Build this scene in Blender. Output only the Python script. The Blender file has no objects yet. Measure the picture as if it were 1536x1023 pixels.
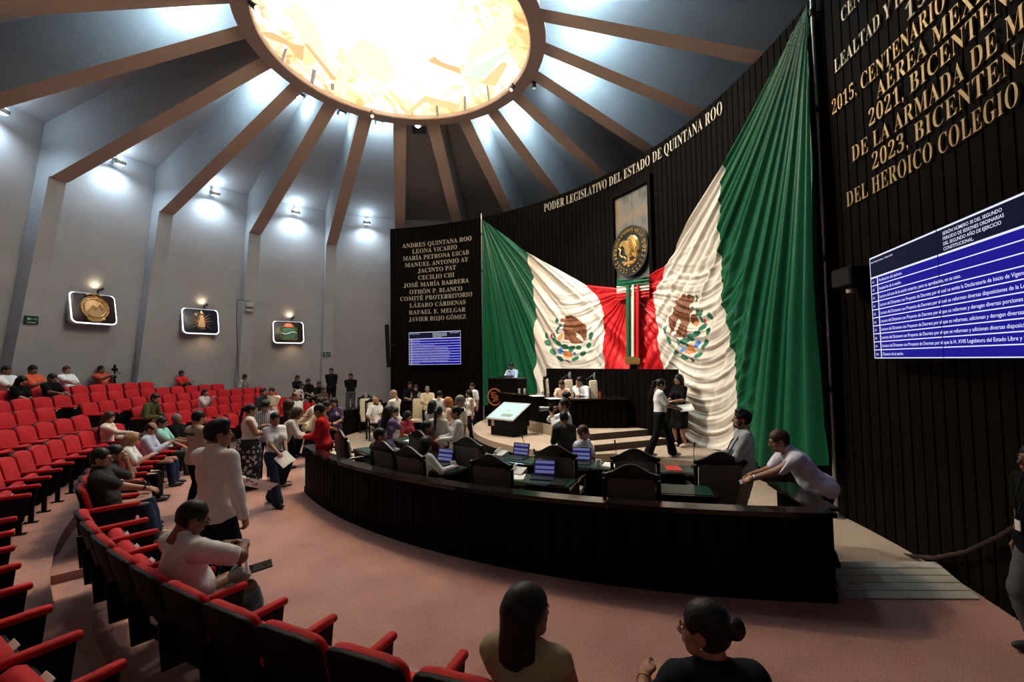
import bpy, bmesh, math, random
import numpy as np
from math import sin, cos, pi, radians as RAD, atan2, sqrt, hypot
from mathutils import Vector, Matrix

SC = bpy.context.scene
COL = SC.collection
random.seed(7)

# ------------------------------------------------------------------ camera
F_PX, PITCH, ROLL, CAM_H = 667.9, 0.0456, -0.016, 2.45
_cp, _sp, _cr, _sr = cos(PITCH), sin(PITCH), cos(ROLL), sin(ROLL)
FWD = np.array([0, _cp, _sp]); _up = np.array([0, -_sp, _cp]); _rt = np.array([1.0, 0, 0])
RGT = _cr * _rt + _sr * _up
UPV = -_sr * _rt + _cr * _up
CAM = np.array([0, 0, CAM_H])
cam = bpy.data.cameras.new('camera')
cam.sensor_width = 36.0
cam.lens = 36.0 * F_PX / 1536.0
cam.clip_start, cam.clip_end = 0.05, 200
camo = bpy.data.objects.new('camera', cam)
COL.objects.link(camo)
camo.matrix_world = Matrix(((RGT[0], UPV[0], -FWD[0], 0), (RGT[1], UPV[1], -FWD[1], 0),
                            (RGT[2], UPV[2], -FWD[2], CAM_H), (0, 0, 0, 1)))
SC.camera = camo

# ------------------------------------------------------------------ world, exposure
W = bpy.data.worlds.new('world')
SC.world = W
W.use_nodes = True
W.node_tree.nodes['Background'].inputs[0].default_value = (0.55, 0.6, 0.7, 1)
W.node_tree.nodes['Background'].inputs[1].default_value = 0.0
SC.view_settings.view_transform = 'Standard'
SC.view_settings.look = 'None'
SC.view_settings.gamma = 1.0
SC.view_settings.use_curve_mapping = False
SC.view_settings.exposure = 0.0

MURAL_E = 190.0         # the lit dome over the floor: the key light of the room
SPOT_W = 1500.0        # each spotlight hung on the ring
WALL_W = 200.0         # each floodlight at the head of a wall bay
BAY_W = 145.0           # each floodlight hidden between two beams

# ------------------------------------------------------------------ measured geometry (metres)
H = 8.3
RC = np.array([-.342, 1.373]) * H          # axis of the round hall
RI, RO, RP = .4125 * H, .4633 * H, 1.239 * H
ZP, ZR = .6616 * H + CAM_H, H + CAM_H      # beam underside at the pilaster / at the ring
TH0, DT, WR = 3.3141, 2 * pi / 21, .027 * H
CC = np.array([4.0, 14.3])                 # centre of the horseshoe and of the seat rows
WC, RW, WTOP = np.array([-7.12, 7.34]), 12.15, CAM_H + 5.9   # dark wall cylinder


def ray(px, py):
    return FWD + RGT * (px - 768) / F_PX - UPV * (py - 511.5) / F_PX


def at_z(px, py, z):
    d = ray(px, py)
    return CAM + d * ((z - CAM_H) / d[2])


def at_y(px, py, y):
    d = ray(px, py)
    return CAM + d * (y / d[1])


def on_cyl(px, py, c=WC, R=RW):
    q = ray(px, py)
    a = q[:2] @ q[:2]; b = -2 * q[:2] @ c; cc = c @ c - R * R
    t = (-b + sqrt(max(b * b - 4 * a * cc, 0))) / 2 / a
    return CAM + q * t


def project(P):
    P = np.asarray(P, float) - CAM
    y = P @ FWD
    return np.stack([768 + F_PX * (P @ RGT) / y, 511.5 - F_PX * (P @ UPV) / y, y], -1)


def in_view(P, m=40):
    u = project(P)
    return bool(u[2] > .2 and -m < u[0] < 1536 + m and -m < u[1] < 1023 + m)


def wall_pt(ang, z, inset=0.0):
    """point on the dark wall at angle ang (degrees), inset metres into the room"""
    a = RAD(ang)
    return np.array([WC[0] + (RW - inset) * cos(a), WC[1] + (RW - inset) * sin(a), z])


# ------------------------------------------------------------------ materials
MATS = {}


def mat(name, color, rough=.6, metal=0.0, spec=.5, emit=None, estr=0.0, bump=None, vary=None, sheen=0.0, coat=0.0):
    """bump=(scale, strength, distance); vary=(scale, amount) mottles the colour"""
    if name in MATS:
        return MATS[name]
    m = bpy.data.materials.new(name)
    m.use_nodes = True
    nt = m.node_tree
    b = nt.nodes['Principled BSDF']
    c = tuple(color) + (1,)
    b.inputs['Base Color'].default_value = c
    b.inputs['Roughness'].default_value = rough
    b.inputs['Metallic'].default_value = metal
    b.inputs['Specular IOR Level'].default_value = spec
    if sheen:
        b.inputs['Sheen Weight'].default_value = sheen
    if coat:
        b.inputs['Coat Weight'].default_value = coat
    if emit:
        b.inputs['Emission Color'].default_value = tuple(emit) + (1,)
        b.inputs['Emission Strength'].default_value = estr
    if bump or vary:
        tc = nt.nodes.new('ShaderNodeTexCoord')
    if bump:
        n = nt.nodes.new('ShaderNodeTexNoise')
        n.inputs['Scale'].default_value = bump[0]
        n.inputs['Detail'].default_value = 5
        nt.links.new(tc.outputs['Object'], n.inputs['Vector'])
        bp = nt.nodes.new('ShaderNodeBump')
        bp.inputs['Strength'].default_value = bump[1]
        bp.inputs['Distance'].default_value = bump[2]
        nt.links.new(n.outputs[0], bp.inputs['Height'])
        nt.links.new(bp.outputs[0], b.inputs['Normal'])
    if vary:
        n2 = nt.nodes.new('ShaderNodeTexNoise')
        n2.inputs['Scale'].default_value = vary[0]
        n2.inputs['Detail'].default_value = 6
        nt.links.new(tc.outputs['Object'], n2.inputs['Vector'])
        r = nt.nodes.new('ShaderNodeValToRGB')
        k = vary[1]
        r.color_ramp.elements[0].position, r.color_ramp.elements[1].position = .3, .7
        r.color_ramp.elements[0].color = tuple(x * (1 - k) for x in color) + (1,)
        r.color_ramp.elements[1].color = tuple(min(1, x * (1 + k)) for x in color) + (1,)
        nt.links.new(n2.outputs[0], r.inputs[0])
        nt.links.new(r.outputs[0], b.inputs['Base Color'])
    MATS[name] = m
    return m


def node_mat(name, build):
    if name in MATS:
        return MATS[name]
    m = bpy.data.materials.new(name)
    m.use_nodes = True
    build(m.node_tree, m.node_tree.nodes['Principled BSDF'])
    MATS[name] = m
    return m


def m_plaster():
    return mat('white_plaster', (.35, .365, .38), .85, bump=(9, .25, .02), vary=(1.3, .06))


M_WALL = m_plaster()
M_BEAM = mat('taupe_beam_bounce', (.42, .33, .285), .8, bump=(14, .15, .01))  # pale beams and ring: warm bounce off the carpet put into the colour
M_SLAB = mat('ceiling_plaster', (.42, .43, .44), .85, bump=(6, .25, .02))
M_RED = mat('red_seat_fabric', (.45, .004, .008), .75, spec=.3, sheen=.05, bump=(260, .25, .002), vary=(5, .12))
M_BLACK = mat('black_plastic', (.005, .0045, .0045), .55, spec=.15)
M_BSHELL = mat('black_seat_shell', (.007, .005, .0045), .6, spec=.15, bump=(120, .1, .001))
M_TAG = mat('white_tag', (.8, .8, .78), .5)
M_METAL = mat('grey_metal', (.45, .45, .46), .35, metal=.9)
M_CHROME = mat('bright_metal', (.8, .8, .8), .2, metal=1)
M_DARKMETAL = mat('dark_metal', (.03, .03, .03), .4, metal=.6)
M_PAPER = mat('paper', (.85, .84, .80), .8)
M_GOLD = mat('gold_leaf', (.70, .42, .13), .32, metal=.85, bump=(60, .4, .006))
M_LETTER = mat('brass_letter', (.68, .47, .25), .38, metal=.75)
M_LETTER_PALE = mat('pale_letter', (.62, .55, .42), .45, metal=.5)
M_GLASSDARK = mat('dark_glass', (.01, .012, .015), .08)
M_CERAMIC = mat('white_ceramic', (.8, .78, .76), .25)
M_BEIGE = mat('beige_upholstery', (.58, .48, .33), .7, sheen=.2, bump=(180, .2, .002))
M_LED = mat('white_led', (1, 1, 1), .5, emit=(.80, .88, 1.0), estr=2.2)
M_SCREENBLUE = mat('screen_blue', (.006, .006, .03), .7, spec=.05, emit=(.008, .007, .27), estr=1.0)
M_SCREENNAVY = mat('screen_navy', (.006, .006, .01), .7, spec=.05, emit=(.004, .005, .022), estr=1.0)
M_SCREENWHITE = mat('screen_white', (.1, .1, .1), .3, emit=(.75, .78, 1.0), estr=1.0)
M_SCREENPALE = mat('screen_pale', (.1, .1, .1), .3, emit=(.55, .80, .74), estr=1.0)


def _wood(nt, b):
    tc = nt.nodes.new('ShaderNodeTexCoord')
    mp = nt.nodes.new('ShaderNodeMapping')
    mp.inputs['Scale'].default_value = (22, 22, .7)
    nt.links.new(tc.outputs['Object'], mp.inputs[0])
    n = nt.nodes.new('ShaderNodeTexNoise')
    n.inputs['Scale'].default_value = 1.0
    n.inputs['Detail'].default_value = 6
    nt.links.new(mp.outputs[0], n.inputs['Vector'])
    r = nt.nodes.new('ShaderNodeValToRGB')
    r.color_ramp.elements[0].position, r.color_ramp.elements[1].position = .35, .7
    r.color_ramp.elements[0].color = (.0022, .0016, .0013, 1)
    r.color_ramp.elements[1].color = (.008, .0053, .0039, 1)
    nt.links.new(n.outputs[0], r.inputs[0])
    nt.links.new(r.outputs[0], b.inputs['Base Color'])
    b.inputs['Roughness'].default_value = .5
    b.inputs['Specular IOR Level'].default_value = .03
    bp = nt.nodes.new('ShaderNodeBump')
    bp.inputs['Strength'].default_value = .25
    bp.inputs['Distance'].default_value = .004
    nt.links.new(n.outputs[0], bp.inputs['Height'])
    nt.links.new(bp.outputs[0], b.inputs['Normal'])


M_WOOD = node_mat('dark_stained_wood', _wood)
M_GLOSSWOOD = mat('polished_dark_wood', (.014, .009, .007), .12, spec=.6, vary=(9, .3))


def carpet(name, c0, c1, scale=230):
    def f(nt, b):
        tc = nt.nodes.new('ShaderNodeTexCoord')
        n = nt.nodes.new('ShaderNodeTexNoise')
        n.inputs['Scale'].default_value = scale
        n.inputs['Detail'].default_value = 3
        nt.links.new(tc.outputs['Object'], n.inputs['Vector'])
        n2 = nt.nodes.new('ShaderNodeTexNoise')
        n2.inputs['Scale'].default_value = 1.6
        nt.links.new(tc.outputs['Object'], n2.inputs['Vector'])
        a = nt.nodes.new('ShaderNodeMath')
        a.operation = 'MULTIPLY_ADD'
        a.inputs[1].default_value = .35
        nt.links.new(n2.outputs[0], a.inputs[0])
        nt.links.new(n.outputs[0], a.inputs[2])
        r = nt.nodes.new('ShaderNodeValToRGB')
        r.color_ramp.elements[0].position, r.color_ramp.elements[1].position = .45, .9
        r.color_ramp.elements[0].color = c0 + (1,)
        r.color_ramp.elements[1].color = c1 + (1,)
        nt.links.new(a.outputs[0], r.inputs[0])
        nt.links.new(r.outputs[0], b.inputs['Base Color'])
        b.inputs['Roughness'].default_value = .95
        b.inputs['Specular IOR Level'].default_value = .15
        bp = nt.nodes.new('ShaderNodeBump')
        bp.inputs['Strength'].default_value = .6
        bp.inputs['Distance'].default_value = .006
        nt.links.new(n.outputs[0], bp.inputs['Height'])
        nt.links.new(bp.outputs[0], b.inputs['Normal'])
    return node_mat(name, f)


M_CARPET = carpet('rose_carpet', (.27, .130, .108), (.52, .295, .245), 90)
M_CARPET_BEIGE = carpet('beige_carpet', (.27, .20, .145), (.46, .36, .27), 110)

# ------------------------------------------------------------------ object helpers


class MB:
    """collects shapes into one mesh"""

    def __init__(s):
        s.v, s.f, s.m = [], [], []
        s.cur = 0

    def add(s, verts, faces):
        o = len(s.v)
        s.v += [tuple(float(c) for c in p) for p in verts]
        s.f += [tuple(i + o for i in f) for f in faces]
        s.m += [s.cur] * len(faces)
        return s

    def box(s, c, size, rz=0, rot=None, bev=0.0):
        x, y, z = (d / 2 for d in size)
        if bev > 0:
            b = min(bev, x * .9, y * .9, z * .9)
            out = [(-x + b, -y), (x - b, -y), (x, -y + b), (x, y - b), (x - b, y), (-x + b, y), (-x, y - b), (-x, -y + b)]
            inn = [(-x + b, -y + b), (x - b, -y + b), (x - b, -y + b), (x - b, y - b), (x - b, y - b), (-x + b, y - b), (-x + b, y - b), (-x + b, -y + b)]
            P = [(p[0], p[1], -z) for p in inn] + [(p[0], p[1], -z + b) for p in out] + [(p[0], p[1], z - b) for p in out] + [(p[0], p[1], z) for p in inn]
            Fc = [(0, 6, 4, 2), (24, 26, 28, 30)]
            for l in range(3):
                for i in range(8):
                    j = (i + 1) % 8
                    Fc.append((l * 8 + i, l * 8 + j, l * 8 + 8 + j, l * 8 + 8 + i))
        else:
            P = [(sx * x, sy * y, sz * z) for sz in (-1, 1) for sx, sy in ((-1, -1), (1, -1), (1, 1), (-1, 1))]
            Fc = [(3, 2, 1, 0), (4, 5, 6, 7), (0, 1, 5, 4), (1, 2, 6, 5), (2, 3, 7, 6), (3, 0, 4, 7)]
        R = rot if rot is not None else Matrix.Rotation(rz, 3, 'Z')
        return s.add([R @ Vector(p) + Vector(c) for p in P], Fc)

    def cyl(s, a, b, r0, r1=None, n=12, caps=True):
        r1 = r0 if r1 is None else r1
        a, b = Vector(a), Vector(b)
        d = (b - a).normalized()
        u = d.orthogonal().normalized()
        w = d.cross(u)
        P = [a + (u * cos(2 * pi * i / n) + w * sin(2 * pi * i / n)) * r0 for i in range(n)] + \
            [b + (u * cos(2 * pi * i / n) + w * sin(2 * pi * i / n)) * r1 for i in range(n)]
        Fc = [(i, (i + 1) % n, n + (i + 1) % n, n + i) for i in range(n)]
        if caps:
            Fc += [tuple(range(n - 1, -1, -1)), tuple(range(n, 2 * n))]
        return s.add(P, Fc)

    def tube(s, path, r, n=8, caps=True):
        path = [Vector(p) for p in path]
        rs = r if isinstance(r, (list, tuple)) else [r] * len(path)
        up = Vector((.13, .31, .94)).normalized()
        P = []
        for i, p in enumerate(path):
            d = (path[min(i + 1, len(path) - 1)] - path[max(i - 1, 0)]).normalized()
            u = d.cross(up)
            u = u.normalized() if u.length > 1e-4 else d.orthogonal().normalized()
            w = u.cross(d)
            P += [p + (u * cos(2 * pi * k / n) + w * sin(2 * pi * k / n)) * rs[i] for k in range(n)]
        Fc = []
        for i in range(len(path) - 1):
            for k in range(n):
                Fc.append((i * n + k, (i + 1) * n + k, (i + 1) * n + (k + 1) % n, i * n + (k + 1) % n))
        if caps:
            Fc += [tuple(range(n)), tuple(range((len(path) - 1) * n + n - 1, (len(path) - 1) * n - 1, -1))]
        return s.add(P, Fc)

    def lathe(s, prof, c=(0, 0, 0), n=16):
        P = [(c[0] + r * cos(2 * pi * k / n), c[1] + r * sin(2 * pi * k / n), c[2] + z) for r, z in prof for k in range(n)]
        Fc = [(i * n + k, i * n + (k + 1) % n, (i + 1) * n + (k + 1) % n, (i + 1) * n + k) for i in range(len(prof) - 1) for k in range(n)]
        Fc += [tuple(range(n - 1, -1, -1)), tuple(range((len(prof) - 1) * n, len(prof) * n))]
        return s.add(P, Fc)

    def slab(s, outline, t, b=0.01, tf=None):
        """rounded slab: outline in x,z; thickness along +y; tf maps (x,y,z) to place"""
        n = len(outline)
        cx = sum(p[0] for p in outline) / n
        cz = sum(p[1] for p in outline) / n
        ext = max(max(abs(p[0] - cx), abs(p[1] - cz)) for p in outline)
        P = []
        rings = [(0, b), (b * .3, b * .3), (b, 0), (t - b, 0), (t - b * .3, b * .3), (t, b)]
        for y, ins in rings:
            for x, z in outline:
                d = hypot(x - cx, z - cz) or 1
                k = max(0, 1 - ins / d)
                P.append((cx + (x - cx) * k, y, cz + (z - cz) * k))
        Fc = [tuple(range(n)), tuple(range(6 * n - 1, 5 * n - 1, -1))]
        for l in range(5):
            for i in range(n):
                j = (i + 1) % n
                Fc.append((l * n + i, (l + 1) * n + i, (l + 1) * n + j, l * n + j))
        if tf:
            P = [tf(p) for p in P]
        return s.add(P, Fc)

    def ball(s, c, r, n=12, rings=8, scale=(1, 1, 1)):
        P, Fc = [], []
        for i in range(rings + 1):
            th = pi * i / rings
            for k in range(n):
                P.append((c[0] + r * scale[0] * sin(th) * cos(2 * pi * k / n), c[1] + r * scale[1] * sin(th) * sin(2 * pi * k / n), c[2] + r * scale[2] * cos(th)))
        for i in range(rings):
            for k in range(n):
                Fc.append((i * n + k, (i + 1) * n + k, (i + 1) * n + (k + 1) % n, i * n + (k + 1) % n))
        return s.add(P, Fc)

    def grid(s, fn, nu, nv, close_u=False):
        P = [fn(i / nu, j / nv) for i in range(nu + (0 if close_u else 1)) for j in range(nv + 1)]
        m = nu if close_u else nu + 1
        Fc = [((i % m) * (nv + 1) + j, ((i + 1) % m) * (nv + 1) + j, ((i + 1) % m) * (nv + 1) + j + 1, (i % m) * (nv + 1) + j + 1) for i in range(nu) for j in range(nv)]
        return s.add(P, Fc)

    def mesh(s, name, mats, smooth=False):
        me = bpy.data.meshes.new(name)
        me.from_pydata(s.v, [], s.f)
        for m in (mats if isinstance(mats, (list, tuple)) else [mats]):
            me.materials.append(m)
        if isinstance(mats, (list, tuple)) and len(mats) > 1:
            me.polygons.foreach_set('material_index', s.m)
        bm = bmesh.new()
        bm.from_mesh(me)
        bmesh.ops.remove_doubles(bm, verts=bm.verts, dist=1e-6)
        bmesh.ops.recalc_face_normals(bm, faces=bm.faces)
        bm.to_mesh(me)
        bm.free()
        if smooth:
            me.polygons.foreach_set('use_smooth', [True] * len(me.polygons))
            if smooth != 'all':
                try:
                    me.set_sharp_from_angle(angle=RAD(40))
                except Exception:
                    pass
        me.update()
        return me

    def build(s, name, mats, parent=None, smooth=False):
        return link(name, s.mesh(name, mats, smooth), parent)


def link(name, data, parent=None):
    o = bpy.data.objects.new(name, data)
    COL.objects.link(o)
    if parent is not None:
        o.parent = parent
    return o


def tag(o, label=None, cat=None, group=None, kind=None):
    if label:
        o['label'] = label
    if cat:
        o['category'] = cat
    if group:
        o['group'] = group
    if kind:
        o['kind'] = kind
    return o


def empty(name, label, cat, loc=(0, 0, 0), rz=0.0, group=None):
    o = link(name, None)
    o.location = tuple(float(c) for c in loc)
    o.rotation_euler = (0, 0, rz)
    return tag(o, label, cat, group)


def copy_tree(o, parent=None):
    c = o.copy()
    COL.objects.link(c)
    c.parent = parent
    for ch in list(o.children):
        copy_tree(ch, c)
    return c


def structure(o):
    o['kind'] = 'structure'
    return o


def rrect(w, h, r, n=5, cx=0, cz=0):
    """rounded rectangle outline, counter-clockwise in x,z"""
    out = []
    for qx, qz, a0 in ((1, -1, -90), (1, 1, 0), (-1, 1, 90), (-1, -1, 180)):
        for i in range(n + 1):
            a = RAD(a0 + 90 * i / n)
            out.append((cx + qx * (w / 2 - r) + r * cos(a), cz + qz * (h / 2 - r) + r * sin(a)))
    return out


ORD = ['first', 'second', 'third', 'fourth', 'fifth', 'sixth', 'seventh', 'eighth', 'ninth', 'tenth', 'eleventh', 'twelfth',
       'thirteenth', 'fourteenth', 'fifteenth', 'sixteenth', 'seventeenth', 'eighteenth', 'nineteenth', 'twentieth']


def point_light(name, loc, power, color, radius, parent=None, spot=None, target=None, blend=.6):
    l = bpy.data.lights.new(name, 'SPOT' if spot else 'POINT')
    l.energy = power
    l.color = color
    l.shadow_soft_size = radius
    if spot:
        l.spot_size = RAD(spot)
        l.spot_blend = blend
    o = link(name, l, parent)
    o.location = tuple(float(c) for c in loc)
    if target is not None:
        d = Vector([float(a - b) for a, b in zip(target, loc)])
        o.rotation_euler = d.to_track_quat('-Z', 'Y').to_euler()
    return o
# ================================================================== the hall

# floor: carpet everywhere, beige inside the horseshoe, tiers for the seats
b = MB()
b.grid(lambda u, v: (-24 + 44 * u, -8 + 36 * v, 0), 8, 8)
structure(b.build('floor', M_CARPET))


def arc_pts(c, R, a0, a1, n):
    return [(c[0] + R * cos(RAD(a0 + (a1 - a0) * i / n)), c[1] + R * sin(RAD(a0 + (a1 - a0) * i / n))) for i in range(n + 1)]


def arc_slab(mb, c, r0, r1, a0, a1, z0, z1, n):
    A = arc_pts(c, r0, a0, a1, n)
    B = arc_pts(c, r1, a0, a1, n)
    P = []
    for (x, y), (X, Y) in zip(A, B):
        P += [(x, y, z0), (X, Y, z0), (X, Y, z1), (x, y, z1)]
    Fc = []
    for i in range(n):
        a, d = 4 * i, 4 * i + 4
        for k in range(4):
            Fc.append((a + k, d + k, d + (k + 1) % 4, a + (k + 1) % 4))
    Fc += [(0, 1, 2, 3), (4 * n + 3, 4 * n + 2, 4 * n + 1, 4 * n)]
    mb.add(P, Fc)
    return mb


# seat tiers
RISE = .198


def row_r(k):
    return 12.74 + (1.07 if k >= 1 else 0) + .83 * max(0, k - 1)


for k in range(1, 7):
    b = arc_slab(MB(), CC, row_r(k - 1) + .28, row_r(k) + .28 + (6 if k == 6 else 0), 150, 275, -.02, RISE * k, 90)
    structure(b.build('floor', M_CARPET))
# carpeted steps in the two stairs
for a0, a1 in ((188.0, 192.6), (221.2, 224.6)):
    for k in range(1, 5):
        b = arc_slab(MB(), CC, row_r(k - 1) - .06, row_r(k - 1) + .30, a0, a1, -.02, RISE * (k - .5), 6)
        structure(b.build('floor', M_CARPET))
b = MB()
pts = arc_pts(CC, 9.72, 130, 268, 60) + arc_pts(WC, RW - .01, -13, 78, 60)
b.add([(x, y, .004) for x, y in pts], [tuple(range(len(pts)))])
structure(b.build('floor', M_CARPET_BEIGE))

# plaster bays, pilasters, beams, ceiling slabs, ring
ZTOP, RTOP = 9.5, 10.58


def r_face(z):
    return 11.37 - .19 * (z - 2.68)


def r_wall(z):
    return 11.86 - .178 * (z - 2.36)


def pol(k, r, off=0.0, z=0.0):
    a = TH0 - k * DT
    return (RC[0] + r * cos(a) - off * sin(a), RC[1] + r * sin(a) + off * cos(a), z)


def z_beam(r):
    return ZP + (ZR - ZP) * (RP - r) / (RP - RO)


def z_slab(r):
    return ZTOP + (ZR + 1.35 - ZTOP) * (RTOP - r) / (RTOP - RO)


def rear(k):
    return -9 <= k <= -4


KS = range(-9, 12)
for k in KS:
    # pilaster
    ext = 1.4 if rear(k) or rear(k - 1) else 0
    b = MB()
    for zz in (-.05, ZP):
        b.add([pol(k, r_face(zz) + ext, WR, zz), pol(k, r_face(zz) + ext, -WR, zz), pol(k, r_wall(zz) + .3 + ext, -WR, zz), pol(k, r_wall(zz) + .3 + ext, WR, zz)], [])
    b.f += [(0, 1, 5, 4), (1, 2, 6, 5), (2, 3, 7, 6), (3, 0, 4, 7), (4, 5, 6, 7)]
    b.m += [0] * 5
    structure(b.build('trim_pilaster', M_WALL))
    # beam: underside browned with painted carpet bounce, plaster cheeks
    b = MB()
    r0, r1 = RO - .02, RP + .7 + ext
    zz0, zz1 = z_beam(r0), z_beam(RP)
    P = [pol(k, r0, WR, zz0), pol(k, RP, WR, zz1), pol(k, r1, WR, ZP), pol(k, r1, WR, ZTOP + .3), pol(k, r0, WR, z_slab(r0) + .2)]
    Q = [pol(k, r0, -WR, zz0), pol(k, RP, -WR, zz1), pol(k, r1, -WR, ZP), pol(k, r1, -WR, ZTOP + .3), pol(k, r0, -WR, z_slab(r0) + .2)]
    b.add(P + Q, [(0, 1, 2, 3, 4), (9, 8, 7, 6, 5), (2, 3, 8, 7), (3, 4, 9, 8), (4, 0, 5, 9)])
    b.cur = 1
    b.add([], [])
    b.f += [(0, 5, 6, 1), (1, 6, 7, 2)]
    b.m += [1, 1]
    structure(b.build('trim_beam', [M_WALL, M_BEAM]))
    # bay wall and slab between beam k and k+1
    ext = 1.4 if rear(k) else 0
    b = MB()
    e = .05
    for zz in (-.05, ZTOP):
        b.add([pol(k, r_wall(zz) + ext, -e, zz), pol(k + 1, r_wall(zz) + ext, e, zz)], [])
    b.f.append((0, 1, 3, 2))
    b.m.append(0)
    structure(b.build('wall_bay', M_WALL))
    b = MB()
    b.add([pol(k, RO - .05, -e, z_slab(RO - .05)), pol(k + 1, RO - .05, e, z_slab(RO - .05)), pol(k + 1, r_wall(ZTOP) + .05 + ext, e, z_slab(r_wall(ZTOP))), pol(k, r_wall(ZTOP) + .05 + ext, -e, z_slab(r_wall(ZTOP)))], [(0, 1, 2, 3)])
    structure(b.build('ceiling', M_SLAB))

# the ring and the lit dome above it
b = MB()
n = 126
prof = [(RO, ZR), (RI + .03, ZR), (RI, ZR + .03), (RI, ZR + .35), (RI + .05, ZR + 1.5), (RO, ZR + 1.5)]
P = [(RC[0] + r * cos(2 * pi * i / n), RC[1] + r * sin(2 * pi * i / n), z) for i in range(n) for r, z in prof]
m_ = len(prof)
b.add(P, [(i * m_ + j, i * m_ + (j + 1) % m_, ((i + 1) % n) * m_ + (j + 1) % m_, ((i + 1) % n) * m_ + j) for i in range(n) for j in range(m_)])
ring = structure(b.build('ceiling_ring', M_BEAM, smooth=True))
ring.name = 'trim_ring'


def _mural(nt, bs):
    N, L = nt.nodes, nt.links
    tc = N.new('ShaderNodeTexCoord')
    # warped coordinates so that the pattern reads as loose drapery
    n0 = N.new('ShaderNodeTexNoise'); n0.inputs['Scale'].default_value = .55; n0.inputs['Detail'].default_value = 3
    L.new(tc.outputs['Object'], n0.inputs['Vector'])
    vm = N.new('ShaderNodeVectorMath'); vm.operation = 'MULTIPLY_ADD'
    vm.inputs[1].default_value = (2.2, 2.2, 2.2)
    L.new(n0.outputs['Color'], vm.inputs[0]); L.new(tc.outputs['Object'], vm.inputs[2])
    wv = N.new('ShaderNodeTexWave'); wv.inputs['Scale'].default_value = .8; wv.inputs['Distortion'].default_value = 5; wv.inputs['Detail'].default_value = 3
    L.new(vm.outputs[0], wv.inputs['Vector'])
    n1 = N.new('ShaderNodeTexNoise'); n1.inputs['Scale'].default_value = .75; n1.inputs['Detail'].default_value = 4
    L.new(vm.outputs[0], n1.inputs['Vector'])
    vo = N.new('ShaderNodeTexVoronoi'); vo.feature = 'DISTANCE_TO_EDGE'; vo.inputs['Scale'].default_value = .7
    L.new(vm.outputs[0], vo.inputs['Vector'])
    blobs = N.new('ShaderNodeValToRGB')
    e = blobs.color_ramp.elements
    e[0].position, e[0].color = .40, (1, .98, .93, 1)
    e[1].position, e[1].color = .62, (1.0, .62, .28, 1)
    x = blobs.color_ramp.elements.new(.50); x.color = (1, .86, .60, 1)
    L.new(n1.outputs[0], blobs.inputs[0])
    wr = N.new('ShaderNodeValToRGB')
    wr.color_ramp.elements[0].position, wr.color_ramp.elements[0].color = .35, (.78, .66, .52, 1)
    wr.color_ramp.elements[1].position, wr.color_ramp.elements[1].color = .62, (1, 1, 1, 1)
    L.new(wv.outputs[0], wr.inputs[0])
    mx = N.new('ShaderNodeMixRGB'); mx.blend_type = 'MULTIPLY'; mx.inputs[0].default_value = .8
    L.new(blobs.outputs[0], mx.inputs[1]); L.new(wr.outputs[0], mx.inputs[2])
    ln = N.new('ShaderNodeValToRGB')
    ln.color_ramp.elements[0].position, ln.color_ramp.elements[0].color = .0, (.62, .40, .22, 1)
    ln.color_ramp.elements[1].position, ln.color_ramp.elements[1].color = .035, (1, 1, 1, 1)
    L.new(vo.outputs[0], ln.inputs[0])
    mx2 = N.new('ShaderNodeMixRGB'); mx2.blend_type = 'MULTIPLY'; mx2.inputs[0].default_value = .7
    L.new(mx.outputs[0], mx2.inputs[1]); L.new(ln.outputs[0], mx2.inputs[2])
    # glow gathered near the middle, shaped to make the key light harder
    ge = N.new('ShaderNodeVectorMath'); ge.operation = 'LENGTH'
    L.new(tc.outputs['Object'], ge.inputs[0])
    mr = N.new('ShaderNodeMapRange')
    mr.inputs[1].default_value, mr.inputs[2].default_value = 0.0, 3.45
    mr.inputs[3].default_value, mr.inputs[4].default_value = 0.0, 1.0
    L.new(ge.outputs['Value'], mr.inputs[0])
    rp = N.new('ShaderNodeValToRGB')
    er = rp.color_ramp.elements
    er[0].position, er[0].color = .18, (1, 1, 1, 1)
    er[1].position, er[1].color = 1.0, (.0075, .0075, .0075, 1)
    for p_, c_ in ((.30, .06), (.52, .024), (.75, .013)):
        x_ = er.new(p_); x_.color = (c_, c_, c_, 1)
    L.new(mr.outputs[0], rp.inputs[0])
    ml = N.new('ShaderNodeMath'); ml.operation = 'MULTIPLY'; ml.inputs[1].default_value = MURAL_E
    L.new(rp.outputs[0], ml.inputs[0])
    bs.inputs['Base Color'].default_value = (.1, .1, .1, 1)
    bs.inputs['Roughness'].default_value = .4
    L.new(mx2.outputs[0], bs.inputs['Emission Color'])
    L.new(ml.outputs[0], bs.inputs['Emission Strength'])


M_MURAL = node_mat('backlit_painted_dome', _mural)
b = MB()


def dome(u, v):
    r = (RI + .02) * u
    return (r * cos(2 * pi * v), r * sin(2 * pi * v), .55 * (1 - u * u))


b.grid(dome, 14, 72)
d = b.build('lit_ceiling_mural', M_MURAL, smooth='all')
d.location = (RC[0], RC[1], ZR + .12)
tag(d, 'round backlit painted skylight of pale orange shapes inside the ceiling ring', 'skylight')



def dome_pt(px, py, off=.02):
    P = at_z(px, py, ZR + .2)
    for _ in range(6):
        r = np.hypot(*(P[:2] - RC))
        P = at_z(px, py, ZR + .12 + .55 * max(0, 1 - (r / (RI + .02)) ** 2) - off)
    return P - np.array([RC[0], RC[1], ZR + .12])


def painted(name, polys, colour, off=.02):
    for sc, ox, pl in polys:
        m = MB()
        m.add([dome_pt(ox + x / sc, y / sc, off) for x, y in pl], [tuple(range(len(pl)))])
        m.build(name, mat('painted_' + name, (.1, .1, .1), emit=colour, estr=1.0), d)


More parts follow.
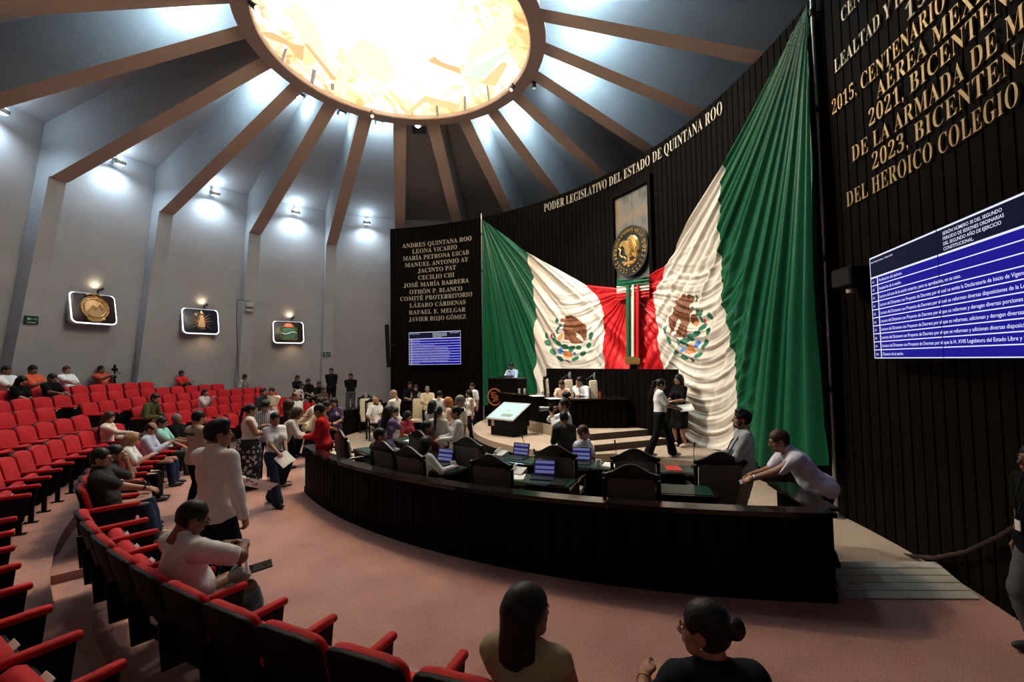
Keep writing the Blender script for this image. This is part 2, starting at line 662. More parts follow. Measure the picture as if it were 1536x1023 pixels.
Z = 5.113
painted('painted_figure', [(Z, 300, [(620, 90), (700, 150), (790, 330), (960, 560), (1050, 600), (960, 400), (900, 200), (800, 80), (720, 20)]),
                           (Z, 300, [(1330, 330), (1230, 300), (1130, 420), (1080, 560), (1040, 690), (1090, 720), (1130, 620), (1200, 480), (1300, 600), (1440, 640), (1500, 560), (1430, 400)]),
                           (Z, 600, [(500, 470), (560, 330), (640, 240), (760, 130), (800, 40), (860, 60), (880, 200), (800, 330), (640, 420)])], (1.55, 1.18, .78))
painted('painted_arm', [(Z, 300, [(465, 240), (560, 250), (640, 290), (700, 335), (800, 350), (790, 470), (740, 440), (700, 380), (650, 340), (560, 310), (490, 275)]),
                        (Z, 300, [(790, 330), (830, 340), (1050, 610), (1020, 620)]),
                        (Z, 600, [(210, 470), (260, 430), (330, 480), (460, 520), (470, 570), (330, 520)])], (1.15, .62, .28), .03)
painted('painted_book', [(Z, 600, [(0, 800), (60, 850), (190, 735), (460, 800), (450, 855), (185, 785), (60, 890), (0, 830)]),
                         (Z, 600, [(620, 640), (730, 660), (830, 490), (790, 470), (690, 560)])], (1.2, .78, .38), .03)
painted('painted_leaves', [(Z, 600, [(530, 610), (550, 520), (640, 470), (720, 440), (840, 370), (850, 395), (740, 480), (700, 540), (620, 600)])], (.85, 1.08, .80), .035)
painted('painted_bar', [(Z, 300, [(645, 375), (672, 372), (640, 470), (618, 470)]), (Z, 300, [(862, 528), (892, 540), (868, 655), (842, 650)]), (Z, 300, [(1000, 640), (1030, 640), (1030, 690), (1005, 690)]),
                        (Z, 600, [(272, 800), (292, 800), (298, 890), (278, 890)]), (Z, 600, [(488, 740), (505, 735), (508, 845), (490, 850)]), (Z, 600, [(662, 655), (675, 655), (690, 770), (678, 775)])], (.36, .31, .27), .04)

# dark slatted wall
b = MB()
A0, A1 = -34.0, 81.3
nb = int(RAD(A1 - A0) * RW / .185)
for i in range(nb):
    a0 = A0 + (A1 - A0) * i / nb
    a1 = A0 + (A1 - A0) * (i + 1) / nb
    g = (a1 - a0) * .07
    P = []
    for a, ins in ((a0, -.02), (a0 + g * .4, -.02), (a0 + g, .012), (a1 - g, .012), (a1 - g * .4, -.02), (a1, -.02)):
        P += [wall_pt(a, 0, ins), wall_pt(a, WTOP, ins)]
    b.add(P, [(2 * j, 2 * j + 2, 2 * j + 3, 2 * j + 1) for j in range(5)])
# back, top and end of the wall
P = []
for i in range(41):
    a = A0 + (A1 - A0) * i / 40
    P += [wall_pt(a, WTOP, .0), wall_pt(a, WTOP, -.22), wall_pt(a, 0, -.22)]
b.add(P, [f for i in range(40) for f in ((3 * i, 3 * i + 3, 3 * i + 4, 3 * i + 1), (3 * i + 1, 3 * i + 4, 3 * i + 5, 3 * i + 2))])
b.add([wall_pt(A1, 0, .012), wall_pt(A1, WTOP, .012), wall_pt(A1, WTOP, -.22), wall_pt(A1, 0, -.22)], [(0, 1, 2, 3)])
structure(b.build('wall_front', M_WOOD))

# ------------------------------------------------------------------ lamps
# spotlights clamped on the ring
for px, py, aim in ((384, 5, (3.9, 10.5, 3.4)), (556, 172, (-1.5, 8.8, 0)), (770, 128, (-3.5, 9.0, .4)), (800, 122, (1.2, 13.5, 3.0))):
    P = at_z(px, py, ZR)
    v = P[:2] - RC
    P[:2] = RC + v / np.hypot(*v) * (RI - .02 if px != 800 else RO + .05)
    t = empty('ring_spotlight', {384: 'small black spotlight clamped to the rim of the ceiling ring, first from the top edge',
                                 556: 'small black spotlight clamped to the lower rim of the ceiling ring',
                                 770: 'small black spotlight with a cable across the ring towards the flag side',
                                 800: 'small grey spotlight on the outer rim of the ceiling ring'}[px], 'spotlight', (P[0], P[1], ZR - .04))
    dv = Vector([aim[0] - P[0], aim[1] - P[1], aim[2] - ZR]).normalized()
    m1 = MB(); m1.cyl(-dv * .03, dv * .16, .055, .075, 14)
    m1.build('lamp_housing', M_DARKMETAL, t)
    m2 = MB(); m2.cyl(dv * .161, dv * .165, .062, .062, 14)
    m2.build('lens', mat('lamp_lens', (1, 1, 1), emit=(1, .95, .85), estr=.4), t)
    m3 = MB(); m3.box((0, 0, .03), (.05, .05, .1)); m3.box((0, 0, .0), (.17, .02, .03))
    m3.build('clamp', M_DARKMETAL, t)
    point_light('spot_bulb', dv * .2, SPOT_W * {384: 2.8, 556: .35, 770: .35, 800: 1.7}[px], (1, .93, .82), .12, t, spot=62, target=dv * 5, blend=.8)

# floodlights at the head of the bays
NAMES_BAY = {0: 'behind the second beam', 1: 'above the round gold seal', 2: 'above the sun shaped seal', 3: 'above the green seal', 4: 'above the two guards'}
for k, pw in ((0, 1.0), (1, 1.15), (2, 1.15), (3, 1.3), (4, .9)):
    a = TH0 - (k + .5) * DT
    cf = cos(DT / 2)
    r = r_wall(9.1) * cf - .34
    loc = np.array([RC[0] + r * cos(a), RC[1] + r * sin(a), 9.12])
    t = empty('wall_floodlight', f'white floodlight at the top of the plaster bay {NAMES_BAY[k]}', 'floodlight', loc, a)
    m1 = MB(); m1.box((0, 0, 0), (.14, .26, .16), bev=.02); m1.box((.1, 0, .1), (.04, .05, .28)); m1.box((0, -.16, .02), (.1, .03, .1)); m1.box((0, .16, .02), (.1, .03, .1))
    m1.build('lamp_housing', mat('lamp_grey', (.35, .36, .35), .5), t)
    m2 = MB(); m2.box((0, 0, -.083), (.11, .22, .006))
    m2.build('lens', mat('flood_lens', (1, 1, 1), emit=(.86, .94, 1), estr=14), t)
    point_light('flood_bulb', (0, 0, -.13), WALL_W * pw, (.66, .85, 1.0), .05, t, spot=168, target=(.10, 0, -1.2), blend=.9)
    point_light('spill_bulb', (-.05, 0, .14), WALL_W * .12 * pw, (.66, .85, 1.0), .05, t)

# floodlights between the beams near the ring
for k, pw, side in ((-2, 1.0, 0), (-1, 1.0, 0), (0, .0, 0), (1, 1.1, 0), (2, .55, -.25), (3, .5, -.2), (4, .9, 0), (5, .10, 0), (7, .9, 0), (8, 1.2, 0), (9, .10, 0),
                    (10, 1.3, 0), (11, 1.0, 0), (12, 1.0, 0), (13, 1.0, 0)):
    if pw == 0:
        continue
    a = TH0 - (k + .5) * DT
    r = RO + (.9 if k in (5,) else 1.15)
    z = z_beam(r) + .95
    loc = np.array([RC[0] + r * cos(a) - side * sin(a), RC[1] + r * sin(a) + side * cos(a), z])
    t = empty('beam_floodlight', f'cool white floodlight hidden between ceiling beams, {ORD[(k + 2)]} clockwise around the ring', 'floodlight', loc, a)
    m1 = MB(); m1.box((0, 0, .12), (.30, .26, .10), bev=.02); m1.box((0, 0, .45), (.03, .03, .6))
    m1.build('lamp_housing', M_DARKMETAL, t)
    m2 = MB(); m2.cyl((0, 0, .068), (0, 0, .05), .07, .08, 14)
    m2.build('lens', mat('dim_flood_lens', (.5, .5, .5), emit=(.86, .94, 1), estr=.5), t)
    point_light('flood_bulb', (0, 0, -.02), BAY_W * pw, (.62, .86, 1.0), .08, t)
# ================================================================== theatre seats
def back_outline(w, z0, z1, crown=.02, r=.075):
    out = [(-w / 2 + .015, z0), (w / 2 - .015, z0), (w / 2, z0 + .02)]
    n = 5
    for i in range(n + 1):
        a = RAD(90 * i / n)
        out.append((w / 2 - r + r * cos(a), z1 - r + r * sin(a)))
    for x in (w * .25, w * .12, 0, -w * .12, -w * .25):
        out.append((x, z1 + crown * (1 - (2 * x / w) ** 2)))
    for i in range(n + 1):
        a = RAD(90 + 90 * i / n)
        out.append((-w / 2 + r + r * cos(a), z1 - r + r * sin(a)))
    out.append((-w / 2, z0 + .02))
    return out


def seat_proto(pitch, folded, left_arm):
    root = empty('theatre_seat', '-', 'seat')
    tilt = .245

    def tf(y0):
        def f(p):
            bow = .03 * (2 * p[0] / .52) ** 2
            return (p[0], y0 + p[1] - (p[2] - .40) * tilt + bow, p[2])
        return f
    w = pitch - .055
    m = MB(); m.slab(back_outline(w, .30, .922), .04, .012, tf(-.005))
    m.build('backrest_shell', M_BSHELL, root, True)
    m = MB(); m.slab(back_outline(w - .012, .44, .922), .070, .030, tf(.026))
    m.build('backrest_cushion', M_RED, root, True)
    w2 = pitch - .10
    if folded:
        # tipped up seat: cushion towards the back, dark pan towards the front
        m = MB()
        m.slab(rrect(w2, .38, .08, 5, 0, .455), .12, .05, lambda p: (p[0], .13 + p[1] + (p[2] - .40) * .12, p[2]))
        m.build('seat_cushion', M_RED, root, True)
        m = MB()
        m.slab(rrect(w2 + .01, .34, .06, 5, 0, .425), .032, .010, lambda p: (p[0], .245 + p[1] + (p[2] - .40) * .12, p[2]))
        pan = m.build('seat_pan', M_BLACK, root, True)
        m = MB()
        m.box((0.02, .294, .602), (.13, .006, .036), rot=Matrix.Rotation(RAD(-50), 3, 'X'))
        m.box((0.02, .298, .577), (.13, .004, .025))
        m.build('number_plate', M_TAG, pan)
    else:
        m = MB()
        m.slab(rrect(w2, .44, .07, 5, 0, .27), .12, .045, lambda p: (p[0], p[2], .36 + p[1] + (p[2] - .05) * .05))
        m.build('seat_cushion', M_RED, root, True)
        m = MB()
        m.slab(rrect(w2 + .01, .42, .06, 5, 0, .27), .05, .014, lambda p: (p[0], p[2], .318 + p[1] + (p[2] - .05) * .05))
        m.build('seat_pan', M_BLACK, root, True)
    for sx in ((1, -1) if left_arm else (1,)):
        x = sx * pitch / 2
        m = MB()
        m.slab(rrect(.066, .055, .024, 4, x, .632), .56, .02, lambda p: (p[0], -.03 + p[1], p[2] + .012 * sin((p[1]) * 5.6)))
        m.build('armrest', M_RED, root, True)
        m = MB()
        m.slab([(-.06, .26), (.40, .24), (.47, .31), (.50, .607), (-.09, .607)], .034, .006, lambda p, x=x: (x - .017 + p[1], p[0], p[2]))
        m.build('side_panel', M_BLACK, root)
        m = MB()
        m.box((x, .33, .14), (.034, .06, .28), bev=.006)
        m.box((x, .33, .008), (.07, .16, .016), bev=.004)
        m.build('leg', M_BLACK, root)
    return root


PROTO = {}


def seat_at(row, phi, pitch, folded, left_arm, label, group):
    key = (round(pitch, 3), folded, left_arm)
    if key not in PROTO:
        PROTO[key] = seat_proto(*key)
        o = PROTO[key]
        fresh = True
    else:
        o = copy_tree(PROTO[key])
    R = row_r(row)
    o.location = (CC[0] + R * cos(RAD(phi)), CC[1] + R * sin(RAD(phi)), RISE * row)
    o.rotation_euler = (0, 0, RAD(phi + 90))
    o['label'] = label
    o['group'] = group
    return o


def seat_xy(row, phi, dr=0.0):
    R = row_r(row) + dr
    return (CC[0] + R * cos(RAD(phi)), CC[1] + R * sin(RAD(phi)), RISE * row)


ROWS = ['front', 'second', 'third', 'fourth', 'fifth', 'sixth', 'top']
# (block name, first angle, last angle, where counting starts)
BLOCKS = [('block nearest the curved barrier end', 226.7, 262.0, 'near'),
          ('middle block', 193.2, 221.2, 'mid'),
          ('far block under the wall seals', 160.0, 187.6, 'far')]
OCC = set()          # occupied seats, filled by angle below
OCCUPIED = [(0, 237.95), (0, 251.9), (0, 256.3), (0, 220.6), (0, 218.0), (0, 209.6), (0, 204.2), (0, 199.4), (0, 195.6),
            (1, 199.2), (2, 186.8), (2, 177.1), (5, 189.6), (5, 186.5), (6, 187.1), (6, 184.7), (6, 181.5), (6, 177.7), (5, 170.1), (4, 163.5)]
SEATS = []
for bname, p0, p1, key in BLOCKS:
    for row in range(7):
        pitch = .56 if row == 0 else .60
        step = math.degrees(pitch / (row_r(row))) * (1.0 if row else .9925)
        s0 = p0 - (1.75 if key == 'near' and row else 0) - (0)
        s0 += ({3: -1.0, 4: 8.2, 5: 11, 6: 13}.get(row, 0) if key == 'mid' else 0)
        p1x = {3: 2.3, 4: 9.8, 5: 12.0, 6: 13.5}.get(row, 0) if key == 'far' else 0
        s1 = p1 + p1x - (1.6 if key == 'mid' and row else 0) + (1.1 if key == 'mid' and row == 0 else 0)
        n = int((s1 - s0) / step)
        if key == 'near':
            phis = [s0 + step * (i + .5) for i in range(n)]
        else:
            phis = [s1 - step * (i + .5) for i in range(n)]
        for i, phi in enumerate(phis):
            x, y, z = seat_xy(row, phi)
            # inside the hall, and something of it inside the frame
            bx, by, _ = seat_xy(row, phi, .35)
            if hypot(bx - RC[0], by - RC[1]) > 11.62:
                continue
            fx, fy, _ = seat_xy(row, phi, -.55)
            if not any(in_view((px, py, z + dz), 5) for px, py in ((x, y), (fx, fy)) for dz in (.05, .35, .62, .9)):
                continue
            if hypot(x, y) < 1.3:
                continue
            SEATS.append((key, row, phi, step, i, bname, pitch))
for key, row, phi, step, i, bname, pitch in SEATS:
    folded = not any(r == row and abs(a - phi) <= step * .52 for r, a in OCCUPIED)
    where = {'near': 'counting from the stairs', 'mid': 'counting from the lower stairs', 'far': 'counting from the upper stairs'}[key]
    st = 'red folding theatre seat' if folded else 'occupied red theatre seat'
    la = (i == 0) if key == 'near' else False
    seat_at(row, phi, pitch, folded, la, f'{st}, {ORD[i] if i < 20 else str(i + 1)} {where} in the {ROWS[row]} row, {bname}'.replace(', block nearest the curved barrier end', ', near block').replace('far block under the wall seals', 'far block'), f'red seats of the {ROWS[row]} row, {key} block')
# ================================================================== barrier, stage and furniture
BAR_H, BAR_R = .885, 9.79


def slat_arc(mb, R, a0, a1, z0, z1, width, out=1, depth=.014):
    n = max(1, int(abs(RAD(a1 - a0)) * R / width))
    for i in range(n):
        p0 = a0 + (a1 - a0) * i / n
        p1 = a0 + (a1 - a0) * (i + 1) / n
        g = (p1 - p0) * .08
        P = []
        for a, ins in ((p0, -depth), (p0 + g * .4, -depth), (p0 + g, 0), (p1 - g, 0), (p1 - g * .4, -depth), (p1, -depth)):
            r = R + out * ins
            P += [(CC[0] + r * cos(RAD(a)), CC[1] + r * sin(RAD(a)), z0), (CC[0] + r * cos(RAD(a)), CC[1] + r * sin(RAD(a)), z1)]
        mb.add(P, [(2 * j, 2 * j + 2, 2 * j + 3, 2 * j + 1) for j in range(5)])


bar = empty('curved_barrier', 'long curved dark wood barrier with glossy top between the seats and the desks', 'barrier', (CC[0] + BAR_R * cos(RAD(240)), CC[1] + BAR_R * sin(RAD(240)), 0))
BO = Vector(bar.location)


def rel(mb, o):
    mb.v = [(p[0] - o[0], p[1] - o[1], p[2] - o[2]) for p in mb.v]
    return mb


BA0, BA1 = 214.6, 265.3
b = MB()
slat_arc(b, BAR_R, BA0, BA1, 0.0, BAR_H - .05, .155)
arc_slab(b, CC, BAR_R - .16, BAR_R - .015, BA0, BA1, .0, BAR_H - .05, 60)
rel(b, BO).build('slatted_panel', M_WOOD, bar)
b = arc_slab(MB(), CC, BAR_R - .17, BAR_R + .03, BA0 - .15, BA1 + .1, BAR_H - .05, BAR_H, 90)
rel(b, BO).build('top_rail', M_GLOSSWOOD, bar)
b = arc_slab(MB(), CC, BAR_R - .02, BAR_R + .012, BA0, BA1, .0, .10, 60)
rel(b, BO).build('plinth', M_WOOD, bar)

# the return at the right end, leaning place of the man in white
p0 = np.array([CC[0] + (BAR_R - .1) * cos(RAD(BA1)), CC[1] + (BAR_R - .1) * sin(RAD(BA1))])
p1 = p0 + np.array([.12, .95])
t = empty('barrier_gate', 'short dark return of the barrier the man in white leans on', 'barrier', (p0[0], p0[1], 0))
ang = atan2(p1[1] - p0[1], p1[0] - p0[0])
L = hypot(*(p1 - p0))
b = MB()
R3 = Matrix.Rotation(ang, 3, 'Z')
for i in range(6):
    b.box(R3 @ Vector((L * (i + .5) / 6 + .04, 0, .42)), (L / 6 - .012, .12, .83), rot=R3)
b.box(R3 @ Vector((L / 2 + .04, 0, .42)), (L, .10, .83), rot=R3)
b.build('slatted_panel', M_WOOD, t)
b = MB(); b.box(R3 @ Vector((L / 2 + .07, 0, .861)), (L + .02, .30, .045), rot=R3, bev=.008)
b.build('top_rail', M_GLOSSWOOD, t)

# far arm of the barrier
t = empty('far_barrier', 'far dark slatted barrier arm in front of the two guards', 'barrier', (CC[0] + BAR_R * cos(RAD(172)), CC[1] + BAR_R * sin(RAD(172)), 0))
b = MB(); slat_arc(b, BAR_R, 158, 184, 0, BAR_H - .05, .155, -1); arc_slab(b, CC, BAR_R + .0, BAR_R + .15, 158, 184, 0, BAR_H - .05, 30)
rel(b, t.location).build('slatted_panel', M_WOOD, t)
b = arc_slab(MB(), CC, BAR_R - .04, BAR_R + .24, 158, 184, BAR_H - .05, BAR_H, 30)
rel(b, t.location).build('top_rail', M_GLOSSWOOD, t)

# ------------------------------------------------------------------ stage
ST = .40
st = empty('stage', 'raised round stage covered in beige carpet in front of the flag', 'stage', (CC[0], CC[1] - 3, 0))


def room_clip(pts, inset=.03):
    out = []
    for x, y in pts:
        v = np.array([x, y]) - WC
        r = np.hypot(*v)
        if r > RW - inset:
            v *= (RW - inset) / r
        out.append((WC[0] + v[0], WC[1] + v[1]))
    return out


def prism(mb, pts, z0, z1):
    n = len(pts)
    mb.add([(x, y, z0) for x, y in pts] + [(x, y, z1) for x, y in pts],
           [tuple(range(n - 1, -1, -1)), tuple(range(n, 2 * n))] + [(i, (i + 1) % n, n + (i + 1) % n, n + i) for i in range(n)])
    return mb


edge = arc_pts(CC, 5.27, 160, 240, 40)
front = [(2.2, 9.85), (2.9, 9.35), (3.75, 8.9), (4.75, 9.3)]
backw = [tuple(wall_pt(a, 0, .03)[:2]) for a in np.linspace(11, 58, 30)]
poly = edge + front + backw
rel(prism(MB(), room_clip(poly), ST - .16, ST), st.location).build('carpet_top', M_CARPET_BEIGE, st)
b = MB()
inner = arc_pts(CC, 5.2, 160, 240, 60)
slat_arc(b, 5.2, 160, 240, 0, ST - .155, .11)
inner2 = room_clip(arc_pts(CC, 5.19, 160, 240, 40) + [(2.22, 9.92), (2.93, 9.42), (3.75, 8.98), (4.7, 9.38)] + backw)
prism(b, inner2, 0, ST - .16)
rel(b, st.location).build('slatted_base', M_WOOD, st)
# upper platform of the presidium with one step
plat = room_clip([(-.44, 14.75), (.2, 13.66), (1.49, 11.58), (1.75, 10.62), (3.4, 11.22), (4.3, 11.5)] + [tuple(wall_pt(a, 0, .05)[:2]) for a in np.linspace(20, 56, 20)])
rel(prism(MB(), plat, ST, .70), st.location).build('upper_platform', M_CARPET_BEIGE, st)
step = [(1.72, 10.65), (1.80, 10.05), (3.3, 10.62), (4.45, 11.05), (4.3, 11.5)]
rel(prism(MB(), room_clip(step), ST, .55), st.location).build('step', M_CARPET_BEIGE, st)
for nm, seg, z0, z1 in (('riser', ((1.80, 10.04), (3.3, 10.61), (4.4, 11.02)), ST, .545), ('riser', ((1.76, 10.60), (3.4, 11.2), (4.3, 11.49)), .55, .695)):
    b = MB()
    for (x0, y0), (x1, y1) in zip(seg[:-1], seg[1:]):
        b.add([(x0, y0, z0), (x1, y1, z0), (x1, y1, z1), (x0, y0, z1)], [(0, 1, 2, 3)])
    rel(b, st.location).build(nm, mat('brown_riser', (.05, .03, .022), .7), st)

# presidium desk
DZ = 1.46
t = empty('presidium_desk', 'long dark wood desk of the presidium on the stage', 'desk', (1.5, 11.9, ST))
path = [(-.60, 15.0), (.45, 13.3), (1.49, 11.6), (2.93, 11.46)]
norms = [(.85, .53), (.85, .53), (.55, .84), (.1, .99)]
b = MB()
for i in range(3):
    a0, a1 = np.array(path[i]), np.array(path[i + 1])
    n0, n1 = np.array(norms[i]), np.array(norms[i + 1])
    z0 = ST if i < 2 else .70
    L = np.hypot(*(a1 - a0)); k = int(L / .16)
    d = (a1 - a0) / L
    nn = np.array([-d[1], d[0]]) * -1
    for j in range(k):
        q0, q1 = a0 + d * L * (j + .07) / k, a0 + d * L * (j + .93) / k
        P = [(*q0, z0), (*q1, z0), (*q1, DZ - .04), (*q0, DZ - .04)]
        w = np.array([d[1], -d[0]])
        P2 = [(p[0] - w[0] * .03, p[1] - w[1] * .03, p[2]) for p in P]
        P1 = [(p[0] + w[0] * .012, p[1] + w[1] * .012, p[2]) for p in P]
        b.add(P1 + P2, [(0, 1, 2, 3), (0, 4, 5, 1), (1, 5, 6, 2), (2, 6, 7, 3), (3, 7, 4, 0)])
    P = [(*a0, z0), (*a1, z0), (*a1, DZ - .04), (*a0, DZ - .04)]
    Q = [(*(a0 + n0 * .06), z0), (*(a1 + n1 * .06), z0), (*(a1 + n1 * .06), DZ - .04), (*(a0 + n0 * .06), DZ - .04)]
    b.add(P + Q, [(0, 1, 2, 3), (4, 7, 6, 5), (0, 4, 5, 1), (3, 2, 6, 7)])
b.box((2.91, 11.78, 1.06), (.05, .64, .72))
rel(b, t.location).build('front_panel', M_WOOD, t)
P = []
for (x, y), (nx, ny) in zip(path, norms):
    P += [(x - nx * .05, y - ny * .05), (x + nx * .62, y + ny * .62)]
b = MB()
top = [P[0], P[2], P[4], P[6], P[7], P[5], P[3], P[1]]
prism(b, top, DZ - .04, DZ)
rel(b, t.location).build('desk_top', M_GLOSSWOOD, t)

# dark screen wall behind the presidium
t = empty('presidium_backdrop', 'dark panelled screen wall standing behind the presidium chairs', 'screen wall', (2.5, 12.5, .7))
b = MB()
q0, q1 = np.array([1.1, 14.5]), np.array([3.86, 10.5])
L = np.hypot(*(q1 - q0)); d = (q1 - q0) / L; w = np.array([-d[1], d[0]]) * -1
for j in range(26):
    a0, a1 = q0 + d * L * (j + .06) / 26, q0 + d * L * (j + .94) / 26
    zb = ST if a1[1] < 11.35 else .70
    b.add([(*(a0 + w * .012), zb), (*(a1 + w * .012), zb), (*(a1 + w * .012), 2.17), (*(a0 + w * .012), 2.17),
           (*(a0 - w * .02), zb), (*(a1 - w * .02), zb), (*(a1 - w * .02), 2.17), (*(a0 - w * .02), 2.17)], [(0, 1, 2, 3), (0, 4, 5, 1), (1, 5, 6, 2), (3, 2, 6, 7), (0, 3, 7, 4)])
rel(b, t.location).build('slatted_face', M_WOOD, t)
b = MB()
b.add([(*q0, ST), (*q1, ST), (*q1, 2.2), (*q0, 2.2)] + [(*(q0 - w * .08), ST), (*(q1 - w * .08), ST), (*(q1 - w * .08), 2.2), (*(q0 - w * .08), 2.2)],
      [(0, 1, 2, 3), (7, 6, 5, 4), (0, 4, 5, 1), (1, 5, 6, 2), (2, 6, 7, 3), (3, 7, 4, 0)])
rel(b, t.location).build('panel_core', M_WOOD, t)

# lectern with the round orange emblem
M_ORANGE = mat('copper_emblem', (.55, .17, .07), .4, metal=.4)
lx, ly = -.18, 14.95
t = empty('lectern', 'dark wood lectern with a round copper emblem at the end of the presidium', 'lectern', (lx, ly, ST), RAD(-32))
b = MB(); b.box((0, 0, .74), (1.15, .62, 1.46), bev=.012)
b.build('body', M_WOOD, t)
b = MB(); b.box((0, .02, 1.49), (1.22, .70, .045), bev=.01); b.box((-.1, .0, 1.52), (.5, .42, .02), rot=Matrix.Rotation(RAD(12), 3, 'X'))
b.build('top', M_GLOSSWOOD, t)
b = MB()
n = 40


def ringxz(mb, cx, cz, r0, r1, y0, y1, n=40, a0=0, a1=360):
    P = []
    for i in range(n + 1):
        a = RAD(a0 + (a1 - a0) * i / n)
        for r, y in ((r0, y0), (r1, y0), (r1, y1), (r0, y1)):
            P.append((cx + r * cos(a), y, cz + r * sin(a)))
    mb.add(P, [(4 * i + j, 4 * i + 4 + j, 4 * i + 4 + (j + 1) % 4, 4 * i + (j + 1) % 4) for i in range(n) for j in range(4)])


ringxz(b, -.30, .88, .245, .29, -.335, -.31)
for i, (x0, x1) in enumerate(((-.14, .06), (-.16, .02), (-.06, .15), (-.12, .12), (-.02, .15), (-.10, .08))):
    b.box((-.30 + (x0 + x1) / 2, -.32, 1.03 - i * .058), (x1 - x0, .02, .024))
for x, z0, z1 in ((-.10, .86, 1.03), (.06, .80, .97), (-.02, .74, .86), (.12, .76, .9)):
    b.box((-.30 + x, -.32, (z0 + z1) / 2), (.022, .02, z1 - z0))
b.build('emblem', M_ORANGE, t)
b = MB(); b.tube([(.12, .1, 1.5), (.13, .05, 1.66), (.08, -.06, 1.72)], .008); b.ball((.08, -.06, 1.72), .02)
b.build('microphone', M_DARKMETAL, t)

# touch screen kiosk
kc = np.array([-.12, 12.62])
t = empty('touch_kiosk', 'black kiosk with a tilted pale green touch screen on the stage edge', 'kiosk', (kc[0], kc[1], ST), RAD(-41.5))
b = MB()
b.add([(-.42, -.30, 0), (.42, -.30, 0), (.42, .30, 0), (-.42, .30, 0), (-.42, -.30, .26), (.42, -.30, .26), (.42, .30, .26), (-.42, .30, .26)], [(3, 2, 1, 0), (0, 1, 5, 4), (1, 2, 6, 5), (2, 3, 7, 6), (3, 0, 4, 7)])
b.add([(-.46, -.38, .24), (.46, -.38, .24), (.46, .34, .24), (-.46, .34, .24), (-.46, -.38, .44), (.46, -.38, .44), (.46, .34, .80), (-.46, .34, .80)],
      [(3, 2, 1, 0), (0, 1, 5, 4), (1, 2, 6, 5), (2, 3, 7, 6), (3, 0, 4, 7), (4, 5, 6, 7)])
b.build('cabinet', M_BLACK, t)
th = atan2(.36, .72)
RX = Matrix.Rotation(th, 3, 'X')


def kio(p):
    return Vector((0, -.02, .635)) + RX @ Vector((p[0], p[2], p[1]))


b = MB(); b.slab(rrect(1.02, .88, .02, 3), .035, .006, kio)
fr = b.build('screen_frame', mat('silver_bezel', (.5, .5, .48), .35, metal=.6), t)
b = MB(); b.slab(rrect(.93, .78, .005, 2), .006, .001, lambda p: kio((p[0], p[1] + .033, p[2])))
b.build('screen', M_SCREENPALE, fr)
b = MB(); b.add([kio((x, .0405, z)) for x, z in ((-.05, -.30), (.33, -.30), (.33, -.16), (-.05, -.16))], [(0, 1, 2, 3)])
b.add([kio((x, .0405, z)) for x, z in ((-.03, -.02), (.06, -.02), (.06, .02), (-.03, .02))], [(0, 1, 2, 3)])
b.build('screen_window', mat('screen_olive', (.1, .1, .1), emit=(.22, .30, .16), estr=1), fr)
b = MB(); b.box((-.26, -.385, .36), (.11, .012, .19), bev=.004)
b.build('badge', mat('pinkish_badge', (.45, .20, .13), .5), t)
b = MB(); b.box((-.26, -.392, .40), (.07, .006, .05)); b.box((-.26, -.392, .32), (.07, .006, .05))
b.build('badge_print', mat('pale_print', (.6, .5, .42), .5), t)

# ------------------------------------------------------------------ carved high back chairs
M_CARVED = mat('black_carved_wood', (.004, .003, .0025), .35, spec=.4, bump=(45, .35, .006))
M_SEATBACK = mat('brown_leather_back', (.10, .072, .06), .6)
M_CREST = mat('grey_crest', (.24, .24, .25), .5)


def crest_outline(w, z):
    out = [(-w / 2, z), (w / 2, z), (w / 2 + .02, z + .08)]
    for i in range(13):
        u = 1 - 2 * i / 12
        zz = z + .10 + .11 * (cos(u * pi) * .5 + .5) ** .8
        out.append((u * w / 2 * .92, zz))
    out.append((-w / 2 - .02, z + .08))
    return out


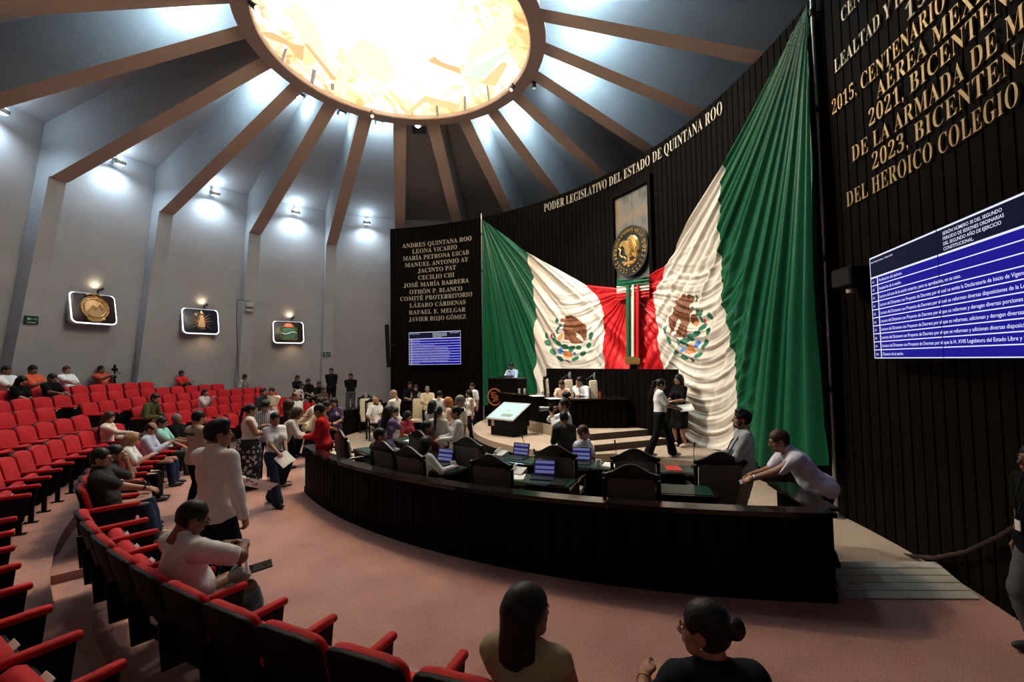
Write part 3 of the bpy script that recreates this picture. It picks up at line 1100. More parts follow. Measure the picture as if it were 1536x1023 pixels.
def carved_chair(tufted):
    root = empty('carved_chair', '-', 'chair')
    tl = .10

    def tf(y0):
        return lambda p: (p[0], y0 - p[1] - (p[2] - .45) * tl, p[2])
    w = .60 if not tufted else .50
    top = 1.02 if not tufted else 1.16
    for sx in (-1, 1):
        b = MB()
        P = [(sx * w / 2, -.0, .0), (sx * w / 2, -.02, .45), (sx * (w / 2 + .015), -.02 - (top - .45) * tl, top)]
        b.tube(P, [.028, .03, .026], 8)
        b.ball((sx * (w / 2 + .01), -.02 - (top - .42) * tl, top + .045), .034, 10, 8)
        b.build('frame_post', M_CARVED, root, True)
    b = MB(); b.slab(crest_outline(w, top - .02), .05, .014, tf(.0))
    b.build('carved_crest', M_CARVED, root, True)
    b = MB(); b.slab(back_outline(w - .05, .46, top + .02, .0, .05), .05, .02, tf(-.005))
    b.build('back_panel', M_SEATBACK, root, True)
    b = MB()
    b.slab(back_outline(w - .07, .48, top + (.0 if not tufted else .02), .0, .06), .07, .03, tf(.07))
    bc = b.build('back_cushion', M_BEIGE, root, True)
    if tufted:
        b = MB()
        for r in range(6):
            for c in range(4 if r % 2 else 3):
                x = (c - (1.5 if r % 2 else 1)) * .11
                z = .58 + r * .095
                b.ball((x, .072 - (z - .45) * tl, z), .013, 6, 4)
        b.build('tuft_buttons', mat('tuft_brown', (.16, .11, .06), .6), bc)  # buttons in a darker brown than the cushion
        b = MB(); b.slab([(-.04, 1.2), (.04, 1.2), (.06, 1.3), (.03, 1.38), (0, 1.42), (-.03, 1.38), (-.06, 1.3)], .03, .008, tf(.03))
        b.build('crest_shield', M_CREST, root, True)
    b = MB(); b.slab(rrect(w - .04, .50, .06, 4, 0, .26), .09, .03, lambda p: (p[0], p[2], .40 + p[1]))
    b.build('seat', M_BEIGE, root, True)
    for sx in (-1, 1):
        b = MB(); b.tube([(sx * w / 2, -.05, .68), (sx * (w / 2 + .03), .2, .69), (sx * (w / 2 + .02), .42, .66), (sx * (w / 2 + .01), .45, .62), (sx * w / 2, .43, .0)], [.024, .026, .028, .026, .022], 8)
        b.build('arm', M_CARVED, root, True)
    return root


CH = {}


def chair_at(x, y, rz, z, tufted, label, group):
    if tufted not in CH:
        o = CH[tufted] = carved_chair(tufted)
    else:
        o = copy_tree(CH[tufted])
    o.location = (x, y, z)
    o.rotation_euler = (0, 0, rz)
    o['label'] = label
    o['group'] = group
    return o


def arc_xy(R, a):
    return CC[0] + R * cos(RAD(a)), CC[1] + R * sin(RAD(a))


G1 = 'carved high back chairs at the desks'
for R, a, lab in (
        (9.22, 253.7, 'dark carved high back chair with a curved crest, standing nearest the barrier in the middle'),
        (8.32, 261.4, 'dark carved chair with brown back beside the man in the grey sweater'),
        (8.25, 253.9, 'dark carved chair peeking out right behind the nearest carved chair'),
        (8.28, 246.1, 'dark carved high back chair beside the seated woman in a white polo'),
        (9.2, 242.3, 'dark carved high back chair in front of the white paper desk'),
        (8.22, 235.0, 'dark carved chair beside the standing woman in the white dress'),
        (9.24, 229.2, 'dark carved chair right of the man in the dark suit'),
        (9.2, 218.2, 'dark carved chair at the barrier behind the man in the red jacket'),
        (9.3, 233.6, 'dark carved chair with a pale rim under the long haired woman in white'),
        (8.2, 226.0, 'dark carved chair of the man in the maroon shirt'),
        (9.25, 209.0, 'dark carved chair beside the woman leaning on the barrier')):
    x, y = arc_xy(R, a)
    chair_at(x, y, RAD(a + 90), 0, False, lab, G1)
G2 = 'beige tufted chairs'
for x, y, rz, lab in ((-5.35, 16.3, RAD(-155), 'beige upholstered high back chair seen from the front near the guards'),
                      (-4.55, 14.7, RAD(-150), 'beige high back chair of the bald bearded man'),
                      (-3.35, 15.9, RAD(180), 'beige tufted high back chair below the left video screen')):
    chair_at(x, y, rz, 0, True, lab, G2)
for (x, y), lab in (((1.22, 13.85), 'beige tufted presidium chair, first from the lectern'), ((2.02, 12.75), 'beige tufted presidium chair behind the man in glasses'),
                    ((3.02, 12.35), 'empty beige tufted presidium chair beside the glass on the desk end')):
    px = {1.22: 829, 2.02: 857, 3.02: 895}[x]
    yy = {1.22: 14.45, 2.02: 13.45, 3.02: 12.62}[x]
    P = at_y(px, 580, yy)
    chair_at(P[0], P[1], RAD(180 + 18), .70, True, lab, 'presidium chairs')

# ------------------------------------------------------------------ delegates' desks
M_DESKTOP = mat('green_leather_desktop', (.006, .040, .025), .35, spec=.4)
M_LAPTOP = mat('black_laptop', (.012, .012, .013), .35)
DESKZ = .76


def desk_at(R, a, width, label):
    x, y = arc_xy(R, a)
    t = empty('delegate_desk', label, 'desk', (x, y, 0), RAD(a + 90), 'desks of the delegates')
    b = MB(); b.box((0, 0, DESKZ - .02), (width, .52, .04), bev=.006)
    tp = b.build('desk_top', M_GLOSSWOOD, t)
    b = MB(); b.box((0, .0, DESKZ + .003), (width - .10, .42, .006))
    b.build('leather_inlay', M_DESKTOP, tp)
    b = MB(); b.box((0, .2, DESKZ / 2 - .02), (width - .06, .03, DESKZ - .04))
    for i in range(int(width / .14)):
        b.box((-width / 2 + .1 + i * .14, .222, DESKZ / 2 - .02), (.11, .016, DESKZ - .06))
    b.build('front_panel', M_WOOD, t)
    for sx in (-1, 1):
        b = MB(); b.box((sx * (width / 2 - .04), .0, DESKZ / 2 - .02), (.05, .46, DESKZ - .04))
        b.build('side_panel', M_WOOD, t)
    b = MB(); b.box((0, -.03, DESKZ - .10), (width - .12, .4, .10))
    b.build('drawer', M_WOOD, t)
    return t


def put(kind, R, a, dx, dy, rz, label, group=None, z=DESKZ + .006):
    """an item on the desk at (R, a): dx along the desk, dy towards the stage"""
    x, y = arc_xy(R, a)
    M = Matrix.Rotation(RAD(a + 90), 3, 'Z')
    p = M @ Vector((dx, dy, 0))
    t = kind(label, (x + p[0], y + p[1], z), RAD(a + 90) + RAD(rz), group)
    return t


def laptop(label, loc, rz, group):
    t = empty('laptop', label, 'laptop', loc, rz, group)
    b = MB(); b.box((0, 0, .009), (.33, .23, .018), bev=.004)
    b.build('keyboard_base', M_LAPTOP, t)
    b = MB(); R = Matrix.Rotation(RAD(-15), 3, 'X')
    b.box(R @ Vector((0, .0, .115)) + Vector((0, .115, .018)), (.33, .010, .22), rot=R, bev=.004)
    ld = b.build('lid', M_LAPTOP, t)
    b = MB()
    for z0, z1, x0, x1, mi in ((.015, .21, -.15, .15, 0), (.165, .205, -.14, .14, 1), (.09, .13, -.14, .14, 1), (.03, .07, -.14, .14, 1)):
        b.cur = mi
        b.add([R @ Vector((x, -.0055 - mi * .001, z)) + Vector((0, .115, .018)) for x, z in ((x0, z0), (x1, z0), (x1, z1), (x0, z1))], [(0, 1, 2, 3)])
    b.build('screen', [mat('laptop_blue', (.01, .01, .05), .2, emit=(.006, .008, .07), estr=1), mat('laptop_pale', (.1, .1, .1), .2, emit=(.09, .095, .24), estr=1)], ld)
    return t


def mug(label, loc, rz, group, h=.10, r=.042, m=None):
    t = empty('mug', label, 'mug', loc, rz, group)
    b = MB(); b.lathe([(r * .8, 0), (r, .01), (r * 1.05, h), (r * .9, h), (r * .85, .02)], n=16)
    b.build('cup', m or M_CERAMIC, t, True)
    b = MB(); b.tube([(r, 0, h * .8), (r + .03, 0, h * .7), (r + .03, 0, h * .35), (r, 0, h * .25)], .006)
    b.build('handle', m or M_CERAMIC, t, True)
    return t


def glass_cup(label, loc, rz, group):
    t = tag(link('paper_cup', None), label, 'cup', group)
    b = MB(); b.lathe([(.03, 0), (.042, .13), (.038, .13), (.027, .01)], n=14)
    bpy.data.objects.remove(t)
    o = b.build('paper_cup', M_CERAMIC, None, True)
    o.location = loc
    return tag(o, label, 'cup', group)


def papers(label, loc, rz, group, w=.21, l=.30, h=.012, m=None):
    b = MB()
    for i in range(3):
        b.box((.006 * (i - 1), .004 * i, h * (i + .5) / 3), (w, l, h / 3), rz=.05 * (i - 1))
    o = b.build('paper_stack', m or M_PAPER)
    o.location = loc
    o.rotation_euler = (0, 0, rz)
    return tag(o, label, 'papers', group)


def microphone(label, loc, rz, group, h=.34):
    t = empty('gooseneck_microphone', label, 'microphone', loc, rz, group)
    b = MB(); b.box((0, 0, .012), (.10, .13, .024), bev=.006)
    b.build('base', M_BLACK, t)
    b = MB(); b.tube([(0, .04, .02), (0, .04, h * .6), (0, .01, h * .85), (0, -.03, h)], .005)
    b.build('gooseneck', M_DARKMETAL, t)
    b = MB(); b.cyl((0, -.025, h - .01), (0, -.05, h + .05), .011, .013, 10)
    b.build('microphone_head', M_BLACK, t)
    return t


def desk_phone(label, loc, rz, group):
    t = empty('desk_telephone', label, 'telephone', loc, rz, group)
    mm = mat('pale_plastic', (.55, .53, .50), .4)
    b = MB(); b.add([(-.1, -.11, 0), (.1, -.11, 0), (.1, .11, 0), (-.1, .11, 0), (-.1, -.11, .03), (.1, -.11, .03), (.1, .11, .08), (-.1, .11, .08)],
                    [(3, 2, 1, 0), (0, 1, 5, 4), (1, 2, 6, 5), (2, 3, 7, 6), (3, 0, 4, 7), (4, 5, 6, 7)])
    b.build('base', mm, t)
    b = MB(); b.tube([(-.07, -.08, .06), (-.075, 0, .10), (-.07, .09, .11)], [.024, .015, .024], 8)
    b.build('handset', mm, t, True)
    return t


for R, a, w, lab in ((8.68, 244.6, 1.25, 'dark delegate desk with a laptop and white paper behind the barrier'),
                     (8.70, 232.4, 1.2, 'dark delegate desk with a laptop and a mug under the long haired woman in white'),
                     (8.70, 220.5, 1.2, 'dark delegate desk with a paper cup and open binders beside the red jacket'),
                     (8.66, 256.6, 1.15, 'dark delegate desk with a blue bag right of the nearest carved chair'),
                     (7.55, 247.6, 1.1, 'dark delegate desk with a laptop beside the seated woman in white polo'),
                     (7.62, 238.0, 1.1, 'dark delegate desk with a telephone under the stage edge'),
                     (7.55, 260.5, 1.2, 'dark delegate desk with a tall microphone below the walking woman'),
                     (7.62, 228.0, 1.1, 'dark delegate desk behind the standing woman in the white dress'),
                     (7.7, 216.0, 1.2, 'dark delegate desk covered in newspapers')):
    desk_at(R, a, w, lab)
put(laptop, 8.68, 244.6, .12, .06, 10, 'open laptop with a blue screen on the desk nearest the barrier', 'open laptops')
put(papers, 8.68, 244.6, -.25, -.02, 15, 'white paper pad with a pen on the desk nearest the barrier')
o = put(papers, 8.68, 244.6, .40, -.08, 4, 'flat black folder on the desk nearest the barrier')
o.name = 'folder'; o['category'] = 'folder'; o.data.materials[0] = M_BLACK
put(desk_phone, 8.68, 244.6, -.32, .17, 0, 'pale desk telephone beside the nearest laptop', 'desk telephones')
put(microphone, 8.68, 244.6, -.05, .2, 0, 'short gooseneck microphone beside the nearest laptop', 'desk microphones')
put(laptop, 8.70, 232.4, .05, .08, 8, 'open laptop in front of the long haired woman in white', 'open laptops')
put(mug, 8.70, 232.4, .38, .05, 0, 'white mug beside the laptop of the long haired woman', 'white mugs')
put(papers, 8.70, 232.4, -.28, .12, 0, 'white card standing beside the laptop of the long haired woman')
put(papers, 8.70, 220.5, -.2, .1, 20, 'open white binder on the desk beside the red jacket')
put(papers, 8.70, 220.5, .05, .12, 55, 'white papers next to the open binder')
put(glass_cup, 8.70, 220.5, .22, -.08, 0, 'white paper cup on the desk beside the dark carved chair')
put(desk_phone, 8.70, 220.5, .38, .12, 0, 'pale desk telephone beside the paper cup', 'desk telephones')
put(laptop, 7.55, 247.6, -.05, .02, 6, 'open laptop beside the seated woman in white polo', 'open laptops')
put(mug, 7.55, 247.6, .26, -.05, 0, 'white mug beside the seated woman in white polo', 'white mugs')
put(papers, 7.55, 247.6, .42, .05, 0, 'sheet of paper beside the mug of the seated woman')
put(microphone, 7.55, 247.6, .5, .16, 0, 'gooseneck microphone right of the seated woman in white polo', 'desk microphones', DESKZ + .006)
put(laptop, 7.62, 238.0, .08, .05, 0, 'open laptop on the desk under the stage edge', 'open laptops')
put(desk_phone, 7.62, 238.0, -.28, .08, 0, 'pale desk telephone under the stage edge', 'desk telephones')
put(microphone, 7.62, 238.0, .12, .2, 0, 'gooseneck microphone under the stage edge', 'desk microphones')
put(papers, 8.66, 256.6, -.35, .1, -10, 'white papers beside the nearest carved chair')
x, y = arc_xy(8.66, 256.6)
b = MB(); b.ball((0, 0, .09), .12, 14, 10, (1.5, .9, .75)); b.tube([(-.12, 0, .14), (-.06, 0, .24), (.06, 0, .24), (.12, 0, .14)], .012)
o = b.build('handbag', mat('blue_bag_cloth', (.02, .05, .20), .7), None, True); o.location = (x - .3, y - .02, DESKZ + .006)
tag(o, 'blue bag lying behind the nearest carved chair', 'bag')
put(microphone, 7.55, 260.5, .02, .12, 0, 'tall thin gooseneck microphone in front of the carved chair right', 'desk microphones', DESKZ + .006)
put(papers, 7.55, 260.5, .18, -.1, 0, 'white papers beside the tall gooseneck microphone')
o = put(papers, 7.55, 260.5, -.32, .0, 0, 'red folder added for a red reflection, on the desk below the walking woman', None)
o.name = 'folder'; o['category'] = 'folder'; o.data.materials[0] = mat('red_reflection', (.55, .03, .03), .4)  # folder made up in place of a red reflection at the desk
put(papers, 7.7, 216.0, 0, 0, 30, 'newspaper spread on the far desk', None)
# presidium desk top
for nm, px, py, yy in (('papers', 805, 588, 12.9), ('papers', 830, 592, 12.35), ('cup', 779, 583, 13.6), ('cup', 787, 583, 13.55), ('amber', 901, 590, 11.75), ('mic', 815, 583, 13.0), ('bag', 850, 590, 12.0)):
    P = at_z(px, py + 6, DZ)
    loc = (P[0], P[1], DZ + .002)
    if nm == 'papers':
        papers('white papers spread on the presidium desk, ' + ('nearer the lectern' if px == 805 else 'in front of the seated man in peach'), loc, RAD(20), None, .3, .42, .008)
    elif nm == 'cup':
        glass_cup('white cup on the presidium desk, ' + ('first' if px == 779 else 'second') + ' from the lectern', loc, 0, 'white cups by the lectern')
    elif nm == 'amber':
        b = MB(); b.lathe([(.035, 0), (.042, .15), (.038, .15), (.03, .01)], n=14)
        o = b.build('drinking_glass', mat('amber_glass', (.35, .06, .03), .15), None, True); o.location = loc
        tag(o, 'amber drinking glass at the right end of the presidium desk', 'glass')
    elif nm == 'mic':
        microphone('black gooseneck microphone on the presidium desk', loc, 0, None)
    else:
        b = MB(); b.ball((0, 0, .07), .1, 14, 8, (1.3, .9, .75)); b.tube([(-.1, 0, .1), (0, 0, .2), (.1, 0, .1)], .012)
        o = b.build('handbag', M_BLACK, None, True); o.location = loc
        tag(o, 'black bag lying on the presidium desk before the man in glasses', 'bag')

# low desk with two people in black, below the left video screen
t = empty('clerk_desk', 'plain black desk below the left video screen', 'desk', (-3.72, 16.4, 0), RAD(-8))
b = MB(); b.box((0, 0, .52), (1.3, .05, 1.04)); b.build('front_panel', M_WOOD, t)
b = MB(); b.box((0, .2, 1.06), (1.36, .55, .04), bev=.008); b.build('desk_top', M_GLOSSWOOD, t)
for sx in (-1, 1):
    b = MB(); b.box((sx * .62, .2, .52), (.05, .45, 1.04)); b.build('side_panel', M_WOOD, t)

# wooden ramp at the end of the barrier
b = MB()
RP_ = [(3.3, 4.60, .012), (4.62, 4.55, .012), (4.78, 5.18, .10), (3.62, 5.22, .10)]
t = empty('wooden_ramp', 'low grey plank ramp at the end of the barrier beside the dark wall', 'ramp', (4.0, 4.9, 0))
M_PLANK = mat('grey_planks', (.46, .43, .36), .7, vary=(4, .12), bump=(30, .2, .004))
for i in range(5):
    f0, f1 = i / 5 + .01, (i + 1) / 5 - .01

    def q(u, f):
        A = Vector(RP_[0]).lerp(Vector(RP_[3]), f); B = Vector(RP_[1]).lerp(Vector(RP_[2]), f)
        return A.lerp(B, u)
    P = [q(0, f0), q(1, f0), q(1, f1), q(0, f1)]
    b = MB(); b.add(P + [(p[0], p[1], 0.0) for p in P], [(0, 1, 2, 3), (0, 4, 5, 1), (1, 5, 6, 2), (2, 6, 7, 3), (3, 7, 4, 0)])
    rel(b, t.location).build('plank', M_PLANK, t)

# rope hung along the dark wall
b = MB()
pts = []
for px, py, a in ((1255, 780, 0), (1268, 795, -2), (1300, 815, -4.2), (1350, 832, -7.2), (1400, 837, -9.3), (1450, 828, -11.5), (1500, 805, -13.5), (1535, 783, -15.2), (1570, 755, -16.5)):
    P = on_cyl(px, py, WC, RW - .10)
    pts.append(P)
fine = []
for i in range(len(pts) - 1):
    for k in range(6):
        fine.append(pts[i] + (pts[i + 1] - pts[i]) * k / 6)
b.tube(fine, [.020 + .005 * (i % 2) for i in range(len(fine))], 8)
o = b.build('rope', mat('dark_red_rope', (.035, .012, .010), .8, bump=(90, .6, .004)), None, True)
tag(o, 'dark barrier rope sagging along the foot of the dark wall', 'rope')
# ================================================================== flag, letters, screens, emblems
KN = np.array([942.0, 436.0])     # the knot, pixel of the tracing


def wall_s(px, py, inset=.0):
    """trace pixel -> (arc length along the dark wall, height)"""
    P = on_cyl(px, py, WC, RW - inset)
    return atan2(P[1] - WC[1], P[0] - WC[0]) * RW, P[2]


def poly_at(pl, t):
    """polyline (pixels) sampled at t in 0..1 by length"""
    pl = np.asarray(pl, float)
    d = np.r_[0, np.cumsum(np.hypot(*np.diff(pl, axis=0).T))]
    d /= d[-1]
    return np.stack([np.interp(t, d, pl[:, 0]), np.interp(t, d, pl[:, 1])], -1)


def inside(pl, x, y):
    pl = np.asarray(pl, float)
    r = np.zeros(np.shape(x), bool)
    j = len(pl) - 1
    for i in range(len(pl)):
        xi, yi, xj, yj = *pl[i], *pl[j]
        c = ((yi > y) != (yj > y)) & (x < (xj - xi) * (y - yi) / (yj - yi + 1e-9) + xi)
        r ^= c
        j = i
    return r


FLAG_INSET = .16


def s_of(px, py):
    P = [wall_s(a, b_, FLAG_INSET) for a, b_ in zip(np.ravel(px), np.ravel(py))]
    return np.array(P).reshape(np.shape(px) + (2,))


S_KN = np.array(wall_s(943, 436, FLAG_INSET)); S_TL = np.array(wall_s(722, 322, FLAG_INSET)); S_TR = np.array(wall_s(1213, -12, FLAG_INSET))


def fold(a, n, ph, sharp=1.0):
    x = a * n + ph + 1.3 * np.sin(a * n * .37 + ph) + .6 * np.sin(a * n * .83 + 2 * ph)
    f = .5 + .5 * np.sin(x)
    return f ** sharp


SWAG = {'L': (wall_s(868, 540, FLAG_INSET)[0], .20, 6.2), 'R': (wall_s(1062, 600, FLAG_INSET)[0], .30, 5.6)}


def drape(S, corner, ncorner, nknot):
    """depth of the cloth off its plane: folds fan out of the pole corner and out of the knot,
    and swing in swags between the two gathers"""
    dc = S - corner
    dk = S - S_KN
    rc, rk = np.hypot(dc[..., 0], dc[..., 1]), np.hypot(dk[..., 0], dk[..., 1])
    ac = np.arctan2(dc[..., 1] - .02 * rc, np.abs(dc[..., 0]) + .02)
    ak = np.arctan2(dk[..., 1], np.abs(dk[..., 0]) + .02)
    s0, kq, top = SWAG['L' if corner is S_TL else 'R']
    ds = S[..., 0] - s0
    zz = S[..., 1] - kq * ds ** 2
    ws = np.clip((top - S[..., 1]) / 2.0, 0, 1) * np.clip(1.5 - np.abs(ds) / 1.25, 0, 1)
    wk = np.clip(1.3 - rk / 2.2, 0, 1) ** .8 * (1 - .6 * ws)
    wc = (1 - .85 * wk) * (1 - .85 * ws)
    fc = fold(ac, ncorner, .7, 1.5) * .66 + fold(ac, ncorner * 2.3, 1.9) * .34
    fk = fold(ak, nknot, 2.1, 1.3) * .7 + fold(ak, nknot * 2.1, .4) * .3
    fs = fold(zz, 19.0, .3, 1.3) * .7 + fold(zz + .08 * ds, 43.0, 1.1) * .3
    amp_c = np.clip(.02 + .042 * rc, 0, .24)
    amp_k = np.clip(.02 + .06 * rk, 0, .15)
    return fc * amp_c * wc + fk * amp_k * wk + fs * np.where(corner is S_TL, .030, .085) * ws


PART_COL = [mat('flag_green_cloth', (.003, .098, .040), .45, spec=.3, bump=(220, .12, .002)),
            mat('flag_white_cloth', (.76, .70, .61), .55, spec=.3, bump=(220, .12, .002)),
            mat('flag_red_cloth', (.60, .012, .016), .45, spec=.3, bump=(220, .12, .002)),
            mat('emblem_brown', (.20, .065, .022), .6, vary=(26, .75)), mat('emblem_green', (.01, .14, .07), .6, vary=(20, .5)),
            mat('emblem_blue', (.04, .20, .62), .6), mat('emblem_orange', (.72, .28, .08), .6, vary=(25, .3)),
            mat('emblem_dark', (.07, .03, .02), .6)]


def emb(ox, oy, sc, pts):
    return [(ox + p[0] * sc, oy + p[1] * sc) for p in pts]


def ell(cx, cy, a, b_, rot):
    c, s = cos(RAD(rot)), sin(RAD(rot))
    return [(cx + a * cos(t) * c - b_ * sin(t) * s, cy + a * cos(t) * s + b_ * sin(t) * c) for t in np.linspace(0, 2 * pi, 14)[:-1]]


# left emblem traced at 8.525 px per pixel from (800, 440); right one at 7.31 from (980, 420)
EL, ER = [], []
k = 1 / 8.525
EL.append((3, emb(800, 440, k, [(355, 340), (375, 315), (405, 330), (415, 290), (480, 278), (540, 300), (585, 335), (635, 370), (690, 410), (695, 440), (690, 600), (660, 600), (600, 530), (545, 490), (560, 560), (650, 625), (640, 640), (560, 650), (500, 640), (470, 600), (410, 590), (400, 560), (405, 500), (385, 460), (410, 380), (370, 365)])))
for c in ((178, 540, 45, 22, 80), (195, 635, 45, 25, 60), (260, 750, 52, 26, 55), (350, 835, 50, 30, 30), (548, 835, 50, 26, -20), (648, 770, 45, 30, -35), (718, 665, 42, 30, -50), (752, 550, 55, 30, 100),
          (290, 610, 60, 22, 50), (330, 640, 50, 30, 30), (415, 685, 50, 35, 15), (500, 700, 50, 28, -20), (590, 695, 38, 28, -10), (318, 350, 35, 20, 90), (340, 440, 50, 16, 120), (318, 495, 35, 12, 60), (290, 540, 40, 14, 70), (485, 740, 40, 18, -10)):
    EL.append((4, emb(800, 440, k, ell(*c))))
EL.append((5, emb(800, 440, k, ell(358, 735, 32, 40, 10)))); EL.append((5, emb(800, 440, k, ell(540, 770, 22, 18, 0))))
EL.append((6, emb(800, 440, k, [(392, 735), (505, 745), (512, 825), (395, 820)])))
EL.append((6, emb(800, 440, k, ell(360, 560, 25, 45, 20))))
EL.append((2, emb(800, 440, k, ell(245, 548, 12, 30, 10)))); EL.append((7, emb(800, 440, k, ell(455, 870, 40, 10, 30))))
k = 1 / 7.31
ER.append((3, emb(980, 420, k, [(340, 165), (355, 148), (395, 160), (385, 210), (400, 175), (430, 155), (470, 180), (465, 225), (425, 270), (435, 370), (415, 440), (405, 560), (395, 610), (350, 635), (260, 625), (255, 605), (300, 530), (330, 470), (300, 430), (275, 510), (235, 570), (225, 605), (215, 500), (200, 440), (205, 400), (260, 345), (245, 300), (265, 230)])))
for c in ((173, 545, 48, 18, 85), (202, 665, 48, 18, 70), (265, 775, 45, 22, 60), (355, 845, 45, 30, 20), (515, 825, 45, 30, -30), (592, 705, 60, 32, -70), (640, 560, 48, 26, -75), (645, 395, 45, 28, 80),
          (545, 400, 75, 18, 85), (505, 360, 40, 20, 60), (465, 310, 25, 18, 20), (490, 200, 45, 9, 100), (560, 520, 60, 28, -50), (500, 590, 50, 30, -30), (430, 630, 42, 45, 0), (362, 675, 40, 38, 0), (300, 680, 28, 36, 0), (395, 715, 30, 25, 0)):
    ER.append((4, emb(980, 420, k, ell(*c))))
ER.append((5, emb(980, 420, k, ell(497, 705, 30, 42, 20)))); ER.append((5, emb(980, 420, k, ell(348, 765, 22, 26, 0))))
ER.append((6, emb(980, 420, k, [(410, 695), (462, 690), (470, 800), (420, 815), (368, 795), (370, 745), (410, 740)])))
ER.append((3, emb(980, 420, k, ell(470, 430, 42, 60, 20)))); ER.append((6, emb(980, 420, k, ell(480, 480, 30, 30, 0))))
ER.append((2, emb(980, 420, k, ell(575, 450, 9, 30, 10)))); ER.append((7, emb(980, 420, k, ell(440, 880, 40, 9, 40)))); ER.append((7, emb(980, 420, k, ell(445, 880, 40, 9, 120))))


def flag(name, label, lines, splits, colours, emblem, corner, nu, nv, ncorner, nknot):
    """lines: polylines (pixel) at increasing u; splits: u of each line; colours between consecutive lines"""
    us = np.linspace(0, 1, nu + 1)
    vs = np.linspace(0, 1, nv + 1)
    L = np.array([poly_at(l, vs) for l in lines])          # lines x nv+1 x 2
    PX = np.zeros((nu + 1, nv + 1, 2))
    for i, u in enumerate(us):
        j = min(max(np.searchsorted(splits, u) - 1, 0), len(splits) - 2)
        f = (u - splits[j]) / (splits[j + 1] - splits[j])
        PX[i] = L[j] * (1 - f) + L[j + 1] * f
    S = s_of(PX[..., 0], PX[..., 1])
    D = drape(S, corner, ncorner, nknot) + FLAG_INSET
    # lie against the wall at the pole side
    A = S[..., 0] / RW
    V = np.stack([WC[0] + (RW - D) * np.cos(A), WC[1] + (RW - D) * np.sin(A), S[..., 1]], -1).reshape(-1, 3)
    m = MB()
    n1 = nv + 1
    m.v = [tuple(p) for p in V]
    uc = (us[:-1] + us[1:]) / 2
    cx = (PX[:-1, :-1] + PX[1:, 1:]) / 2
    # boundaries ripple with the folds
    idx = np.zeros((nu, nv), int)
    for i, u in enumerate(uc):
        j = min(max(np.searchsorted(splits, u) - 1, 0), len(splits) - 2)
        idx[i, :] = colours[j]
    for c, pl in emblem:
        idx[inside(pl, cx[..., 0], cx[..., 1])] = c
    for i in range(nu):
        for j in range(nv):
            m.f.append((i * n1 + j, (i + 1) * n1 + j, (i + 1) * n1 + j + 1, i * n1 + j + 1))
            m.m.append(int(idx[i, j]))
    root = empty(name, label, 'flag', V[nu // 2 * n1 + nv])
    o0 = np.array(root.location)
    fa, ma = np.array(m.f), np.array(m.m)
    for part, sel in (('green_band', ma == 0), ('white_band', ma == 1), ('red_band', ma == 2), ('coat_of_arms', ma >= 3)):
        if not sel.any():
            continue
        used, inv = np.unique(fa[sel].ravel(), return_inverse=True)
        me = bpy.data.meshes.new(part)
        me.from_pydata([tuple(p) for p in V[used] - o0], [], [tuple(q) for q in inv.reshape(-1, 4).tolist()])
        for mm in PART_COL:
            me.materials.append(mm)
        me.polygons.foreach_set('material_index', ma[sel].tolist())
        me.polygons.foreach_set('use_smooth', [True] * int(sel.sum()))
        link(part, me, root)
    return root


flag('draped_flag', 'draped national flag half running from the lectern side pole to the central knot',
     [[(724, 329), (724, 400), (725, 500), (727, 608)], [(790, 377), (801, 415), (806, 460), (805, 520), (808, 606)],
      [(879, 427), (899, 447), (908, 470), (908, 510), (911, 596)], [(941, 434), (944, 470), (946, 510), (947, 590)]],
     [0, .36, .76, 1.0], [0, 1, 2], EL, S_TL, 300, 240, 46, 34)
flag('draped_flag', 'draped national flag half rising from the central knot to the tall pole by the inscription',
     [[(943, 434), (950, 470), (955, 520), (966, 640)], [(1003, 399), (984, 443), (987, 464), (993, 518), (998, 552), (1012, 660)],
      [(1046, 324), (1026, 400), (1024, 470), (1034, 560), (1040, 620), (1046, 671)],
      [(1092, 248), (1083, 320), (1085, 400), (1086, 448), (1104, 530), (1112, 587), (1115, 640), (1104, 676)],
      [(1160, 112), (1158, 260), (1162, 400), (1172, 540), (1176, 640), (1172, 706)],
      [(1212, 5), (1220, 120), (1231, 240), (1239, 400), (1245, 560), (1249, 640), (1247, 698)]],
     [0, .17, .35, .53, .76, 1.0], [2, 1, 1, 0, 0], ER, S_TR, 420, 300, 60, 30)

# knot, sash and fringe
t0 = on_cyl(943, 440, WC, RW - .34)
sash = empty('tricolour_sash', 'tricolour sash with gold fringe hanging from the knot of the flag', 'sash', t0, 0)
aK = atan2(t0[1] - WC[1], t0[0] - WC[0])


def sash_strip(mb, x0, x1, px_top, px_bot, amp, ph):
    pass


def wall_local(px, py, inset):
    return on_cyl(px, py, WC, RW - inset) - t0


for nm, (a, b_), mi in (('green_stripe', (940, 949), 0), ('white_stripe', (946.5, 953), 1), ('red_stripe', (951.5, 961), 2)):
    lx0, lx1 = {'green_stripe': (938.5, 946.5), 'white_stripe': (946.5, 951.5), 'red_stripe': (951.5, 959.0)}[nm]
    bx0, bx1 = {'green_stripe': (939.5, 946.5), 'white_stripe': (946.5, 951.5), 'red_stripe': (951.5, 958.5)}[nm]
    m = MB()

    def fn(u, v, lx0=lx0, lx1=lx1, bx0=bx0, bx1=bx1):
        x = (lx0 + (lx1 - lx0) * u) * (1 - v) + (bx0 + (bx1 - bx0) * u) * v
        y = 427 + (541 - 427) * v
        return wall_local(x, y, .42 + .035 * sin(x * .9 + 1) + .02 * sin(v * 5))
    m.grid(fn, 5, 30)
    m.build(nm, PART_COL[mi], sash, 'all')
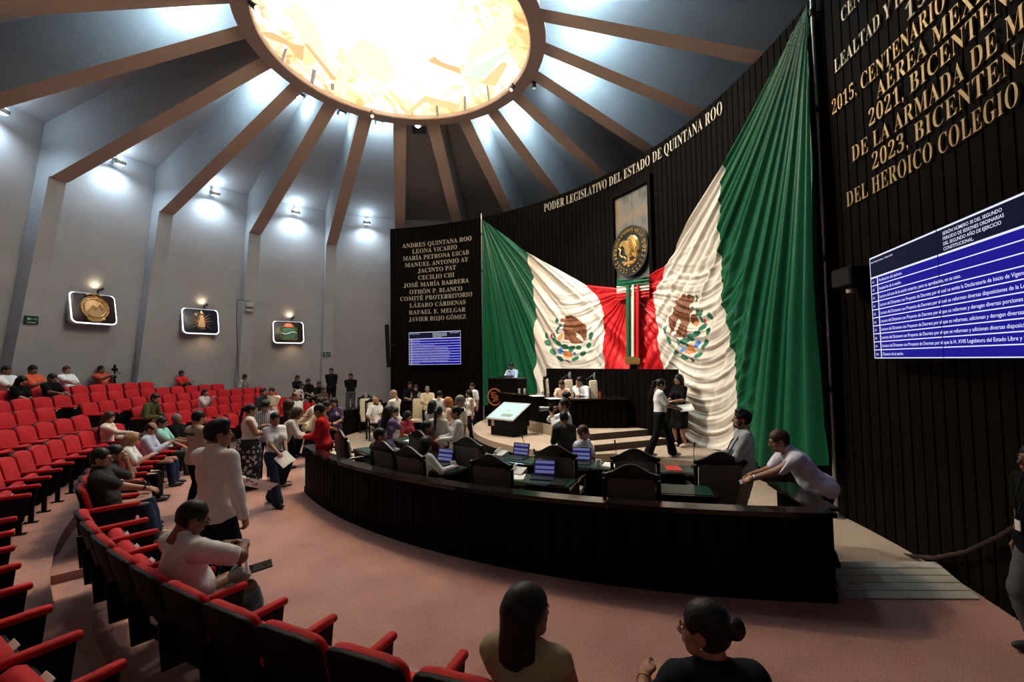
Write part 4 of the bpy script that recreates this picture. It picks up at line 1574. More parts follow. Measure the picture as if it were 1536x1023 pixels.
# horizontal bow of the knot
for nm, y0, y1, mi in (('bow_green_band', 420, 430, 0), ('bow_white_band', 428.5, 437.5, 1), ('bow_red_band', 436, 446, 2)):
    m = MB()

    def fn(u, v, y0=y0, y1=y1):
        x = 925 + (974 - 925) * u
        c = 1 - (2 * u - 1) ** 2
        y = (y0 + (y1 - y0) * v) * 1.0 - (x - 949) * .10
        y = y + (2 * abs(u - .5)) ** 2 * (y - (434 - (x - 949) * .1)) * .35
        return wall_local(x, y, .30 + .10 * c + .03 * sin(y * 1.3 + u * 9))
    m.grid(fn, 24, 8)
    m.build(nm, PART_COL[mi], sash, 'all')
m = MB()
for i in range(22):
    x = 938.5 + 20.5 * i / 21
    p, q = wall_local(x, 536 + 1.0 * sin(i), .455), wall_local(x + .3 * sin(i * 3), 546 + 1.2 * sin(i * 1.7), .47)
    m.cyl(p, q, .022, .017, 6)
m.build('gold_fringe', M_GOLD, sash, True)

# poles that carry the flag
for px0, py0, px1, py1, lab in ((723.3, 320, 724.5, 612, 'thin grey flag pole at the edge of the left inscription panel'), (1214.5, -60, 1256, 782, 'tall grey steel flag pole between the flag and the right inscription')):
    A, B = on_cyl(px0, py0, WC, RW - .12), on_cyl(px1, py1, WC, RW - .12)
    if px0 < 800:
        B[:2] = A[:2] + (B[:2] - A[:2]) * .5
        A[:2] = B[:2]
        B[2] = 0
    else:
        B[2] = 0.0
    t = empty('flag_pole', lab, 'pole', B)
    m = MB(); m.cyl((0, 0, 0), A - B, .035, .03, 12); m.build('pole_tube', M_METAL, t, True)
    for f in (.22, .45, .72, .9):
        m = MB(); p = (A - B) * f; m.cyl(p - np.array([0, 0, .05]), p + np.array([0, 0, .05]), .05, .05, 12)
        v = np.array([cos(aK if px0 < 800 else 0), 0, 0]) * .0
        w = np.array([(A + B)[0] / 2 - WC[0], (A + B)[1] / 2 - WC[1], 0]); w /= np.hypot(*w[:2])
        m.cyl(p, p + w * .12, .012, .012, 8)
        m.build('wall_clamp', M_DARKMETAL, t, True)
    m = MB(); m.cyl((0, 0, 0), (0, 0, .02), .10, .10, 16); m.build('base_plate', M_METAL, t)

# ------------------------------------------------------------------ letters


def serif(s):
    out = ''
    for ch in s:
        if 'A' <= ch <= 'Z':
            out += chr(0x1D400 + ord(ch) - 65)
        elif '0' <= ch <= '9':
            out += chr(0x1D7CE + ord(ch) - 48)
        else:
            out += ch
    return out


_ACC = {'É': 'E', 'Á': 'A', 'Í': 'I', 'Ó': 'O', 'Ú': 'U', 'é': 'e', 'á': 'a', 'í': 'i', 'ó': 'o'}
_TCACHE = {}


def text_raw(s, fancy, extrude, offset):
    c = bpy.data.curves.new('lettering', 'FONT')
    c.body = serif(s) if fancy else s
    c.size = 1.0
    c.extrude = extrude
    c.offset = offset
    c.resolution_u = 3
    c.space_character = 1.06 if fancy else 1.0
    o = bpy.data.objects.new('lettering', c)
    COL.objects.link(o)
    dg = bpy.context.evaluated_depsgraph_get()
    dg.update()
    me = o.evaluated_get(dg).to_mesh()
    v = np.zeros(len(me.vertices) * 3)
    me.vertices.foreach_get('co', v)
    f = [tuple(p.vertices) for p in me.polygons]
    o.to_mesh_clear()
    bpy.data.objects.remove(o)
    bpy.data.curves.remove(c)
    return v.reshape(-1, 3), f


def text_geo(s, fancy=True, extrude=.04, offset=-.009):
    """unit-size lettering; accents are set above the plain capitals"""
    base = ''.join(_ACC.get(ch, ch) for ch in s) if fancy else s
    V, Fc = text_raw(base, fancy, extrude, offset)
    if fancy and base != s:
        V, Fc = [V], list(Fc)
        n = len(V[0])
        for i, ch in enumerate(s):
            if ch in _ACC:
                w0 = text_raw(base[:i], fancy, extrude, offset)[0][:, 0].max() if base[:i].strip() else 0
                w1 = text_raw(base[:i + 1], fancy, extrude, offset)[0][:, 0].max()
                cx = (w0 + w1) / 2 + .02
                q = np.array([(cx - .05, .74), (cx + .01, .72), (cx + .13, .88), (cx + .04, .89)])
                for z in (-extrude, extrude):
                    V.append(np.c_[q, np.full(4, z)])
                Fc += [(n, n + 1, n + 2, n + 3), (n + 4, n + 5, n + 6, n + 7)] + [(n + j, n + (j + 1) % 4, n + 4 + (j + 1) % 4, n + 4 + j) for j in range(4)]
                n += 8
        V = np.concatenate(V)
    return V, Fc


def wall_line(parent, s, a_start, a_end, z, mat_, capz=None, fancy=True, name='wall_lettering'):
    """lettering along the dark wall from angle a_start to a_end (degrees, decreasing = to the right)"""
    V, Fc = text_geo(s, fancy)
    x0, x1 = V[:, 0].min(), V[:, 0].max()
    Lw = RAD(a_start - a_end) * (RW - .03)
    sx = Lw / (x1 - x0)
    sz = (capz / .70) if capz else sx
    A = RAD(a_start) - (V[:, 0] - x0) * sx / (RW - .03)
    r = RW - .035 - V[:, 2] * .25
    o = Vector(parent.location)
    P = np.stack([WC[0] + r * np.cos(A) - o[0], WC[1] + r * np.sin(A) - o[1], z + V[:, 1] * sz - o[2]], -1)
    me = bpy.data.meshes.new(name)
    me.from_pydata([tuple(p) for p in P], [], Fc)
    me.materials.append(mat_)
    return link(name, me, parent)


def ang_of(px, py):
    P = on_cyl(px, py)
    return math.degrees(atan2(P[1] - WC[1], P[0] - WC[0])), P[2]


t = empty('wall_inscription', 'pale metal letters along the top of the dark wall above the flag', 'lettering', wall_pt(30, 7.4, .03))
wall_line(t, 'PODER LEGISLATIVO DEL ESTADO DE QUINTANA ROO', ang_of(817, 316)[0], ang_of(1086, 168)[0], 7.9, M_LETTER_PALE, .30)

t = empty('wall_inscription', 'list of twelve names in pale letters above the far video screen', 'lettering', wall_pt(71, 6, .03))
for s, x0, y0, x1, y1 in (('ANDRES QUINTANA ROO', 604, 371, 708, 362), ('LEONA VICARIO', 619, 380, 686, 374.5), ('MARÍA PETRONA UICAB', 605, 390.5, 704, 382.5),
                          ('MANUEL ANTONIO AY', 608, 400.5, 703, 393), ('JACINTO PAT', 627.5, 409, 684.5, 405), ('CECILIO CHI', 628, 419.5, 682, 416),
                          ('JOSÉ MARÍA BARRERA', 606, 431, 704, 424.5), ('OTHÓN P. BLANCO', 615, 441, 694, 436.5), ('COMITÉ PROTERRITORIO', 601, 451, 709, 445.5),
                          ('LÁZARO CÁRDENAS', 615, 461, 699, 457), ('RAFAEL E. MELGAR', 614, 471.5, 699, 468), ('JAVIER ROJO GÓMEZ', 614, 481.5, 699.5, 479)):
    a0, z0 = ang_of(x0, y0); a1, z1 = ang_of(x1, y1)
    wall_line(t, s, a0, a1, (z0 + z1) / 2, M_LETTER_PALE, .19)

t = empty('wall_inscription', 'large copper coloured letters on the dark wall above the big screen', 'lettering', wall_pt(-10, 5.6, .03))
for s, x0, y0, aw, cap, m_ in (('CENTENARIO DEL EJÉRCITO', 1267, 34, 13.5, .21, M_LETTER_PALE), ('LEALTAD Y HONOR', 1256.5, 110, 9.6, .21, M_LETTER_PALE), ('1917', 1365, 33, 3.6, .21, M_LETTER_PALE),
                               ('2015, CENTENARIO DE LA FUERZA', 1253, 173, 18.2, .225, M_LETTER), ('AÉREA MEXICANA', 1321, 148, 11.4, .225, M_LETTER), ('2021, BICENTENARIO', 1309, 190, 13.4, .225, M_LETTER),
                               ('DE LA ARMADA DE MÉXICO', 1283, 243, 16.6, .225, M_LETTER), ('2023, BICENTENARIO', 1314, 255, 13.6, .225, M_LETTER), ('DEL HEROICO COLEGIO MILITAR', 1275, 311, 17.9, .225, M_LETTER)):
    a0, z0 = ang_of(x0, y0)
    wall_line(t, s, a0, a0 - aw, z0 + .0, m_, cap)

# ------------------------------------------------------------------ tall niche panel with the round seal
a0, a1 = 31.1, 24.2


def _panel(nt, bs):
    tc = nt.nodes.new('ShaderNodeTexCoord')
    n = nt.nodes.new('ShaderNodeTexNoise'); n.inputs['Scale'].default_value = 1.5; n.inputs['Detail'].default_value = 4
    nt.links.new(tc.outputs['Object'], n.inputs['Vector'])
    r = nt.nodes.new('ShaderNodeValToRGB')
    e = r.color_ramp.elements
    e[0].position, e[0].color = .36, (.10, .085, .065, 1)
    e[1].position, e[1].color = .66, (.36, .25, .16, 1)
    x = e.new(.5); x.color = (.22, .22, .19, 1)
    nt.links.new(n.outputs[0], r.inputs[0])
    nt.links.new(r.outputs[0], bs.inputs['Base Color'])
    bs.inputs['Roughness'].default_value = .3
    bs.inputs['Metallic'].default_value = .45


t = empty('niche_panel', 'tall tarnished metal panel set in the dark wall behind the round seal', 'panel', wall_pt(27.6, 4.4, .05))
o0 = Vector(t.location)
for (b0, b1) in ((31.1, 27.72), (27.68, 24.2)):
    m = MB()
    m.grid(lambda u, v: wall_pt(b0 + (b1 - b0) * u, 4.1 + 3.35 * v, .03) - np.array(o0), 4, 6)
    m.build('metal_sheet', node_mat('tarnished_metal', _panel), t, 'all')
for b0, b1, z0, z1 in ((31.75, 31.1, 4.0, 7.6), (24.2, 23.6, 4.0, 7.6), (31.75, 23.6, 7.42, 7.62)):
    m = MB()
    n = 8
    P = []
    for i in range(n + 1):
        a = b0 + (b1 - b0) * i / n
        P += [wall_pt(a, z0, .0) - np.array(o0), wall_pt(a, z0, .13) - np.array(o0), wall_pt(a, z1, .13) - np.array(o0), wall_pt(a, z1, 0) - np.array(o0)]
    m.add(P, [(4 * i + j, 4 * i + 4 + j, 4 * i + 4 + (j + 1) % 4, 4 * i + (j + 1) % 4) for i in range(n) for j in range(4)] + [(0, 1, 2, 3), (4 * n + 3, 4 * n + 2, 4 * n + 1, 4 * n)])
    m.build('dark_surround', M_WOOD, t)

# round seal
ca, cz, cr = 27.7, 5.62, .74
sp = wall_pt(ca, cz, .13)
seal = empty('round_seal', 'round black national seal with a gold eagle on the tall metal panel', 'seal', sp, RAD(ca - 90))
# local frame: x to the viewer's right along the wall, y = out of the wall is -y
b = MB(); b.cyl((0, .05, 0), (0, -.03, 0), cr, cr, 56); b.build('disc', mat('seal_black', (.010, .009, .008), .35), seal, True)
b = MB(); ringxz(b, 0, 0, cr - .05, cr, -.06, -.02, 56); ringxz(b, 0, 0, cr * .715, cr * .735, -.045, -.028, 56)
b.build('rim', mat('seal_rim', (.03, .025, .02), .35), seal, True)


def relief(mb, pts, y0, y1):
    n = len(pts)
    cx = sum(p[0] for p in pts) / n; cz_ = sum(p[1] for p in pts) / n
    P = [(x, y0, z) for x, z in pts] + [(cx + (x - cx) * .78, y1, cz_ + (z - cz_) * .78) for x, z in pts]
    mb.add(P, [(i, (i + 1) % n, n + (i + 1) % n, n + i) for i in range(n)] + [tuple(range(n, 2 * n))])


b = MB()
sc = .0118
# eagle: wing, back, head, tail, leg (drawn on a 100 unit square, z up)
for pts in ([(-8, 34), (4, 40), (18, 36), (28, 26), (33, 10), (31, -8), (24, -14), (16, -4), (8, 4), (0, 14), (-8, 22)],
            [(-24, 20), (-12, 30), (-4, 26), (6, 14), (10, 0), (6, -14), (-6, -16), (-14, -6), (-16, 8)],
            [(-34, 22), (-28, 30), (-18, 32), (-12, 24), (-18, 16), (-26, 16), (-30, 12)],
            [(6, -6), (16, -4), (30, -18), (26, -24), (14, -16)],
            [(-8, -14), (4, -14), (2, -24), (-6, -26)]):
    relief(b, [(x * sc, z * sc) for x, z in pts], -.03, -.085)
for i in range(6):
    a = i / 5
    relief(b, [((2 + 28 * a) * sc, (30 - 34 * a ** 1.6) * sc), ((6 + 27 * a) * sc, (31 - 34 * a ** 1.6) * sc), ((-2 + 26 * a + 6) * sc, (4 - 14 * a) * sc), ((-5 + 26 * a + 6) * sc, (6 - 14 * a) * sc)], -.06, -.105)
b.build('gold_eagle', M_GOLD, seal, True)
b = MB()
b.tube([Vector((x * sc, -.06, z * sc)) for x, z in ((-34, 26), (-38, 16), (-30, 8), (-34, -2), (-26, -10), (-16, -12), (-12, -20))], [.012, .016, .02, .02, .02, .018, .012], 8)
b.build('gold_snake', M_GOLD, seal, True)
b = MB()
for c in ((-14, -30, 9), (-2, -28, 10), (10, -30, 9), (-22, -24, 6), (20, -26, 6), (-2, -36, 7)):
    relief(b, [((c[0] + c[2] * cos(t_) * .9) * sc, (c[1] + c[2] * sin(t_) * .6) * sc) for t_ in np.linspace(0, 2 * pi, 11)[:-1]], -.03, -.075)
b.build('gold_cactus', M_GOLD, seal, True)
b = MB()
for sgn in (-1, 1):
    for i in range(8):
        a = RAD(-90 + sgn * (12 + i * 13))
        rr = 51 * sc
        ux, uz = cos(a), sin(a)
        tx, tz = -uz * sgn, ux * sgn
        for s2 in (-1, 1):
            cx, cz2 = ux * (rr + s2 * 3.2 * sc), uz * (rr + s2 * 3.2 * sc)
            d = (tx * .8 + ux * s2 * .5, tz * .8 + uz * s2 * .5)
            q = (-d[1], d[0])
            L_, w_ = 6.5 * sc, 2.6 * sc
            relief(b, [(cx - d[0] * L_ * .4, cz2 - d[1] * L_ * .4), (cx + q[0] * w_, cz2 + q[1] * w_), (cx + d[0] * L_, cz2 + d[1] * L_), (cx - q[0] * w_, cz2 - q[1] * w_)], -.028, -.06)
b.build('gold_wreath', M_GOLD, seal, True)
V, Fc = text_geo('ESTADOS UNIDOS MEXICANOS', True, .04, -.006)
x0, x1 = V[:, 0].min(), V[:, 0].max()
Rt = cr * .775
span = RAD(205)
s_ = span * Rt / (x1 - x0)
A = pi / 2 + span / 2 - (V[:, 0] - x0) * s_ / Rt
r = Rt + V[:, 1] * s_ * 1.15
P = np.stack([r * np.cos(A), -.045 - V[:, 2] * .3, r * np.sin(A)], -1)
me = bpy.data.meshes.new('seal_lettering'); me.from_pydata([tuple(p) for p in P], [], Fc); me.materials.append(M_GOLD)
link('seal_lettering', me, seal)

# ------------------------------------------------------------------ video screens


def screen(name, label, TL, TR, BR, BL, rows, texts, header, seam, frame_t=.05):
    TL, TR, BR, BL = (Vector([float(c) for c in p]) for p in (TL, TR, BR, BL))
    t = empty(name, label, 'screen', (TL + BR) / 2)
    o0 = Vector(t.location)
    ux = (TR - TL); uy = (TL - BL)
    W_, H_ = ux.length, uy.length
    n = ux.cross(uy).normalized()          # towards the viewer for x right, y up

    def pt(x, y, off=0.0):                 # x, y in 0..1 from top left
        top = TL.lerp(TR, x); bot = BL.lerp(BR, x)
        return top.lerp(bot, y) + n * off - o0
    m = MB()
    P = [pt(x, y, o_) for o_ in (-.07, -.004) for x, y in ((-.006, -.01), (1.006, -.01), (1.006, 1.01), (-.006, 1.01))]
    m.add(P, [(3, 2, 1, 0), (4, 5, 6, 7), (0, 1, 5, 4), (1, 2, 6, 5), (2, 3, 7, 6), (3, 0, 4, 7)])
    m.build('screen_frame', M_BLACK, t)
    m = MB()
    hd = header
    for (xa, xb, ya, yb, mi) in ((0, 1, 0, hd, 1), (0, 1, hd, 1, 0), (0, .055, hd, 1, 3)):
        m.cur = mi
        o_ = 0 if mi != 3 else .0015
        m.add([pt(xa, ya, o_), pt(xb, ya, o_), pt(xb, yb, o_), pt(xa, yb, o_)], [(0, 1, 2, 3)])
    m.cur = 2
    lw = .010
    for i in range(rows + 1):
        y = hd + (1 - hd) * i / rows
        k_ = 1.6 if i == 0 else .8
        m.add([pt(0, y - lw * k_ / 2, .003), pt(1, y - lw * k_ / 2, .003), pt(1, y + lw * k_ / 2, .003), pt(0, y + lw * k_ / 2, .003)], [(0, 1, 2, 3)])
    for xa, xb, ya, yb in ((.052, .058, hd, 1), (0, .004, 0, 1), (0, 1, 0, .014), (.996, 1, 0, 1)):
        m.add([pt(xa, ya, .003), pt(xb, ya, .003), pt(xb, yb, .003), pt(xa, yb, .003)], [(0, 1, 2, 3)])
    m.build('screen_image', [M_SCREENBLUE, M_SCREENNAVY, M_SCREENWHITE, mat('screen_blue_dim', (.006, .006, .02), .7, spec=.05, emit=(.006, .006, .13), estr=1)], t)
    if seam:
        m = MB(); m.add([pt(seam - .0022, 0, .004), pt(seam + .0022, 0, .004), pt(seam + .0022, 1, .004), pt(seam - .0022, 1, .004)], [(0, 1, 2, 3)])
        m.build('panel_seam', M_BLACK, t)
    for s, x, y, h, wmax in texts:
        V, Fc = text_geo(s, False, 0.0, .004)
        if not len(V):
            continue
        sz = h * H_
        w = V[:, 0].max() * sz
        kx = min(1.0, wmax * W_ / w) if wmax else 1.0
        P = [pt(x + vx * sz * kx / W_, y - vy * sz / H_, .0045) for vx, vy, _ in V]
        me = bpy.data.meshes.new('screen_lettering')
        me.from_pydata([tuple(p) for p in P], [], Fc)
        me.materials.append(M_SCREENWHITE)
        link('screen_lettering', me, t)
    return t


ROWTXT = ['Verificación del quórum.', 'Instalación de la sesión.', 'Lectura del acta de la sesión anterior, para su aprobación, en su caso.',
          'Lectura del Dictamen con Proyecto de Decreto por el cual se emite la Declaratoria de Inicio de Vigencia ...',
          'Lectura del Dictamen con Proyecto de Decreto por el cual se reforman diversas disposiciones de la Ley de...',
          'Lectura del Dictamen con Proyecto de Decreto por el que se reforman y derogan diversas porciones normativas...',
          'Lectura del Dictamen con Proyecto de Decreto por el que se reforman, adicionan y derogan diversas dispos...',
          'Lectura del Dictamen con Proyecto de Decreto por el que se reforman y adicionan diversas disposiciones d...',
          'Lectura del Dictamen con Proyecto de Decreto por el que la H. XVIII Legislatura del Estado Libre y Sober...',
          'Clausura de la sesión.']
HEAD = ['SESIÓN NÚMERO 30 DEL SEGUNDO', 'PERIODO DE SESIONES ORDINARIAS', 'DEL SEGUNDO AÑO DE EJERCICIO', 'CONSTITUCIONAL.']


def table(hd, n, h, date_x, rh=1.0):
    T = []
    for i in range(n):
        y = hd + (1 - hd) * (i + .68) / n
        T.append((f'{i + 1}.0', .012, y, h * .8, .035))
        T.append((ROWTXT[i], .065, y, h * rh, .915))
    for i, s in enumerate(HEAD):
        T.append((s, .47, .062 + i * .040, h * .9, .27))
    T.append(('20 de mayo de 2025', date_x, .062, h, .16))
    T.append(('Sesión Pública Ordinaria - Orden del día', .01, .06, h * .6, .2))
    return T


y0 = 5.75
Pt = at_y(1305, 388, y0); Pb = at_y(1312, 537, y0)
TL = np.array([(Pt[0] + Pb[0]) / 2, y0, Pt[2]]); BL = np.array([TL[0], y0, Pb[2]])
dr = np.array([.278, 1.0, 0]); dr /= np.hypot(*dr[:2])
wd = 3.05
TR = TL - dr * wd; BR = BL - dr * wd
screen('video_screen', 'big blue video screen with a white table on the dark wall by the guard', TL, TR, BR, BL, 10, table(.205, 10, .040, .80), .205, .44)
Pa, Pb_ = on_cyl(613.4, 499, WC, RW - .16), on_cyl(690.9, 496, WC, RW - .16)
Pc, Pd = on_cyl(691.2, 546, WC, RW - .16), on_cyl(613.4, 547.2, WC, RW - .16)
zt, zb = (Pa[2] + Pb_[2]) / 2, (Pc[2] + Pd[2]) / 2
screen('video_screen', 'far blue video screen with a white table under the list of names', (Pa[0], Pa[1], zt), (Pb_[0], Pb_[1], zt), (Pb_[0], Pb_[1], zb), (Pa[0], Pa[1], zb), 10, table(.205, 10, .040, .80, .72), .205, .5)

# projector and small speaker beside the big screen
P = on_cyl(1277, 416, WC, RW - .20)
t = empty('wall_speaker', 'dark box loudspeaker on the dark wall beside the big screen', 'speaker', P, atan2(P[1] - WC[1], P[0] - WC[0]) - pi / 2)
b = MB(); b.box((0, 0, 0), (.42, .30, .26), bev=.02); b.build('cabinet', M_BLACK, t)
b = MB(); b.box((0, .18, 0), (.08, .12, .10)); b.build('wall_bracket', M_DARKMETAL, t)
b = MB(); b.lathe([(.05, 0), (.055, .05), (.03, .08)], (0, -.02, -.22), 14); b.build('camera_dome', M_BEAM, t, True)

# tall column loudspeaker at the edge of the names panel
P0, P1 = on_cyl(577, 487, WC, RW - .25), on_cyl(583, 551, WC, RW - .25)
t = empty('column_loudspeaker', 'tall thin black column loudspeaker at the far end of the dark wall', 'speaker', P1)
b = MB(); v = Vector(P0 - P1); v.x *= .5
b.cyl((0, 0, 0), v, .10, .10, 4); b.build('cabinet', M_BLACK, t)
b = MB(); b.box((.12, .08, v.z * .5), (.3, .05, .05)); b.build('wall_bracket', M_DARKMETAL, t)

# ------------------------------------------------------------------ lit seals on the plaster bays
def bay_frame(k):
    a = TH0 - (k + .5) * DT
    d = np.array([cos(a), sin(a), 0]); n = np.array([-sin(a), cos(a), 0])
    cf = cos(DT / 2)

    def pt(u, z, off=0.0):
        r = r_wall(z) * cf - off
        return np.array([RC[0], RC[1], 0]) + d * r + n * u + np.array([0, 0, z])
    return pt, a


M_SEALPANEL = {1: mat('seal_panel_maroon', (.030, .010, .010), .35, vary=(3, .6)), 2: mat('seal_panel_navy', (.008, .011, .022), .35), 3: mat('seal_panel_brown', (.022, .014, .010), .35)}
M_TERRA = mat('terracotta_relief', (.58, .33, .16), .5, metal=.3, bump=(50, .4, .01))
for k, zc, lab in ((1, 4.38, 'white lit wall frame with a round gold seal, nearest the back row'), (2, 4.22, 'white lit wall frame with a golden sun shaped seal'), (3, 3.92, 'white lit wall frame with a green landscape shield')):
    pt, a = bay_frame(k)
    t = empty('lit_wall_seal', lab, 'wall seal', pt(0, zc, .12), a - pi / 2 + 0)
    # local: +x = along wall to the right seen from the room, -y into the room
    lean = Matrix.Rotation(-.176, 3, 'X')
    tfm = lambda y0: (lambda p: lean @ Vector((p[0], y0 + p[1], p[2])))
    b = MB(); b.slab(rrect(1.30, 1.06, .17, 6), .16, .02, tfm(-.04)); b.build('box_frame', mat('frame_white', (.62, .62, .62), .5), t, True)
    b = MB()
    o1, o2 = rrect(1.28, 1.04, .17, 6), rrect(1.20, .96, .14, 6)
    n = len(o1)
    b.add([tfm(-.046)((x, 0, z)) for x, z in o1] + [tfm(-.046)((x, 0, z)) for x, z in o2], [(i, (i + 1) % n, n + (i + 1) % n, n + i) for i in range(n)])
    b.build('light_border', M_LED, t)
    b = MB(); b.slab(rrect(1.205, .965, .14, 6), .02, .004, tfm(-.062)); b.build('dark_panel', M_SEALPANEL[k], t, True)
    if k == 1:
        b = MB()
        P = []
        b.add([lean @ Vector(p) for p in [(.40 * sqrt(1) * cos(x), -.075, .40 * sin(x)) for x in np.linspace(0, 2 * pi, 33)[:-1]]] + [lean @ Vector((.34 * cos(x), -.095, .34 * sin(x))) for x in np.linspace(0, 2 * pi, 33)[:-1]],
              [(i, (i + 1) % 32, 32 + (i + 1) % 32, 32 + i) for i in range(32)] + [tuple(range(32, 64))])
        b.build('gold_medallion', mat('tan_relief', (.42, .27, .13), .5, metal=.3, bump=(40, .5, .01)), t, True)
        b = MB()
        for r_, y_ in ((.30, -.125), (.385, -.11)):
            b.tube([lean @ Vector((r_ * cos(x), y_, r_ * sin(x))) for x in np.linspace(0, 2 * pi, 40)], .014, 6)
        for i in range(14):
            x = 2 * pi * i / 14
            b.tube([lean @ Vector((.32 * cos(x), -.12, .32 * sin(x))), lean @ Vector((.38 * cos(x + .12), -.12, .38 * sin(x + .12)))], .012, 6)
        b.tube([lean @ Vector(p) for p in ((-.2, -.125, -.1), (-.08, -.13, .08), (.02, -.13, -.02), (.12, -.13, .14), (.22, -.125, -.05))], .02, 6)
        b.build('medallion_relief', M_GOLD, t, True)
        b = MB(); b.tube([lean @ Vector(p) for p in ((-.22, -.1, .40), (-.1, -.12, .46), (0, -.12, .43), (.1, -.12, .46), (.22, -.1, .40))], .03, 6)
        b.build('gold_scroll', M_GOLD, t, True)
        b = MB(); b.tube([lean @ Vector(p) for p in ((-.25, -.11, -.36), (-.1, -.12, -.42), (.1, -.12, -.42), (.25, -.11, -.36))], .03, 6)
        b.build('gold_scroll', M_GOLD, t, True)
    elif k == 2:
        b = MB()
        for i in range(16):
            x = 2 * pi * i / 16
            L_ = .46 if i % 2 == 0 else .37
            P = [(.12 * cos(x - .2), -.072, .12 * sin(x - .2)), (L_ * cos(x), -.075, L_ * sin(x)), (.12 * cos(x + .2), -.072, .12 * sin(x + .2)), (.16 * cos(x), -.11, .16 * sin(x))]
            b.add([lean @ Vector(p) for p in P], [(0, 1, 3), (1, 2, 3), (0, 3, 2)])
        b.build('sun_rays', M_TERRA, t)
        b = MB()
        b.add([], [])
        for pts in ([(-.10, -.34), (.12, -.34), (.10, 0), (.07, .18), (.03, .26), (-.03, .26), (-.07, .18), (-.11, -.05)], [(-.05, .26), (.05, .26), (.06, .34), (0, .42), (-.06, .34)], [(-.16, -.30), (-.08, -.30), (-.06, .05), (-.12, .02)]):
            m2 = MB(); relief(m2, pts, -.08, -.15)
            b.add([lean @ Vector(p) for p in m2.v], m2.f)
        b.build('standing_figure', M_TERRA, t, True)
    else:
        b = MB(); m2 = MB(); relief(m2, [(-.34, -.30), (-.26, -.36), (.26, -.36), (.34, -.30), (.34, .2), (-.34, .2)], -.07, -.10); b.add([lean @ Vector(p) for p in m2.v], m2.f)
        b.build('green_shield', mat('shield_green', (.01, .10, .045), .35), t)
        b = MB(); m2 = MB(); relief(m2, [(.26 * cos(x), .2 + .22 * sin(x)) for x in np.linspace(0, pi, 14)], -.07, -.11); b.add([lean @ Vector(p) for p in m2.v], m2.f)
        b.build('orange_sun', mat('sun_orange', (.55, .12, .035), .45), t)
        b = MB(); b.tube([lean @ Vector((x, -.115, -.06 + .10 * x + .04 * sin(x * 12))) for x in np.linspace(-.32, .32, 14)], .022, 6)
        b.build('white_wave', M_PAPER, t, True)
        b = MB()
        b.tube([lean @ Vector((x, -.10, z)) for x, z in ((-.34, .2), (-.34, -.30), (-.26, -.36), (.26, -.36), (.34, -.30), (.34, .2), (-.34, .2))], .016, 6)
        b.build('gold_edge', M_GOLD, t, True)
    # accent lamps
    b = MB(); b.cyl((.12, -.02, .62), (.18, -.16, .68), .03, .04, 10); b.box((.12, .0, .58), (.03, .05, .1)); b.build('accent_lamp', M_DARKMETAL, t)
    point_light('accent_bulb', (.05, -.14, .72), 6.0, (1, .72, .45), .03, t, spot=150, target=(0, .05, .9), blend=1)
    point_light('accent_bulb', (.05, -.42, .62), 12.0, (1, .80, .55), .03, t, spot=70, target=(0, -.05, 0), blend=.8)
    if k != 1:
        point_light('accent_bulb', (.22, -.16, -.55), 11.0, (1, .66, .38), .03, t, spot=140, target=(.22, .15, -1.3), blend=1)

# emergency exit signs, camera, boxes
for k, u_px, lab in ((1, (46, 480), 'small green exit sign with arrow on the pilaster near the round gold seal'), (4, (490, 532), 'small green exit sign on the far pilaster above the guards')):
    q = ray(*u_px)
    a = TH0 - k * DT
    d = np.array([cos(a), sin(a)])
    # on the pilaster face plane
    aa = d @ q[:2] + .19 * q[2]; bb = 11.37 - .19 * (CAM_H - 2.68) + d @ RC
    P = CAM + q * (bb / aa)
    t = empty('exit_sign', lab, 'exit sign', P - np.array([d[0], d[1], 0]) * .02, a - pi / 2)
    b = MB(); b.box((0, 0, 0), (.34, .03, .24), bev=.006); b.build('sign_plate', mat('exit_green_dark', (.006, .03, .018), .4), t)
    b = MB()
    for x, z, w_, h_ in ((-.08, .03, .05, .07), (-.03, .03, .03, .05), (.06, .03, .09, .016), (0, -.075, .2, .022)):
        b.box((x, -.017, z), (w_, .004, h_))
    b.box((.11, -.017, .045), (.05, .004, .014), rot=Matrix.Rotation(RAD(40), 3, 'Y')); b.box((.11, -.017, .018), (.05, .004, .014), rot=Matrix.Rotation(RAD(-40), 3, 'Y'))
    b.build('sign_pictogram', mat('exit_pale', (.35, .5, .42), .5), t)
q = ray(372, 462)
a = TH0 - 3 * DT; d = np.array([cos(a), sin(a)])
P = CAM + q * ((11.37 - .19 * (CAM_H - 2.68) + d @ RC) / (d @ q[:2] + .19 * q[2]))
t = empty('security_camera', 'small wall box with a bracket arm on the pilaster between two lit seals', 'camera', P - np.array([d[0], d[1], 0]) * .05, a - pi / 2)
b = MB(); b.box((.02, -.10, .12), (.26, .14, .18), bev=.02); b.build('housing', mat('box_grey', (.36, .34, .33), .5), t)
b = MB(); b.box((.02, -.06, -.12), (.30, .10, .10), bev=.02); b.build('junction_box', mat('box_grey', (.36, .34, .33), .5), t)
b = MB(); b.tube([(-.42, .02, .30), (-.30, -.04, .31), (0, -.08, .26), (.02, -.08, .2)], .012, 6); b.build('bracket_arm', M_DARKMETAL, t)
b = MB(); b.tube([(-.42, .0, .30), (-.44, -.0, -.6), (-.45, -.28, -2.2), (-.46, -.46, -3.1)], .014, 6); b.build('cable', M_DARKMETAL, t)

